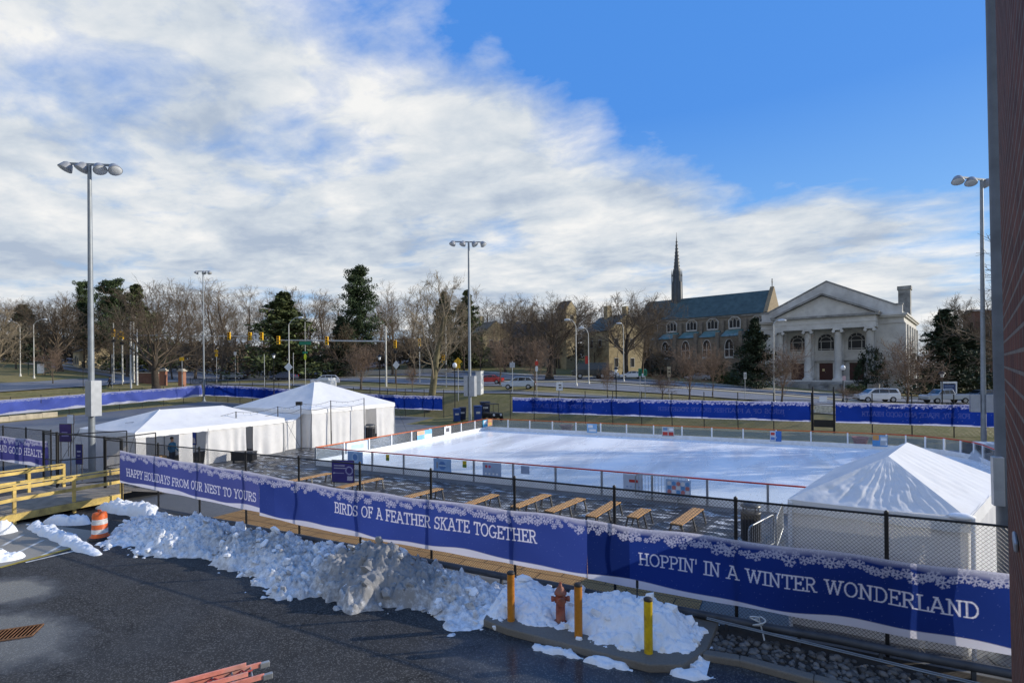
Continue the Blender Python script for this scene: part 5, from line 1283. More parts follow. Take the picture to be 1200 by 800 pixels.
def conifer(seed, style, H, wid, m_, dense=1.0):
    rn = random.Random(seed); tr = MB(); cr = MB(); r0 = .018*H
    tr.path([(0, 0, -.3), (.02*H*rn.uniform(-.3, .3), 0, H*.4), (0, .02*H*rn.uniform(-.3, .3), H*.98)], [r0, r0*.7, r0*.12], 7, cap=False)
    if style == 'cone':                       # broad cedar: tiers of sprays, uneven outline
        n = int(170*dense)
        for i in range(n):
            t = rn.random()**.85; z = H*(.06+.94*t); az = rn.uniform(0, 6.3); prof = (1-t)**.75*(.75+.35*math.sin(t*23+az*2)+.2*rn.random())
            L = max(.3, wid*prof); d = Vector((math.cos(az), math.sin(az), .10+.2*t)); p0 = Vector((0, 0, z-.12*L)); p1 = p0+d*L
            tr.path([p0, p0.lerp(p1, .6)+Vector((0, 0, -.03*L)), p1], [r0*.22*(1-t)+.02, .02, .01], 4, cap=False)
            for k in range(3):
                s = .35+.32*k; leaf_quads(cr, p0.lerp(p1, s), max(.45, L*.32), int(26*dense), .24, rn, .5, .2)
    elif style == 'pine':                     # white pine: separate layered plates, gaps between
        for i in range(int(19*dense)):
            t = (i+rn.random())/(19*dense); z = H*(.24+.74*t); nb = rn.randint(3, 5); az = rn.uniform(0, 6.3)
            for b_ in range(nb):
                a_ = az+b_*2*PI/nb+rn.gauss(0, .4); L = wid*(1.05-.62*t)*rn.uniform(.45, 1.15); d = Vector((math.cos(a_), math.sin(a_), .12+.25*rn.random()))
                p0 = Vector((0, 0, z)); p1 = p0+d*L; tr.path([p0, p0.lerp(p1, .5)+Vector((0, 0, -.05*L)), p1], [r0*.3*(1-.6*t), r0*.16*(1-.6*t), .02], 4, cap=False)
                for k in range(4):
                    c = p0.lerp(p1, .4+.2*k)+Vector((rn.gauss(0, .3), rn.gauss(0, .3), .2)); leaf_quads(cr, c, L*.26+.45, int(64), .22, rn, .55)
    elif style == 'round':                    # yew, holly: irregular clumps on a core
        for i in range(int(70*dense)):
            while True:
                q = Vector((rn.uniform(-1, 1), rn.uniform(-1, 1), rn.uniform(0, 1)))
                if q.length < 1 and q.length > .3: break
            c = Vector((q.x*wid, q.y*wid, H*(.08+.86*q.z))); tr.path([(0, 0, H*.2*q.z), c], [r0*.2, .02], 3, cap=False)
            leaf_quads(cr, c, .24*max(wid, H*.4)*rn.uniform(.6, 1.2), int(60), .16, rn, .8)
    o = thing('evergreen_tree', 'x', 'tree'); tr.build('trunk', M_BARKD, o); cr.build('crown', m_, o); o['top'] = H; return o
def put(o, first, px, D, ytop, label, group=None, rz=0.0, wide=1.0, nm=None, sink=0.0):
    p = place(px, D, -sink); h = zat(px, ytop, D)-p.z; s = h/o['top']
    c = o if first else copy_tree(o)
    c.location = p; c.scale = (s*wide, s*wide, s); c.rotation_euler = (0, 0, rz); c['label'] = label
    if group: c['group'] = group
    elif 'group' in c: del c['group']
    if nm: c.name = nm
    return c
# named trees of the street
put(bare_tree(11, 'oak', 17, M_BARKD, M_TWIGD, .48, .016), True, 183, 84, 326, 'huge spreading dark bare tree beside the brick gate pillars', rz=.4)
put(bare_tree(23, 'open', 20, M_MOSS, M_TWIGP, .50, .017), True, 504, 65, 312, 'tall bare tree with a mossy sunlit trunk left of the central floodlight pole', rz=2.0)
put(bare_tree(31, 'oak', 16, M_BARKD, M_TWIGD, .42, .016), True, 733, 104, 334, 'dark wide branching bare tree in front of the cream stone house', rz=1.0)
oak2 = bare_tree(37, 'oak', 17, M_BARKD, M_TWIGD, .5, .018)
put(oak2, True, 644, 96, 345, 'broad dark bare tree leaning over the parked cars, left of the paired street lamps', rz=2.7, wide=1.15)
put(oak2, False, 70, 112, 345, 'dark bare tree in front of the low cream house at the left', rz=.6, wide=.9)
vase = bare_tree(41, 'vase', 9, M_BARK, M_TWIGR, .13, .011); vase2 = bare_tree(43, 'vase', 9, M_BARK, M_TWIGR, .13, .011, 1.1)
put(vase, True, 808, 58, 388, 'young vase shaped reddish bare tree before the slate roofed church', rz=.3)
put(vase2, True, 835, 63, 395, 'thinner young bare tree just right of the reddish one before the slate roofed church', rz=1.3, wide=.7)
put(vase, False, 916, 56, 388, 'young vase shaped bare tree before the left columns of the portico', rz=2.2)
put(vase2, False, 1062, 53, 386, 'young bushy bare tree hiding the right corner of the portico church', rz=.9, wide=1.12)
put(vase, False, 586, 79, 384, 'young upright bare tree above the small red car', rz=1.1, wide=.85)
put(vase2, False, 627, 69, 388, 'young upright bare tree left of the wide dark one, near the pale hatchback', rz=2.9, wide=.9)
put(vase, False, 423, 77, 393, 'rounded young bare tree on the kerb strip behind the peaked tent', rz=3.6, wide=1.25)
put(vase2, False, 483, 73, 425, 'small bare sapling left of the mossy trunk', rz=.2, wide=.8)
put(vase, False, 62, 92, 398, 'slender young bare tree beside the bus shelter', rz=5.0, wide=.7)
put(bare_tree(47, 'open', 11, M_BARK, M_TWIGP, .3, .014), True, -6, 74, 352, 'bare tree cut by the left picture edge', rz=1.5)
put(vase2, False, 712, 61, 418, 'little bare tree beside the black lamp post before the cream house', rz=4.2, wide=.7)
put(vase2, False, 776, 60, 433, 'scrubby many stemmed bare sapling by the tan sign', rz=1.9, wide=1.6)
put(bare_tree(53, 'open', 14, M_BARKD, M_TWIGD, .3, .014), True, 1139, 120, 342, 'tall thin dark bare tree beside the right floodlight pole', rz=.7)
put(vase, False, 992, 64, 450, 'scrubby bare shrub at the foot of the church steps', rz=.5, wide=1.8)
# evergreens
ced = conifer(61, 'cone', 12, 4.4, M_CEDAR); dkc = conifer(63, 'cone', 12, 4.2, M_DKGR, 1.1); pin = conifer(65, 'pine', 18, 5.2, M_PINE); rnd_ = conifer(67, 'round', 5, 3.0, M_DKGR)
put(ced, True, 333, 108, 344, 'broad yellow green cedar behind the street name sign', wide=1.45)
put(pin, True, 420, 118, 317, 'tall dark white pine with layered plates, highest evergreen of the skyline', wide=.75)
put(pin, False, 131, 118, 330, 'layered dark pine just right of the tall near floodlight pole', rz=1.2, wide=.75)
put(pin, False, 99, 122, 332, 'pale topped pine seen right behind the near floodlight pole', rz=2.7, wide=.5)
put(ced, False, 160, 122, 335, 'green conifer rising behind the spreading gate tree', rz=1.0)
put(dkc, True, 400, 112, 372, 'dark low conifer at the foot of the tall white pine', rz=.3)
put(dkc, False, 521, 122, 343, 'dark conifer seen through the branches of the mossy tree', rz=2.0, wide=.8)
put(ced, False, 548, 126, 341, 'pointed green conifer right of the central floodlight pole', rz=2.0, wide=.8)
put(dkc, False, 28, 128, 358, 'dark conifer clump at the far left of the tree line', rz=1.0, wide=1.2)
put(dkc, False, 885, 88, 374, 'dark bushy conifer between the two churches', rz=1.7, wide=1.0)
put(dkc, False, 1108, 84, 364, 'dark cedar with flat spreading top right of the portico church', rz=.4, wide=1.15)
put(dkc, False, 1135, 96, 395, 'shorter black conifer behind the right floodlight pole', rz=2.4, wide=1.5)
put(rnd_, True, 1022, 94, 404, 'dark evergreen shrub against the right porch column', wide=.55)
put(rnd_, False, 838, 108, 418, 'dark rounded shrub by the wall of the slate roofed church', rz=1, wide=1.1)
bxw = conifer(69, 'round', 3, 2.6, M_BOX2)
put(bxw, True, 855, 97, 432, 'olive green rounded shrub below the church windows', wide=.9)
put(bxw, False, 1003, 88, 449, 'low clipped bush at the right of the church steps', rz=1, wide=1.2)
put(rnd_, False, 775, 112, 430, 'low dark hedge mass under the church wall', rz=2, wide=2.6)
put(rnd_, False, 800, 116, 428, 'dark hedge mass behind the young reddish tree', rz=3.2, wide=2.4)
# woods behind the street
wds = [bare_tree(71, 'wood', 20, None, None, .24, .013), bare_tree(73, 'wood', 20, None, None, .26, .013), bare_tree(79, 'wood2', 19, None, None, .26, .013), bare_tree(83, 'wood2', 18, None, None, .28, .013)]
GW = 'bare trees in the wooded tree line behind the street'; rn = random.Random(17); used = [False]*4
def wood(px, D, yt, k, sh=1.0):
    o = put(wds[k], not used[k], px, D, yt, 'bare brown tree standing in the wooded tree line beyond the street', GW, rz=rn.uniform(0, 6.3), wide=sh); used[k] = True
line = [(-25, 345), (5, 340), (22, 350), (48, 345), (75, 335), (88, 352), (112, 350), (145, 336), (172, 330), (205, 328), (228, 330), (252, 322), (272, 320), (290, 330), (305, 338), (322, 336), (345, 335), (362, 331), (380, 334),
        (398, 345), (445, 338), (462, 330), (480, 335), (530, 350), (560, 352), (578, 348), (596, 342), (612, 340), (630, 345), (655, 338), (672, 350), (690, 352), (704, 356)]
for i, (px, yt) in enumerate(line): wood(px, rn.uniform(125, 150), yt+rn.uniform(-3, 8), rn.choice((0, 1, 2, 3, 0, 1)), rn.uniform(.85, 1.2))
for px in range(-30, 720, 26): wood(px+rn.uniform(-8, 8), rn.uniform(108, 122), rn.uniform(366, 395), rn.choice((2, 3, 3)), rn.uniform(1.0, 1.45))
for px in range(-20, 770, 30): wood(px+rn.uniform(-8, 8), rn.uniform(165, 200), rn.uniform(348, 366), rn.choice((0, 1, 2)), rn.uniform(1.1, 1.5))
for px, D, yt in ((748, 120, 352), (762, 128, 350), (775, 104, 402), (795, 100, 408), (752, 108, 372), (868, 106, 388), (1090, 118, 372), (1118, 128, 362), (1150, 118, 366), (1165, 105, 380), (1190, 110, 370), (1210, 120, 350)): wood(px, D, yt, rn.choice((2, 3)), 1.0)
# trees standing right of the rink, whose long shadows lie across the ice
for px, D, yt, lab, q in ((1300, 31, 235, 'bare tree standing just beyond the right rink fence, nearer of two out of the picture', 0.6), (1285, 37, 240, 'bare tree beyond the right rink fence, farther of two out of the picture', 3.3)):
    put(oak2, False, px, D, yt, lab, rz=q, wide=.75)
hz = MB(); rn = random.Random(5)
for i in range(2000):
    px = rn.uniform(-60, 780); D = rn.uniform(128, 205); p = place(px, D); leaf_quads(hz, Vector((p.x, p.y, p.z+rn.uniform(.2, 6.0))), 2.8, 22, .62, rn, .7)
o = hz.build('undergrowth', mat('brown_undergrowth', (.105, .08, .052), .95, .4, .2, island=.5)); tag(o, 'brown thicket filling the ground under the wooded tree line', 'undergrowth', None, 'stuff')
# ------------------------------------------------------------------ churches and houses
M_LIME = mat('grey_limestone', (.58, .565, .53), .85, .22, .5, bump=.2, bs=8, dirt=(.36, .34, .31)); M_LIMD = mat('stained_limestone', (.30, .295, .28), .85, .4, .8, dirt=(.06, .058, .055))
M_GLD = mat('dark_window_glass', (.014, .017, .022), .35, .4, .4, spec=.25); M_DOOR = mat('oxblood_door', (.05, .012, .01), .5, .3, 3); M_SLATE = mat('slate_roof', (.06, .095, .095), .65, .35, .8, bump=.3, bs=6)
def m_stone(name, c0, c1, mo, w=.55, h=.24):
    m, nt, out = nodes(name); tcn = N(nt, 'ShaderNodeTexCoord'); s = N(nt, 'ShaderNodeSeparateXYZ'); nt.links.new(tcn.outputs['Object'], s.inputs[0])
    cx = N(nt, 'ShaderNodeCombineXYZ'); nt.links.new(math_(nt, 'ADD', s.outputs['X'], s.outputs['Y']), cx.inputs[0]); nt.links.new(s.outputs['Z'], cx.inputs[1])
    br = N(nt, 'ShaderNodeTexBrick'); nt.links.new(cx.outputs[0], br.inputs['Vector'])
    for k, q in (('Scale', 1), ('Mortar Size', .02), ('Brick Width', w), ('Row Height', h)): br.inputs[k].default_value = q
    br.inputs['Color1'].default_value = (*c0, 1); br.inputs['Color2'].default_value = (*c1, 1); br.inputs['Mortar'].default_value = (*mo, 1)
    c = mixc(nt, fr(nt, ntex(nt, pos(nt), 1.2, 6, .7), .35, .75, 0, .5), br.outputs['Color'], tuple(q*.5 for q in c0)); bsdf(nt, out, c, .85, 0, .2, br.outputs['Fac'], -.3, .03); return m
M_FIELD = m_stone('field_stone', (.25, .21, .165), (.15, .132, .11), (.28, .25, .2)); M_CREAM = m_stone('cream_stone', (.46, .38, .23), (.38, .30, .17), (.4, .34, .22)); M_REDB = m_stone('far_brick', (.20, .06, .04), (.13, .04, .03), (.2, .17, .14), .3, .1)
def arch(cx, w, z0, z1, pointed=False, n=10):
    p = [(cx-w/2, z0), (cx+w/2, z0)]; r = w/2
    if not pointed: zc = z1-r; p += [(cx+r*math.cos(PI*k/n), zc+r*math.sin(PI*k/n)) for k in range(n+1)]
    else:
        hh = w*.95; zc = z1-hh; p += [(cx+w/2-w*(1-math.cos(t))*.5*1.0, zc+hh*math.sin(t)) for t in [PI/2*k/n for k in range(n+1)]]; p += [(cx-w/2+w*(1-math.cos(t))*.5, zc+hh*math.sin(t)) for t in [PI/2*k/n for k in range(n-1, -1, -1)]]
    return p
def ring_band(mb, poly, y0, y1, t):
    cx = sum(p[0] for p in poly)/len(poly); cz = sum(p[1] for p in poly)/len(poly); n = len(poly)
    inn = [(cx+(x-cx)*(1-t), cz+(z-cz)*(1-t)) for x, z in poly]
    vs = [(x, y0, z) for x, z in poly]+[(x, y0, z) for x, z in inn]+[(x, y1, z) for x, z in poly]
    mb.add(vs, [(i, (i+1) % n, n+(i+1) % n, n+i) for i in range(n)]+[(i, 2*n+i, 2*n+(i+1) % n, (i+1) % n) for i in range(n)])
def bwin(parent, x, z0, z1, w, y, shape='round', bars=True, fm=None, gm=None, proud=.06):
    poly = arch(x, w, z0, z1, shape == 'pointed') if shape != 'square' else [(x-w/2, z0), (x+w/2, z0), (x+w/2, z1), (x-w/2, z1)]
    f = MB(); ring_band(f, poly, y-proud, y, .13)
    if bars:
        hw = w*.40; zt = z1-(w/2 if shape == 'round' else 0)
        for k in (-.33, .33): f.b2(x+k*w*.8-.05, y-proud-.004, z0+.1, x+k*w*.8+.05, y-.021, zt)
        f.b2(x-hw, y-proud-.007, z0+(zt-z0)*.28-.05, x+hw, y-.022, z0+(zt-z0)*.28+.05); f.b2(x-hw, y-proud-.010, zt-.05, x+hw, y-.023, zt+.05)
        if shape == 'round':
            pa = [(x+.3*w*math.cos(PI*k/8), y-proud, zt-.05+.3*w*math.sin(PI*k/8)) for k in range(9)]; f.path(pa, .05, 4)
            for k in (45, 90, 135): f.bar((x+.3*w*math.cos(R(k)), y-proud-.012, zt+.3*w*math.sin(R(k))), (x+.46*w*math.cos(R(k)), y-proud-.012, zt+.46*w*math.sin(R(k))), .05, .08)
    wf = f.build('window', fm or M_LIME, parent); g = MB(); g.prism(poly, y-.018, y+.05); g.build('pane', gm or M_GLD, wf); return wf
def site(px, D, b, W_):
    """root at the left front corner of a facade whose right corner is seen at px, D"""
    p = place(px, D); a = YAW-R(b); o = Vector((math.cos(a), math.sin(a), 0))
    return Vector((p.x-o.x*W_, p.y-o.y*W_, p.z)), a
loc, ang = site(1058, 92, 41, 24.0)
pc = thing('portico_church', 'grey limestone church with a columned temple porch and tall arched windows', 'church')
z0 = loc.z; A_ = lambda z: z-z0
m = MB(); m.b2(0, 3, -2.5, 24, 31, A_(14.7)); m.build('wall', M_LIME, pc)
MB().prism([(.2, A_(15.3)), (23.8, A_(15.3)), (23.8, A_(16.8)), (22.6, A_(16.9)), (12, A_(22.2)), (1.4, A_(16.9)), (.2, A_(16.8))], 2.9, 3.9).build('gable_wall', M_LIME, pc)
rf = MB().prism([(.6, A_(15.1)), (23.4, A_(15.1)), (23.4, A_(16.2)), (12, A_(21.7)), (.6, A_(16.2))], 3.92, 30.8).build('roof', M_SLATE, pc)
cp = MB(); cp.bar((1.0, 3.4, A_(16.85)), (12.05, 3.4, A_(22.38)), 1.25, .22); cp.bar((23.0, 3.4, A_(16.85)), (11.95, 3.4, A_(22.383)), 1.24, .22); cp.b2(22.4, 2.8, A_(16.85), 23.9, 4.0, A_(17.1)); cp.b2(.1, 2.8, A_(16.85), 1.6, 4.0, A_(17.1)); cp.build('coping', M_LIMD, pc)
cn = MB(); cn.b2(-.35, 2.5, A_(14.7), 24.35, 31.3, A_(15.0)); cn.b2(-.55, 2.3, A_(15.0), 24.55, 31.5, A_(15.3)); cn.b2(-.12, 2.86, A_(13.6), 24.12, 31.1, A_(13.85)); cn.build('cornice', M_LIME, pc)
cols = [4.4, 9.35, 14.35, 19.3]
en = MB(); en.b2(3.5, -.55, A_(12.95), 20.2, 2.98, A_(13.95)); en.b2(3.42, -.63, A_(13.95), 20.28, 2.985, A_(14.1)); en.b2(3.5, -.5, A_(14.1), 20.2, 2.988, A_(15.05)); en.build('entablature', M_LIME, pc)
en = MB(); en.b2(3.0, -1.0, A_(15.05), 20.7, 2.88, A_(15.45)); en.bar((2.9, .8, A_(15.45)), (11.87, .8, A_(19.5)), 3.7, .34); en.bar((20.8, .8, A_(15.45)), (11.83, .8, A_(19.503)), 3.69, .34); en.build('pediment_cornice', M_LIMD, pc)
MB().prism([(3.6, A_(15.46)), (20.1, A_(15.46)), (11.85, A_(19.2))], -.4, 2.8).build('pediment', M_LIME, pc)
for x in cols:
    c = MB(); c.b2(x-.85, -.85, A_(3.3), x+.85, .85, A_(3.6)); c.lathe([(.80, A_(3.6)), (.82, A_(3.75)), (.7, A_(3.9)), (.63, A_(4.1)), (.62, A_(7)), (.54, A_(12.2)), (.6, A_(12.3))], (x, 0, 0), 20)
    c.b2(x-.75, -.7, A_(12.62), x+.75, .7, A_(12.93)); c.build('column', M_LIME, pc)
    cpt = MB()
    for s in (-1, 1): cpt.tube((x+s*.66, -.72, A_(12.42)), (x+s*.66, .72, A_(12.42)), .27, n=10)
    cpt.build('capital', M_LIME, pc)
for x in (3.9, 6.9-2.4, 9.35, 14.35, 19.3): MB().b2(x-.5, 2.75, A_(3.3), x+.5, 3.0, A_(12.95)).build('pilaster', M_LIME, pc)
for x in (6.9, 11.85, 16.85):
    bwin(pc, x, A_(8.7), A_(12.3), 3.1, 2.98)
    d_ = MB(); d_.b2(x-1.15, 2.86, A_(3.32), x+1.15, 2.97, A_(6.55)); dd = d_.build('door', M_DOOR, pc)
    fm = MB(); fm.b2(x-1.55, 2.78, A_(3.32), x-1.15, 2.99, A_(6.6)); fm.b2(x+1.15, 2.78, A_(3.32), x+1.55, 2.99, A_(6.6)); fm.b2(x-1.55, 2.77, A_(6.6), x+1.55, 2.99, A_(7.0)); fm.build('door_frame', M_LIME, dd)
    hd = MB(); hd.b2(x-2.0, 2.35, A_(7.0), x+2.0, 2.98, A_(7.2)); hd.prism([(x-2.1, A_(7.2)), (x+2.1, A_(7.2)), (x, A_(8.05))], 2.3, 2.97); hd.build('door_hood', M_LIME, pc)
    MB().tube((x-.12, 2.84, A_(4.8)), (x-.12, 2.86, A_(4.8)), .05, n=8).build('handle', M_ALU, dd)
MB().b2(11.2, 2.83, A_(5.0), 11.6, 2.855, A_(5.45)).build('door_notice', mat('cream_notice', (.6, .5, .25), .6), pc)
MB().b2(2.6, -1.3, -2.5, 21.1, 2.99, A_(3.3)).build('podium', M_LIME, pc)
stp = MB()
for k in range(9): stp.b2(4.6, -1.3-.42*(k+1), -2.5, 19.2, -1.305-.42*k, A_(3.3)-.235*(k+1))
stp.build('steps', M_LIMD, pc)
for x in (3.5, 20.2, 9.35, 14.35): MB().b2(x-.85, -4.2, -2.5, x+.85, -1.305, A_(2.75)).build('pedestal', M_LIMD, pc)
for k in range(6): MB().b2(24.0, 3.05+k*5.4, -2.0, 24.28, 4.5+k*5.4, A_(13.58)).build('pilaster', M_LIME, pc)
chm = MB(); chm.b2(22.3, 13.5, A_(15.3), 24.2, 15.9, A_(21.2)); chm.b2(22.15, 13.35, A_(20.7), 24.35, 16.05, A_(21.4)); chm.build('chimney', M_LIMD, pc)
pc.location = loc; pc.rotation_euler = (0, 0, ang)
# gothic church
loc, ang = site(900, 125, 41, 33.0); gc = thing('gothic_church', 'long stone church with a dark slate roof and a slender spire', 'church'); z0 = loc.z
MB().b2(0, 0, -3, 33, 11, A_(19)).build('wall', M_FIELD, gc)
rf = MB(); rf.add([(-.3, -.5, A_(18.9)), (32.2, -.5, A_(18.9)), (32.2, 5.5, A_(24.9)), (-.3, 5.5, A_(24.9)), (-.3, 11.5, A_(18.9)), (32.2, 11.5, A_(18.9))], [(0, 1, 2, 3), (3, 2, 5, 4), (0, 3, 4), (1, 5, 2)]).build('roof', M_SLATE, gc)
MB().prism([(-.4, A_(19)), (11.4, A_(19)), (5.5, A_(25.7))], 32.2, 33.1, Matrix(((0, 1, 0), (1, 0, 0), (0, 0, 1)))).build('gable_wall', m_stone('gable_stone_sunlit', (.33, .26, .16), (.24, .18, .11), (.3, .25, .18)), gc)  # gable stone warmer and lighter than the walls, sunlight put into its colour
cr_ = MB(); cr_.b2(32.55, 5.43, A_(25.6), 32.75, 5.57, A_(27.6)); cr_.b2(32.6, 4.95, A_(26.75), 32.7, 6.05, A_(26.95)); cr_.build('cross', M_LIMD, gc)
MB().b2(0, -.22, A_(18.45), 33, .0, A_(18.88)).build('eaves_band', M_LIMD, gc)
MB().b2(0, -4, -3, 33, -.01, A_(13.6)).build('aisle_wall', M_FIELD, gc)
M_COP = mat('green_copper', (.11, .21, .20), .55, .35, .8, dirt=(.3, .33, .34))
for k in range(6):
    x0 = 1.2+k*5.4
    MB().add([(x0+.65, -4.25, A_(13.5)), (x0+4.75, -4.25, A_(13.5)), (x0+4.75, -.02, A_(15.3)), (x0+.65, -.02, A_(15.3)), (x0+.65, -.02, A_(13.6)), (x0+4.75, -.02, A_(13.6))], [(0, 1, 2, 3), (0, 3, 4), (1, 5, 2)]).build('aisle_roof', M_COP, gc)
    b_ = MB(); b_.b2(x0-.45, -4.9, -3, x0+.45, -4.01, A_(12.2)); b_.b2(x0-.4, -4.6, A_(12.2), x0+.4, -.03, A_(14.6)); b_.b2(x0-.35, -1.0, A_(14.6), x0+.35, -.03, A_(17.6)); b_.build('buttress', M_FIELD, gc)
    for q in (-1, 0, 1): bwin(gc, x0+2.7+q*.85, A_(15.55), A_(17.7)+(.35 if q == 0 else 0), .8, -.02, 'pointed', False, M_LIME)
    fr_ = MB(); fr_.path([(x0+1.3, -.08, A_(15.5)), (x0+1.3, -.08, A_(17.6)), (x0+2.0, -.08, A_(18.3)), (x0+3.4, -.08, A_(18.3)), (x0+4.1, -.08, A_(17.6)), (x0+4.1, -.08, A_(15.5)), (x0+1.3, -.08, A_(15.5))], .13, 4); fr_.build('window_surround', M_LIME, gc)
    bwin(gc, x0+2.7, A_(8.2), A_(12.9), 2.2, -4.02, 'pointed', False, M_LIME, proud=.12)
    tb = MB(); tb.b2(x0+2.62, -4.2, A_(8.3), x0+2.78, -4.05, A_(12.0)); tb.b2(x0+1.7, -4.19, A_(10.3), x0+3.7, -4.052, A_(10.45)); tb.build('tracery', M_LIME, gc)
sp_x = 8.4; M_LEAD = mat('lead_spire', (.075, .085, .095), .55, .3, 1)
fl = MB(); fl.lathe([(1.35, A_(23.2)), (1.35, A_(29.5)), (1.15, A_(29.7)), (1.15, A_(32.5))], (sp_x, 5.5, 0), 8)
for k in range(8):
    t = PI/8+k*PI/4; x, y = sp_x+1.3*math.cos(t), 5.5+1.3*math.sin(t); fl.tube((x, y, A_(24)), (x, y, A_(31.2)), .2, .14, 6); fl.tube((x, y, A_(31.2)), (x, y, A_(33.2)), .2, .01, 6)
fl.build('fleche_base', M_LEAD, gc)
s2 = MB(); s2.lathe([(.95, A_(32.4)), (.5, A_(37)), (.06, A_(42.2)), (.04, A_(43.2))], (sp_x, 5.5, 0), 8)
for q in range(9):
    zz_ = 33+q*.95; rr_ = .95*(1-(zz_-32.4)/10.4)
    for k in range(4): s2.ball((sp_x+rr_*math.cos(k*PI/2), 5.5+rr_*math.sin(k*PI/2), A_(zz_)), .13, 5, 4)
s2.build('spire', M_LEAD, gc)
gc.location = loc; gc.rotation_euler = (0, 0, ang)
loc2, a2 = site(772, 143, 41, 16); ch = thing('church_hall', 'lower slate roofed stone wing joining the left end of the long church', 'building')
MB().b2(0, 0, -3, 15.5, 9, 11).build('wall', M_FIELD, ch); MB().add([(-.3, -.5, 10.9), (15.4, -.5, 10.9), (15.4, 4.5, 15.6), (-.3, 4.5, 15.6), (-.3, 9.5, 10.9), (15.4, 9.5, 10.9)], [(0, 1, 2, 3), (3, 2, 5, 4), (0, 3, 4), (1, 5, 2)]).build('roof', M_SLATE, ch)
for x in (2.5, 6, 9.5, 13): bwin(ch, x, 5.5, 8.2, 1.3, -.02, 'square', False, M_LIME)
MB().b2(2.8, 4, 14, 4.2, 5.2, 18.8).build('chimney', M_CREAM, ch); ch.location = loc2; ch.rotation_euler = (0, 0, a2)
def house(nm, label, px, D, b, Wd, Dp, he, hr, wm, rm, wins, chim=None, cat='house', side_=True):
    loc, a = site(px, D, b, Wd); h = thing(nm, label, cat); MB().b2(0, 0, -2, Wd, Dp, he).build('wall', wm, h)
    MB().prism([(-.35, he), (Dp+.35, he), (Dp/2, hr)], -.3, Wd+.02, Matrix(((0, 1, 0), (1, 0, 0), (0, 0, 1)))).build('roof', rm, h)
    if side_: MB().prism([(0, he-.02), (Dp, he-.02), (Dp/2, hr-.25)], Wd+.03, Wd+.07, Matrix(((0, 1, 0), (1, 0, 0), (0, 0, 1)))).build('gable_wall', wm, h)
    for x, z, w_, hh in wins:
        if x >= 0: bwin(h, x, z, z+hh, w_, -.02, 'square', False, M_LIME)
        else:
            y = -x; f = MB().b2(Wd, y-w_/2-.1, z-.1, Wd+.06, y+w_/2+.1, z+hh+.1).build('window', M_LIME, h); MB().b2(Wd+.02, y-w_/2, z, Wd+.08, y+w_/2, z+hh).build('pane', M_GLD, f)
    if chim:
        for x, y, w_, z1 in chim: MB().b2(x-w_/2, y-w_/2, he-.5, x+w_/2, y+w_/2, z1).build('chimney', wm, h)
    h.location = loc; h.rotation_euler = (0, 0, a); return h
M_RTAN = mat('tan_shingle_roof', (.22, .17, .11), .85, .35, 1); M_RGR = mat('grey_shingle_roof', (.09, .085, .08), .85, .35, 1)
house('stone_house', 'tall cream stone house with its sunlit end facing right, left of the long church', 714, 112, 62, 9, 9.5, 9.5, 13.2, M_CREAM, M_SLATE, [(-2, 6, .9, 1.8), (-2, 1.8, .9, 1.8), (-6.4, 6, .9, 1.8), (-6.4, 1.8, .9, 1.8), (3, 6, 1, 1.7), (6, 6, 1, 1.7)], [(3, 4.5, 1.3, 15.5)])
house('stone_tower', 'square cream stone tower with a low pyramid roof among the bare trees', 664, 128, 50, 3.2, 3.6, 14.6, 16.8, M_CREAM, M_RGR, [(1.8, 11.5, 1, 1.6), (-2, 11.5, 1, 1.6)], None, 'tower')
house('cottage', 'tan roofed stone house half hidden by bare trees right of the central floodlight pole', 566, 130, 55, 9, 8, 8.0, 11.5, M_CREAM, M_RTAN, [(2.5, 5, 1, 1.6), (6, 5, 1, 1.6), (-2.5, 5, 1, 1.6), (-5.5, 5, 1, 1.6)], [(2, 4, 1.1, 13.2)])
house('cottage', 'grey roofed house just right of the tan roofed one, behind bare trees', 600, 140, 48, 10, 8, 8.0, 11.5, M_FIELD, M_RGR, [(3, 5, 1, 1.6), (7, 5, 1, 1.6), (-3, 5, 1, 1.6)], [(7, 4, 1.1, 13)])
house('cottage', 'long low house between the two groups of bare trees, left of the stone tower', 648, 130, 40, 13, 8, 8.0, 12.0, M_FIELD, M_RGR, [(3, 4, 1, 1.6), (6, 4, 1, 1.6), (9, 4, 1, 1.6)], [(4, 4, 1.1, 13.8)])
hl = house('cottage', 'low cream house with a flat porch roof at the left, behind a dark bare tree', 93, 122, 42, 7.5, 7, 3.9, 5.2, mat('cream_render', (.55, .45, .28), .8, .25, 1), M_RTAN, [(1.4, .9, .9, 1.7), (3.5, .9, 1.4, 2.2), (5.9, .9, .9, 1.7), (-2, 1, .9, 1.6)])
house('apartment_block', 'dark brick block behind the trees at the right edge', 1232, 118, 30, 13, 12, 17.5, 18.4, M_REDB, M_RGR, [(x, z, 1.2, 1.9) for x in (2, 4.5, 7, 9.5, 11.8) for z in (3, 7, 11, 14.5)], None, 'building')
w = thing('boundary_wall', 'low beige wall along the far side of the street behind the parked cars', 'wall', place(300, 112)); mbw = MB()
for k in range(16):
    p, q = place(258+k*17, 113), place(258+(k+1)*17-.3, 113); mbw.bar((p.x, p.y, p.z+.3), (q.x, q.y, q.z+.3), .4, 1.3)
mbw.build('wall_run', M_CONC, w)
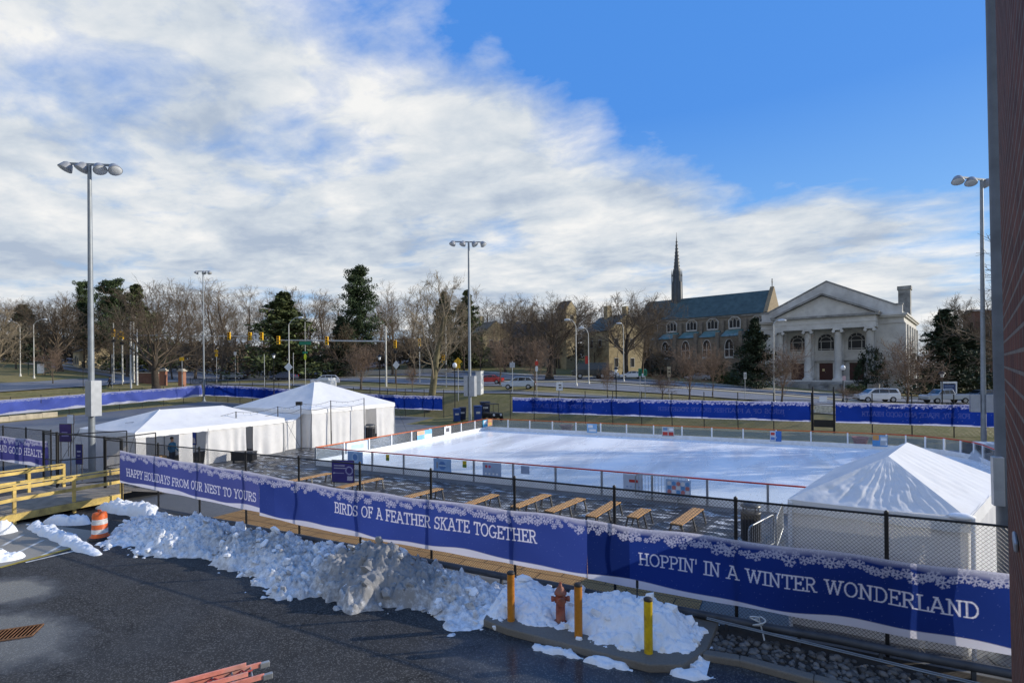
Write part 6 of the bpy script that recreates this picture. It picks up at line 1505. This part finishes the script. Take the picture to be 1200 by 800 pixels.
# brick gate with iron leaves
def local_thing(nm, label, cat, px, D, rz=YAW, group=None):
    p = place(px, D); return thing(nm, label, cat, (0, 0, 0), 0, group), p, rz
for px, lab in ((191.5, 'brick gate pillar with a white cap, the one nearer the spreading tree'), (213.5, 'brick gate pillar with a white cap, beside the iron gate leaf')):
    t, p, rz = local_thing('gate_pillar', lab, 'gate pillar', px, 90)
    MB().b2(-.42, -.42, -1.0, .42, .42, 2.45).build('shaft', m_stone('pillar_brick_'+str(int(px)), (.36, .10, .045), (.28, .075, .035), (.3, .25, .2), .3, .1), t); c = MB(); c.b2(-.55, -.55, 2.45, .55, .55, 2.65); c.box((0, 0, 2.78), (.9, .9, .26), taper=.6); c.build('cap', M_CONC, t); t.location = p; t.rotation_euler.z = rz
t, p, rz = local_thing('garden_wall', 'red brick garden wall left of the gate pillars behind the tree', 'wall', 170, 91); MB().b2(-1.9, -.2, -1, 2.4, .2, 1.75).build('wall_run', M_REDB, t); MB().b2(-2.0, -.3, 1.75, 2.5, .3, 1.9).build('coping', M_CONC, t); t.location = p; t.rotation_euler.z = rz
t, p, rz = local_thing('iron_gate', 'open black iron gate leaves with scrolled bars beside the brick pillar', 'gate', 241, 89)
for x0, x1 in ((-2.6, -.15), (.15, 2.6)):
    f = MB()
    for z in (.25, 1.25, 2.0): f.bar((x0, 0, z), (x1, 0, z), .05, .06)
    for x in (x0, x1): f.bar((x, 0, 0), (x, 0, 2.15), .07, .07)
    k = x0+.16
    while k < x1: f.tube((k, 0, .25), (k, 0, 2.0+.18*math.sin(PI*(k-x0)/(x1-x0))), .016, n=4); k += .17
    for c in (x0+.65, x1-.65): f.path([(c+.3*math.cos(q), 0, 1.62+.3*math.sin(q)) for q in np.linspace(0, 2*PI, 13)], .025, 4)
    f.build('gate_leaf', M_BLK, t)
t.location = p; t.rotation_euler.z = rz
# ------------------------------------------------------------------ street furniture
M_LPOLE = mat('pale_lamp_pole', (.5, .5, .47), .5, .2, 2, .2)
def street_lamp(label, px, D, ytop, arm, r=.09, up=1.0, nm='street_lamp'):
    p = place(px, D); h = zat(px, ytop, D)-p.z; t = thing(nm, label, 'street lamp', p); x, y, z = p
    d_ = Vector((CY, SY, 0))*(1 if arm > 0 else -1); L = abs(arm)
    MB().tube((x, y, z-.1), (x, y, z+h), r, r*.6, 10).build('pole', M_LPOLE, t); MB().lathe([(r*2.2, 0), (r*2.2, .1), (r*1.3, .5)], (x, y, z), 10).build('base', M_LPOLE, t)
    top = Vector((x, y, z+h-.05)); pts = [top, top+d_*L*.3+Vector((0, 0, up*.6)), top+d_*L*.7+Vector((0, 0, up*.95)), top+d_*L+Vector((0, 0, up))]
    MB().path(pts, r*.5, 6).build('arm', M_LPOLE, t); e = pts[-1]; c = MB(); c.ball(e+d_*.35+Vector((0, 0, -.05)), (.5, .26, .17), 10, 6); c.build('lamp_head', M_LENS, t); return t
street_lamp('double bend street lamp at the far left, arm towards the left', 24, 100, 382, -1.9); street_lamp('street lamp at the far left beside the bus shelter, arm towards the right', 40, 98, 380, 1.8)
street_lamp('pale street lamp with its arm to the right, left of the spreading tree', 144, 92, 378, 1.6); street_lamp('pale street lamp near the end of the dark blue banner, arm towards the right', 339, 73, 380, 1.3)
street_lamp('left lamp of the pair of tall pale street lamps before the dark wide tree', 675.5, 76, 382, -.9); street_lamp('right lamp of the pair, a red pennant on its pole', 690, 82, 391, -.7)
street_lamp('pale street lamp with a curled arm before the left side of the portico', 907, 57, 380, .5, .1, .5)
p = place(690, 82); MB_ = MB().b2(p.x-.55, p.y-.03, zat(690, 426, 82), p.x-.09, p.y+.0, zat(690, 417, 82)); o = MB_.build('pole_pennant', mat('red_pennant', (.45, .03, .02), .6)); tag(o, 'red pennant on the right lamp of the pair', 'pennant')
street_lamp('pale pole with two small arms in front of the cream house corner', 731, 90, 385, -.4)
M_GLOBE = mat('white_globe', (.72, .74, .76), .3, .1, 3)
def post_lamp(label, px, D, ytop, globe=False):
    p = place(px, D); h = zat(px, ytop, D)-p.z; t = thing('lamp_post', label, 'lamp post', p); x, y, z = p
    MB().lathe([(.2, -.2), (.2, .15), (.1, .45), (.06, .6), (.05, h-.75), (.09, h-.7), (.09, h-.62)], (x, y, z), 10).build('post', M_BLK, t)
    if globe: MB().ball((x, y, z+h-.3), (.27, .27, .33), 12, 8).build('globe', M_GLOBE, t)
    else:
        MB().lathe([(.1, h-.62), (.2, h-.2), (.02, h-.19)], (x, y, z), 8).build('lantern_glass', M_GLOBE, t); MB().lathe([(.30, h-.22), (.25, h-.12), (.08, h-.02), (.02, h+.08)], (x, y, z), 8).build('lantern_cap', M_BLK, t)
post_lamp('black lamp post beyond the dark blue banner, left of the pale street lamp', 321, 71, 414); post_lamp('black lamp post on the kerb behind the right slope of the peaked tent', 445, 68, 416); post_lamp('black lamp post in front of the cream stone house', 722, 57, 430)
post_lamp('black lamp post with a white globe in front of the church doors', 988, 66, 428, True); post_lamp('black lantern post left of the blue notice board', 1104, 52, 435); post_lamp('white headed post lamp at the central crossing', 533, 62, 425, True)
# posts with signs
M_YEL = mat('sign_yellow', (.75, .42, .01), .5, .15, 3); M_GRN = mat('sign_green', (.01, .20, .11), .5, .15, 3); M_SGW = mat('sign_white', (.68, .69, .68), .5, .15, 3); M_SGB = mat('sign_back_grey', (.42, .44, .46), .45, .2, 3, .3); M_SRED = mat('sign_red', (.5, .04, .02), .5, .15, 3); M_TANS = mat('sign_tan', (.5, .44, .3), .5, .15, 3)
def plate(mb, c, w_, h_, shape, rz):
    if shape == 'diamond': P_ = [(0, -h_/2), (w_/2, 0), (0, h_/2), (-w_/2, 0)]
    elif shape == 'oct': P_ = [(w_/2*math.cos(R(22.5+45*k))*1.08, h_/2*math.sin(R(22.5+45*k))*1.08) for k in range(8)]
    elif shape == 'round': P_ = [(w_/2*math.cos(R(30*k)), h_/2*math.sin(R(30*k))) for k in range(12)]
    else: P_ = [(-w_/2, -h_/2), (w_/2, -h_/2), (w_/2, h_/2), (-w_/2, h_/2)]
    mb.prism(P_, -.012, .012, Matrix.Rotation(rz, 3, 'Z'), c); return mb
M_MARK = mat('sign_black', (.015, .015, .015), .5)
def street_sign(label, px, D, ytop, plates, nm='street_sign', group=None, pole=None, rz=YAW):
    p = place(px, D); h = zat(px, ytop, D)-p.z; t = thing(nm, label, 'street sign', p, 0, group); x, y, z = p
    MB().tube((x, y, z-.1), (x, y, z+h), .04, n=6).build('post', pole or M_SGB, t)
    fwd = Vector((SY, -CY, 0))
    for py, w_, h_, shape, m_, *mk_ in plates:
        c = Vector((x, y, zat(px, py, D)))+fwd*.06; f = plate(MB(), c, w_, h_, shape, rz).build('sign_face', m_, t)
        for q in mk_:
            if q == 'walk': k = MB(); k.ball(c+fwd*.02+Vector((0, 0, h_*.2)), (.06, .02, .06), 8, 5); k.bar(c+fwd*.02+Vector((0, 0, h_*.13)), c+fwd*.02+Vector((0, 0, -h_*.05)), .09, .02); k.bar(c+fwd*.02+Vector((0, 0, -h_*.04)), c+fwd*.02+Vector((CY*.07, SY*.07, -h_*.26)), .05, .02); k.bar(c+fwd*.021+Vector((0, 0, -h_*.04)), c+fwd*.021+Vector((-CY*.07, -SY*.07, -h_*.26)), .05, .02); k.build('symbol', M_MARK, f)
            elif q == 'bars': k = MB(); k.b2(c.x-w_*.3, c.y-.05, c.z+h_*.1, c.x+w_*.3, c.y-.03, c.z+h_*.22); k.b2(c.x-w_*.3, c.y-.05, c.z-h_*.2, c.x+w_*.3, c.y-.03, c.z-h_*.08); k.build('lettering', M_MARK, f)
    return t
street_sign('yellow diamond pedestrian warning sign with a small plate below, at the central crossing', 537, 66, 419, [(423.5, 1.05, 1.05, 'diamond', M_YEL, 'walk'), (429.3, .55, .45, 'square', M_YEL)])
street_sign('yellow warning sign right of the slim white floodlight pole', 254, 96, 408, [(411.5, .8, .8, 'diamond', M_YEL), (416, .5, .6, 'square', M_YEL)])
street_sign('small yellow square sign above the right brick gate pillar', 213.5, 84, 418, [(420.5, .7, .55, 'square', M_YEL)])
street_sign('white diamond sign seen from the back in front of the pale street lamp', 338.5, 71, 425, [(430, 1.15, 1.15, 'diamond', M_SGW)])
street_sign('white diamond sign on a brown post left of the mossy tree', 464.5, 70, 422, [(427.5, .9, 1.15, 'diamond', M_SGW)], pole=M_BARK)
street_sign('green street name sign on the tall pale pole by the cedar', 358, 86, 377, [(402, 1.9, .55, 'square', M_GRN), (413, .8, .35, 'square', M_GRN), (418, .4, 1.0, 'oct', mat('lime_sign', (.62, .7, .02), .5))], pole=M_LPOLE)
street_sign('pair of white sign backs on one post at the edge of the long far banner', 655.5, 56, 447, [(452.5, .7, .9, 'square', M_SGW, 'bars')])
street_sign('red and white sign above the pale hatchback', 629, 62, 421, [(425.5, .4, .55, 'oct', M_SRED), (432, .3, .55, 'square', M_SGW)])
street_sign('grey sign back beside the pale hatchback', 600.5, 66, 423, [(427.5, .65, .65, 'square', M_SGB)])
street_sign('green parking sign left of its twin before the church hall', 750, 62, 431, [(436, .4, .85, 'square', M_GRN, 'bars')]); street_sign('green parking sign right of its twin before the church hall', 756, 61, 432, [(436.5, .4, .75, 'square', M_GRN, 'bars')])
street_sign('tan sign on a grey post by the scrubby sapling', 784, 60, 430, [(435.5, .4, 1.2, 'square', M_TANS, 'bars')]); street_sign('small white sign by the dark conifer between the churches', 873, 62, 436, [(440, .32, .75, 'square', M_SGW, 'bars')])
street_sign('small pink and white sign below the white globe lamp', 989, 65, 440, [(443, .4, .55, 'square', mat('sign_pink', (.6, .42, .42), .5))])
street_sign('white board on the verge behind the spreading tree at the left', 276, 100, 412, [(414, .5, .6, 'square', M_SGW)]); street_sign('plain grey post at the kerb left of the black lamp post', 310, 80, 415, [])
street_sign('plain grey post at the far kerb right of the pale street lamp', 344, 84, 413, []); street_sign('grey post by the left crossing beside the walking person', 131.5, 84, 415, [])
street_sign('dark notice post behind the near floodlight pole at the left', 97.5, 80, 424, [(427, .3, .9, 'square', M_BLK)], pole=M_BLK)
# traffic lights
M_LRED = mat('lens_dark_red', (.10, .01, .01), .3); M_LAMB = mat('lens_dark_amber', (.14, .06, .005), .3); M_LGRN = mat('lens_dark_green', (.01, .08, .04), .3)
def sig_head(t, c, rz=YAW, s=1.0):
    M = Matrix.Rotation(rz, 3, 'Z'); c = Vector(c); h = MB(); h.box(c, (.36*s, .26*s, 1.06*s), M=M)
    for k in (-1, 0, 1): h.box(c+M@Vector((0, -.2*s, k*.33*s+.13*s)), (.3*s, .2*s, .03*s), M=M)
    o = h.build('signal_head', M_YEL, t)
    for k, m_ in ((1, M_LRED), (0, M_LAMB), (-1, M_LGRN)): MB().tube(c+M@Vector((0, -.13*s, k*.33*s)), c+M@Vector((0, -.15*s, k*.33*s)), .12*s, n=10).build('lens', m_, o)
def mast(label, px, D, ytop, yarm, px2, D2, heads, extra=None):
    p = place(px, D); h = zat(px, ytop, D)-p.z; t = thing('traffic_light', label, 'traffic light', p); x, y, z = p
    MB().tube((x, y, z-.1), (x, y, z+h), .16, .12, 10).build('pole', M_LPOLE, t); a = Vector((x, y, zat(px, yarm, D))); b_ = at_depth(px2, yarm+(-1.5 if px2 < px else 1), D2)
    MB().tube(a, b_, .13, .07, 8).build('mast_arm', M_LPOLE, t)
    for q in heads: sig_head(t, a.lerp(b_, q)+Vector((SY, -CY, 0))*.2, s=1.25)
    if extra: extra(t, a, b_)
mast('traffic light pole with a long mast arm reaching left over the street', 452.5, 81, 382, 400, 325, 86, (.525, .985))
def ex(t, a, b_):
    c = a.lerp(b_, .985)+Vector((SY, -CY, 0))*.25; MB().box(c, (.9, .04, 1.1), rz=YAW).build('turn_sign', M_SGW, t); k = MB().box(c+Vector((SY, -CY, 0))*.04+Vector((0, 0, -.1)), (.14, .02, .6), rz=YAW).box(c+Vector((SY, -CY, 0))*.041+Vector((-.15, -.08, .2)), (.4, .02, .16), rz=YAW).build('arrow', M_MARK, t)
mast('traffic light pole with its mast arm reaching right, beside the spreading tree', 157, 90, 377, 393, 303, 92, (-.1, .765, .935, 1.03), ex)
def side_signal(label, px, D, ytop, yh, dx=0.0, pole=None):
    p = place(px, D); h = zat(px, ytop, D)-p.z; t = thing('traffic_light', label, 'traffic light', p); MB().tube((p.x, p.y, p.z-.1), (p.x, p.y, p.z+h), .08, n=8).build('pole', pole or M_LPOLE, t)
    sig_head(t, (p.x+dx*CY, p.y+dx*SY, zat(px, yh, D)), s=1.15); MB().box((p.x, p.y, zat(px, yh+9, D)), (.5, .35, .5), rz=YAW).build('walk_signal', M_BLK, t)
side_signal('yellow signal on a pale pole just right of the tall near floodlight pole', 143.5, 88, 386, 393); side_signal('lone yellow signal with a small camera above at the left crossing', 133.5, 90, 378, 390, 0)
side_signal('yellow signal on a short pole right of the long mast pole', 463.5, 84, 396, 403, 0, M_BARK); side_signal('yellow signal on a tall grey pole right of the mossy tree', 523, 78, 382, 420, -.4); side_signal('yellow signal half hidden in the branches of the mossy tree', 492, 88, 396, 401)
for px, D, yt, lab in ((153.5, 84, 378, 'tall plain white pole before the brick garden wall, left of two'), (161, 88, 386, 'thinner plain white pole right of the mast pole')):
    p = place(px, D); t = thing('utility_pole', lab, 'pole', p); h = zat(px, yt, D)-p.z; MB().tube((p.x, p.y, p.z-.1), (p.x, p.y, p.z+h), .13, .11, 10).build('shaft', M_SGW, t); MB().lathe([(.13, h), (.14, h+.05), (.02, h+.12)], p, 10).build('cap', M_SGW, t)
# bus shelter
p = place(43, 102); t = thing('bus_shelter', 'dark green bus shelter with a white poster panel at the left', 'bus shelter', (0, 0, 0)); M_DGF = mat('dark_green_frame', (.02, .045, .035), .5)
for x in (-1.6, 0, 1.6):
    for y in (0, 1.3): MB().b2(x-.05, y-.05, 0, x+.05, y+.05, 2.4).build('post', M_DGF, t)
MB().b2(-1.8, -.2, 2.4, 1.8, 1.5, 2.62).build('roof', M_DGF, t); MB().b2(-1.55, 1.26, .3, 1.55, 1.30, 2.3).build('back_panel', mat('shelter_glass', (.10, .14, .12), .15, .2), t); MB().b2(.15, -.06, .4, 1.5, .02, 2.2).build('poster_panel', M_SGW, t); t.location = p; t.rotation_euler.z = YAW
# notice board by the church
p = place(1112, 72); t = thing('notice_board', 'blue notice board in a white frame on the church lawn', 'notice board', (0, 0, 0))
for x in (-.95, .95): MB().b2(x-.09, -.09, -.3, x+.09, .09, 2.5).build('post', M_SGW, t)
MB().b2(-1.04, -.11, 2.5, 1.04, .11, 2.75).build('head_board', M_SGW, t); MB().b2(-.86, -.05, .9, .86, .05, 2.4).build('panel', mat('board_blue', (.015, .045, .14), .4), t); k = MB()
for q in range(4): k.b2(-.6, -.075, 2.1-q*.28, .6-.2*(q % 2), -.055, 2.17-q*.28)
k.build('lettering', mat('board_lettering', (.25, .33, .45), .5), t); t.location = p; t.rotation_euler.z = YAW
# recycling bins, cart and boxes on the drive behind the far fence
M_BBIN = mat('bin_blue', (.012, .045, .19), .4, .2, 3); M_NBIN = mat('bin_navy', (.012, .02, .055), .4, .2, 3)
def wheelie(label, px, D, m_, w_=.72, h_=1.25):
    p = place(px, D); t = thing('wheeled_bin', label, 'bin', (0, 0, 0)); MB().box((0, 0, h_*.5), (w_*.82, w_*.9, h_*.9), taper=1.16).build('tub', m_, t, .03); MB().box((0, -.02, h_*1.0), (w_*1.04, w_*1.1, .10), taper=.9).build('lid', m_, t, .03)
    for s in (-1, 1): MB().tube((s*w_*.36, w_*.45, .13), (s*w_*.46, w_*.45, .13), .13, n=10).build('wheel', M_BLK, t)
    MB().b2(-w_*.25, -w_*.50, h_*.55, w_*.25, -w_*.475, h_*.8).build('label_plate', M_SGB, t); t.location = p; t.rotation_euler.z = YAW+.2
for px, D, m_, lab, w_, h_ in ((535, 57, M_BBIN, 'blue wheeled bin, leftmost behind the gap in the far fence', .8, 1.4), (541.5, 58, M_NBIN, 'navy wheeled bin between two blue ones behind the far fence gap', .8, 1.4), (559.5, 56, M_BBIN, 'tall bright blue bin right of the central floodlight pole', .85, 1.75), (568, 60, M_NBIN, 'dark wheeled bin behind the small utility cart', 1.1, 1.6)): wheelie(lab, px, D, m_, w_, h_)

# ------------------------------------------------------------------ vehicles
M_TYRE = mat('tyre_rubber', (.012, .012, .013), .8); M_RIM = mat('wheel_rim', (.35, .36, .38), .35, .2, 6, .6); M_CGL = mat('car_glass', (.012, .016, .02), .08, .3, .5, spec=.8); M_HLT = mat('headlight', (.6, .62, .64), .15); M_TLT = mat('tail_light', (.30, .012, .01), .25)
def paint(name, c):
    if name in MATS: return MATS[name]
    m, nt, out = nodes(name); n_ = ntex(nt, pos(nt), 1.2, 5, .6); cc = mixc(nt, fr(nt, n_, .35, .75, 0, .3), c, tuple(q*.55+.03 for q in c)); p = bsdf(nt, out, cc, .3, .1, .5); p.inputs['Coat Weight'].default_value = .5; MATS[name] = m; return m
PROF = {'sedan': (4.6, 1.8, [(-2.3, .32), (2.3, .32), (2.3, .62), (2.2, .78), (1.1, .95), (-1.6, 1.0), (-2.25, .95), (-2.3, .6)], [(-1.75, .98), (1.15, .94), (.45, 1.38), (-.2, 1.45), (-.9, 1.42)]),
        'hatch': (4.4, 1.82, [(-2.2, .36), (2.2, .36), (2.2, .7), (2.1, .88), (1.15, 1.03), (-2.1, 1.08), (-2.2, .7)], [(-2.1, 1.06), (1.2, 1.02), (.5, 1.55), (-.3, 1.64), (-1.6, 1.58)]),
        'van': (4.9, 1.95, [(-2.45, .38), (2.45, .38), (2.45, .8), (2.35, 1.0), (1.45, 1.12), (-2.4, 1.15), (-2.45, .8)], [(-2.4, 1.13), (1.55, 1.10), (.75, 1.72), (-.2, 1.8), (-2.15, 1.76)]),
        'pickup': (5.5, 1.95, [(-2.75, .5), (2.75, .5), (2.75, .9), (2.65, 1.08), (1.5, 1.16), (-2.75, 1.18)], [(-.6, 1.16), (1.55, 1.14), (.95, 1.78), (-.35, 1.82)]),
        'truck': (6.5, 2.3, [(-3.25, .55), (3.25, .55), (3.25, 1.3), (3.1, 1.6), (-3.25, 1.6)], [(-3.2, 1.58), (3.0, 1.56), (2.2, 2.75), (-3.1, 2.8)])}
def car(label, kind, px, D, heading, colour, pname, cat='car', nm=None):
    """heading: angle of the bonnet, in the frame of the view (0 = to the right)"""
    L, Wd, lo, up = PROF[kind]; t = thing(nm or {'pickup': 'pickup_truck', 'van': 'parked_van', 'truck': 'box_truck'}.get(kind, 'parked_car'), label, cat); m_ = paint(pname, colour)
    b_ = MB().prism(lo, -Wd/2, Wd/2); bd = b_.build('body', m_, t, .07)
    c = MB(); n = len(up); k = .82; mxz = max(z for _, z in up); mnz = min(z for _, z in up); vs = []
    for s in (-1, 1):
        for x, z in up: f = (z-mnz)/(mxz-mnz); vs.append((x, s*Wd/2*(.97-.17*f), z))
    c.add(vs, [tuple(range(n)), tuple(range(2*n-1, n-1, -1))]+[(i, n+i, n+(i+1) % n, (i+1) % n) for i in range(n)]); c.build('cabin', m_, t, .05)
    # glazing set just proud of the cabin
    cx = sum(x for x, _ in up)/n; ins = [(cx+(x-cx)*.86, mnz+.10+(z-mnz)*.74) for x, z in up]
    for s in (-1, 1):
        g = MB(); q = [(x, s*(Wd/2*(.97-.17*((z-mnz)/(mxz-mnz)))+.012), z) for x, z in ins]; g.add(q, [tuple(range(n)) if s < 0 else tuple(range(n-1, -1, -1))]); wn = g.build('side_window', M_CGL, t)
        pl = MB()
        for xq in (.33, .66):
            x = ins[0][0]*(1-xq)+ins[1][0]*xq; 
            pl.bar((x, s*(Wd/2*.97+.010), mnz+.08), (x-.05, s*(Wd/2*.82+.010), mxz-.12), .07, .03)
        pl.build('pillar', m_, t)
    def slope(i, j, nm_):
        (xa, za), (xb, zb_) = up[i], up[j]; g = MB(); fa, fb = (za-mnz)/(mxz-mnz), (zb_-mnz)/(mxz-mnz); lerp = lambda a, b__, q: a+(b__-a)*q
        dx, dz = zb_-za, -(xb-xa); l = math.hypot(dx, dz) or 1; o_ = (dx/l*.014, dz/l*.014)
        if (lerp(xa, xb, .5)+o_[0]-cx)**2 < (lerp(xa, xb, .5)-cx)**2: o_ = (-o_[0], -o_[1])
        q = [(lerp(xa, xb, e)+o_[0], s*Wd/2*(.97-.17*lerp(fa, fb, e))*.88, lerp(za, zb_, e)+o_[1]) for e, s in ((.14, -1), (.14, 1), (.9, 1), (.9, -1))]; g.add(q, [(0, 1, 2, 3)]); g.build(nm_, M_CGL, t)
    slope(1, 2, 'windscreen'); slope(0, n-1, 'rear_window')
    wr_ = .33 if kind in ('sedan', 'hatch') else (.37 if kind != 'truck' else .48)
    for sx_ in (-1, 1):
        for s in (-1, 1):
            x, y = sx_*L*.305, s*(Wd/2-.08); w_ = MB().tube((x, y-.11, wr_), (x, y+.11, wr_), wr_, n=18).build('wheel', M_TYRE, t); MB().tube((x, y+s*.105, wr_), (x, y+s*.125, wr_), wr_*.6, n=14).build('rim', M_RIM, w_)
    for s in (-1, 1):
        MB().box((L/2-.04, s*Wd*.36, lo[2][1]+.04), (.14, .36, .15)).build('headlight', M_HLT, t); MB().box((-L/2+.03, s*Wd*.40, .82 if kind != 'truck' else 1.2), (.12, .2, .26)).build('tail_light', M_TLT, t)
        MB().box((up[1][0]-.35, s*(Wd/2+.08), mnz+.1), (.14, .16, .12)).build('mirror', m_, t)
    for x in (L/2, -L/2): MB().box((x, 0, .48 if kind != 'truck' else .75), (.10, Wd*.9, .16)).build('bumper', MATS['bench_steel'], t)
    if kind == 'pickup': MB().b2(-2.62, -.82, 1.1, -.75, .82, 1.195).build('cargo_bed', M_BLK, t)
    p = place(px, D); t.location = (p.x, p.y, p.z+.12); t.rotation_euler.z = YAW+heading
    # lean the car with the slope of the street
    return t
car('silver hatchback driving on the street behind the peaked tent', 'hatch', 381, 84, R(200), (.46, .49, .55), 'paint_silver')
car('dark blue car parked beyond the street left of the white diamond sign', 'sedan', 333, 96, R(180), (.03, .045, .10), 'paint_navy')
car('grey car at the far kerb left of the cedar', 'sedan', 275, 112, R(180), (.2, .22, .24), 'paint_grey')
car('small bright red car parked left of the pale hatchback', 'sedan', 573, 84, R(170), (.5, .02, .015), 'paint_red')
car('pale blue grey hatchback parked under the young bare trees', 'hatch', 608, 70.5, R(172), (.5, .56, .62), 'paint_pale')
car('white car parked under the dark wide tree by the cream house', 'sedan', 740, 98, R(178), (.72, .73, .74), 'paint_white'); car('white car half hidden behind the black lamp post', 'sedan', 710, 97, R(178), (.72, .73, .74), 'paint_white')
car('dark silver car parked before the church hedge, behind the reddish young tree', 'sedan', 817, 104, R(178), (.3, .33, .36), 'paint_dsilver')
car('white people carrier parked at the foot of the church steps', 'van', 1027, 69, R(172), (.70, .71, .72), 'paint_white', 'van')
car('silver pickup truck parked by the blue notice board', 'pickup', 1108, 68, R(176), (.36, .40, .45), 'paint_blue_silver', 'pickup truck')
car('dark truck parked in the shade right of the paired street lamps', 'truck', 692, 95, R(178), (.012, .016, .016), 'paint_black', 'truck'); car('dark blue car behind the pale street lamp at the church road', 'sedan', 1150, 74, R(175), (.05, .07, .1), 'paint_navy2')
p = place(577, 57); t = thing('utility_cart', 'small black utility cart with round headlights behind the far fence gap', 'cart', (0, 0, 0))
MB().box((0, 0, .62), (1.35, 2.2, .5)).build('body', M_BLK, t, .08); MB().b2(-.6, -.35, 1.75, .6, 1.0, 1.82).build('canopy', M_BLK, t)
for x in (-.55, .55):
    for y in (-.3, .95): MB().tube((x, y, .8), (x, y, 1.76), .03, n=6).build('strut', M_BLK, t)
    MB().tube((x*.75, -1.1, .7), (x*.75, -1.14, .7), .13, n=12).build('headlight', M_HLT, t)
    for y in (-.75, .75): MB().tube((x*1.05, y, .3), (x*1.35, y, .3), .3, n=14).build('wheel', M_TYRE, t)
t.location = p; t.rotation_euler.z = YAW+.5
# ------------------------------------------------------------------ people
def m_person(name, skin, coat, trousers, hair):
    m, nt, out = nodes(name); g = N(nt, 'ShaderNodeTexCoord'); s = N(nt, 'ShaderNodeSeparateXYZ'); nt.links.new(g.outputs['Object'], s.inputs[0]); r = N(nt, 'ShaderNodeValToRGB'); r.color_ramp.interpolation = 'CONSTANT'; e = r.color_ramp.elements
    e[0].position, e[0].color = 0, (.02, .018, .016, 1); e[1].position, e[1].color = .05, (*trousers, 1)
    for p_, c_ in ((.47, coat), (.755, skin), (.89, hair)): q = e.new(p_); q.color = (*c_, 1)
    nt.links.new(math_(nt, 'DIVIDE', s.outputs['Z'], 2.0), r.inputs[0]); bsdf(nt, out, r.outputs['Color'], .8, 0, .2); return m
def person(label, loc, rz, stride, arms, m_, hair_c):
    V = [(0, 0, .95), (0, .0, 1.2), (0, 0, 1.42), (0, .0, 1.53), (0, .01, 1.62), (0, .01, 1.74)]; Rr = [.15, .135, .15, .055, .085, .075]; E_ = [(0, 1), (1, 2), (2, 3), (3, 4), (4, 5)]
    def chain(start, pts, rad):
        prev = start
        for p_, r_ in zip(pts, rad): V.append(p_); Rr.append(r_); E_.append((prev, len(V)-1)); prev = len(V)-1
    for s, k in ((-1, 1), (1, -1)):
        f = stride*k; chain(0, [(s*.10, .02*k, .88), (s*.10, -.24*f, .50), (s*.10, -.30*f+(.18*stride if k < 0 else 0), .09), (s*.11, -.30*f-.13+(.18*stride if k < 0 else 0), .05)], [.105, .072, .05, .045])
        chain(2, [(s*.19, 0, 1.40), (s*.25, .10*f+.02, 1.13), (s*.24, .14*f-arms, .90+arms*.5), (s*.23, .15*f-arms*1.2, .82+arms*.5)], [.065, .05, .038, .04])
    me = bpy.data.meshes.new('person'); me.from_pydata(V, E_, []); o = bpy.data.objects.new('person', me); C.objects.link(o); me.materials.append(m_)
    md = o.modifiers.new('skin', 'SKIN'); md.use_smooth_shade = True
    for i, r_ in enumerate(Rr): me.skin_vertices[0].data[i].radius = (r_, r_)
    me.skin_vertices[0].data[0].use_root = True; sd = o.modifiers.new('sub', 'SUBSURF'); sd.levels = 1; sd.render_levels = 2
    o.location = loc; o.rotation_euler.z = rz; tag(o, label, 'person')
    MB().ball((0, .025, 1.735), (.098, .105, .09), 10, 7).build('hair', hair_c, None).parent = o; return o
HAIR = mat('dark_hair', (.015, .011, .009), .7)
p = place(128.5, 84); person('person in dark clothes walking along the path at the left', p, YAW-PI/2+.2, .9, .05, m_person('walker_clothes', (.35, .22, .16), (.02, .022, .03), (.018, .02, .028), (.015, .012, .01)), HAIR)
person('person in a blue jacket standing in the open entrance of the long tent', (tx1-.7, ty0+2.35, .04), PI/2+.3, .15, .16, m_person('tent_visitor_clothes', (.35, .22, .16), (.03, .12, .24), (.02, .025, .04), (.015, .012, .01)), HAIR)

# pale cabinets by the street
p = place(384, 66); t = thing('utility_cabinet', 'white blocky utility cabinet showing just above the tip of the peaked tent', 'cabinet', p); zt = zat(384, 443.5, 66)
MB().b2(p.x-1.0, p.y-.5, p.z-.1, p.x+1.0, p.y+.5, zt-.25).build('housing', M_SGW, t, .03); MB().b2(p.x-.75, p.y-.6, zt-.25, p.x+.75, p.y+.6, zt+.1).build('lid', M_SGW, t, .03)
p = place(562, 67); t = thing('utility_cabinet', 'narrow pale utility cabinet at the kerb right of the central floodlight pole', 'cabinet', p); zt = zat(562, 435, 67)
MB().b2(p.x-.38, p.y-.35, p.z-.1, p.x+.38, p.y+.35, zt).build('housing', M_SGW, t, .03); MB().b2(p.x-.44, p.y-.42, zt, p.x+.44, p.y+.42, zt+.08).build('lid', M_SGB, t)
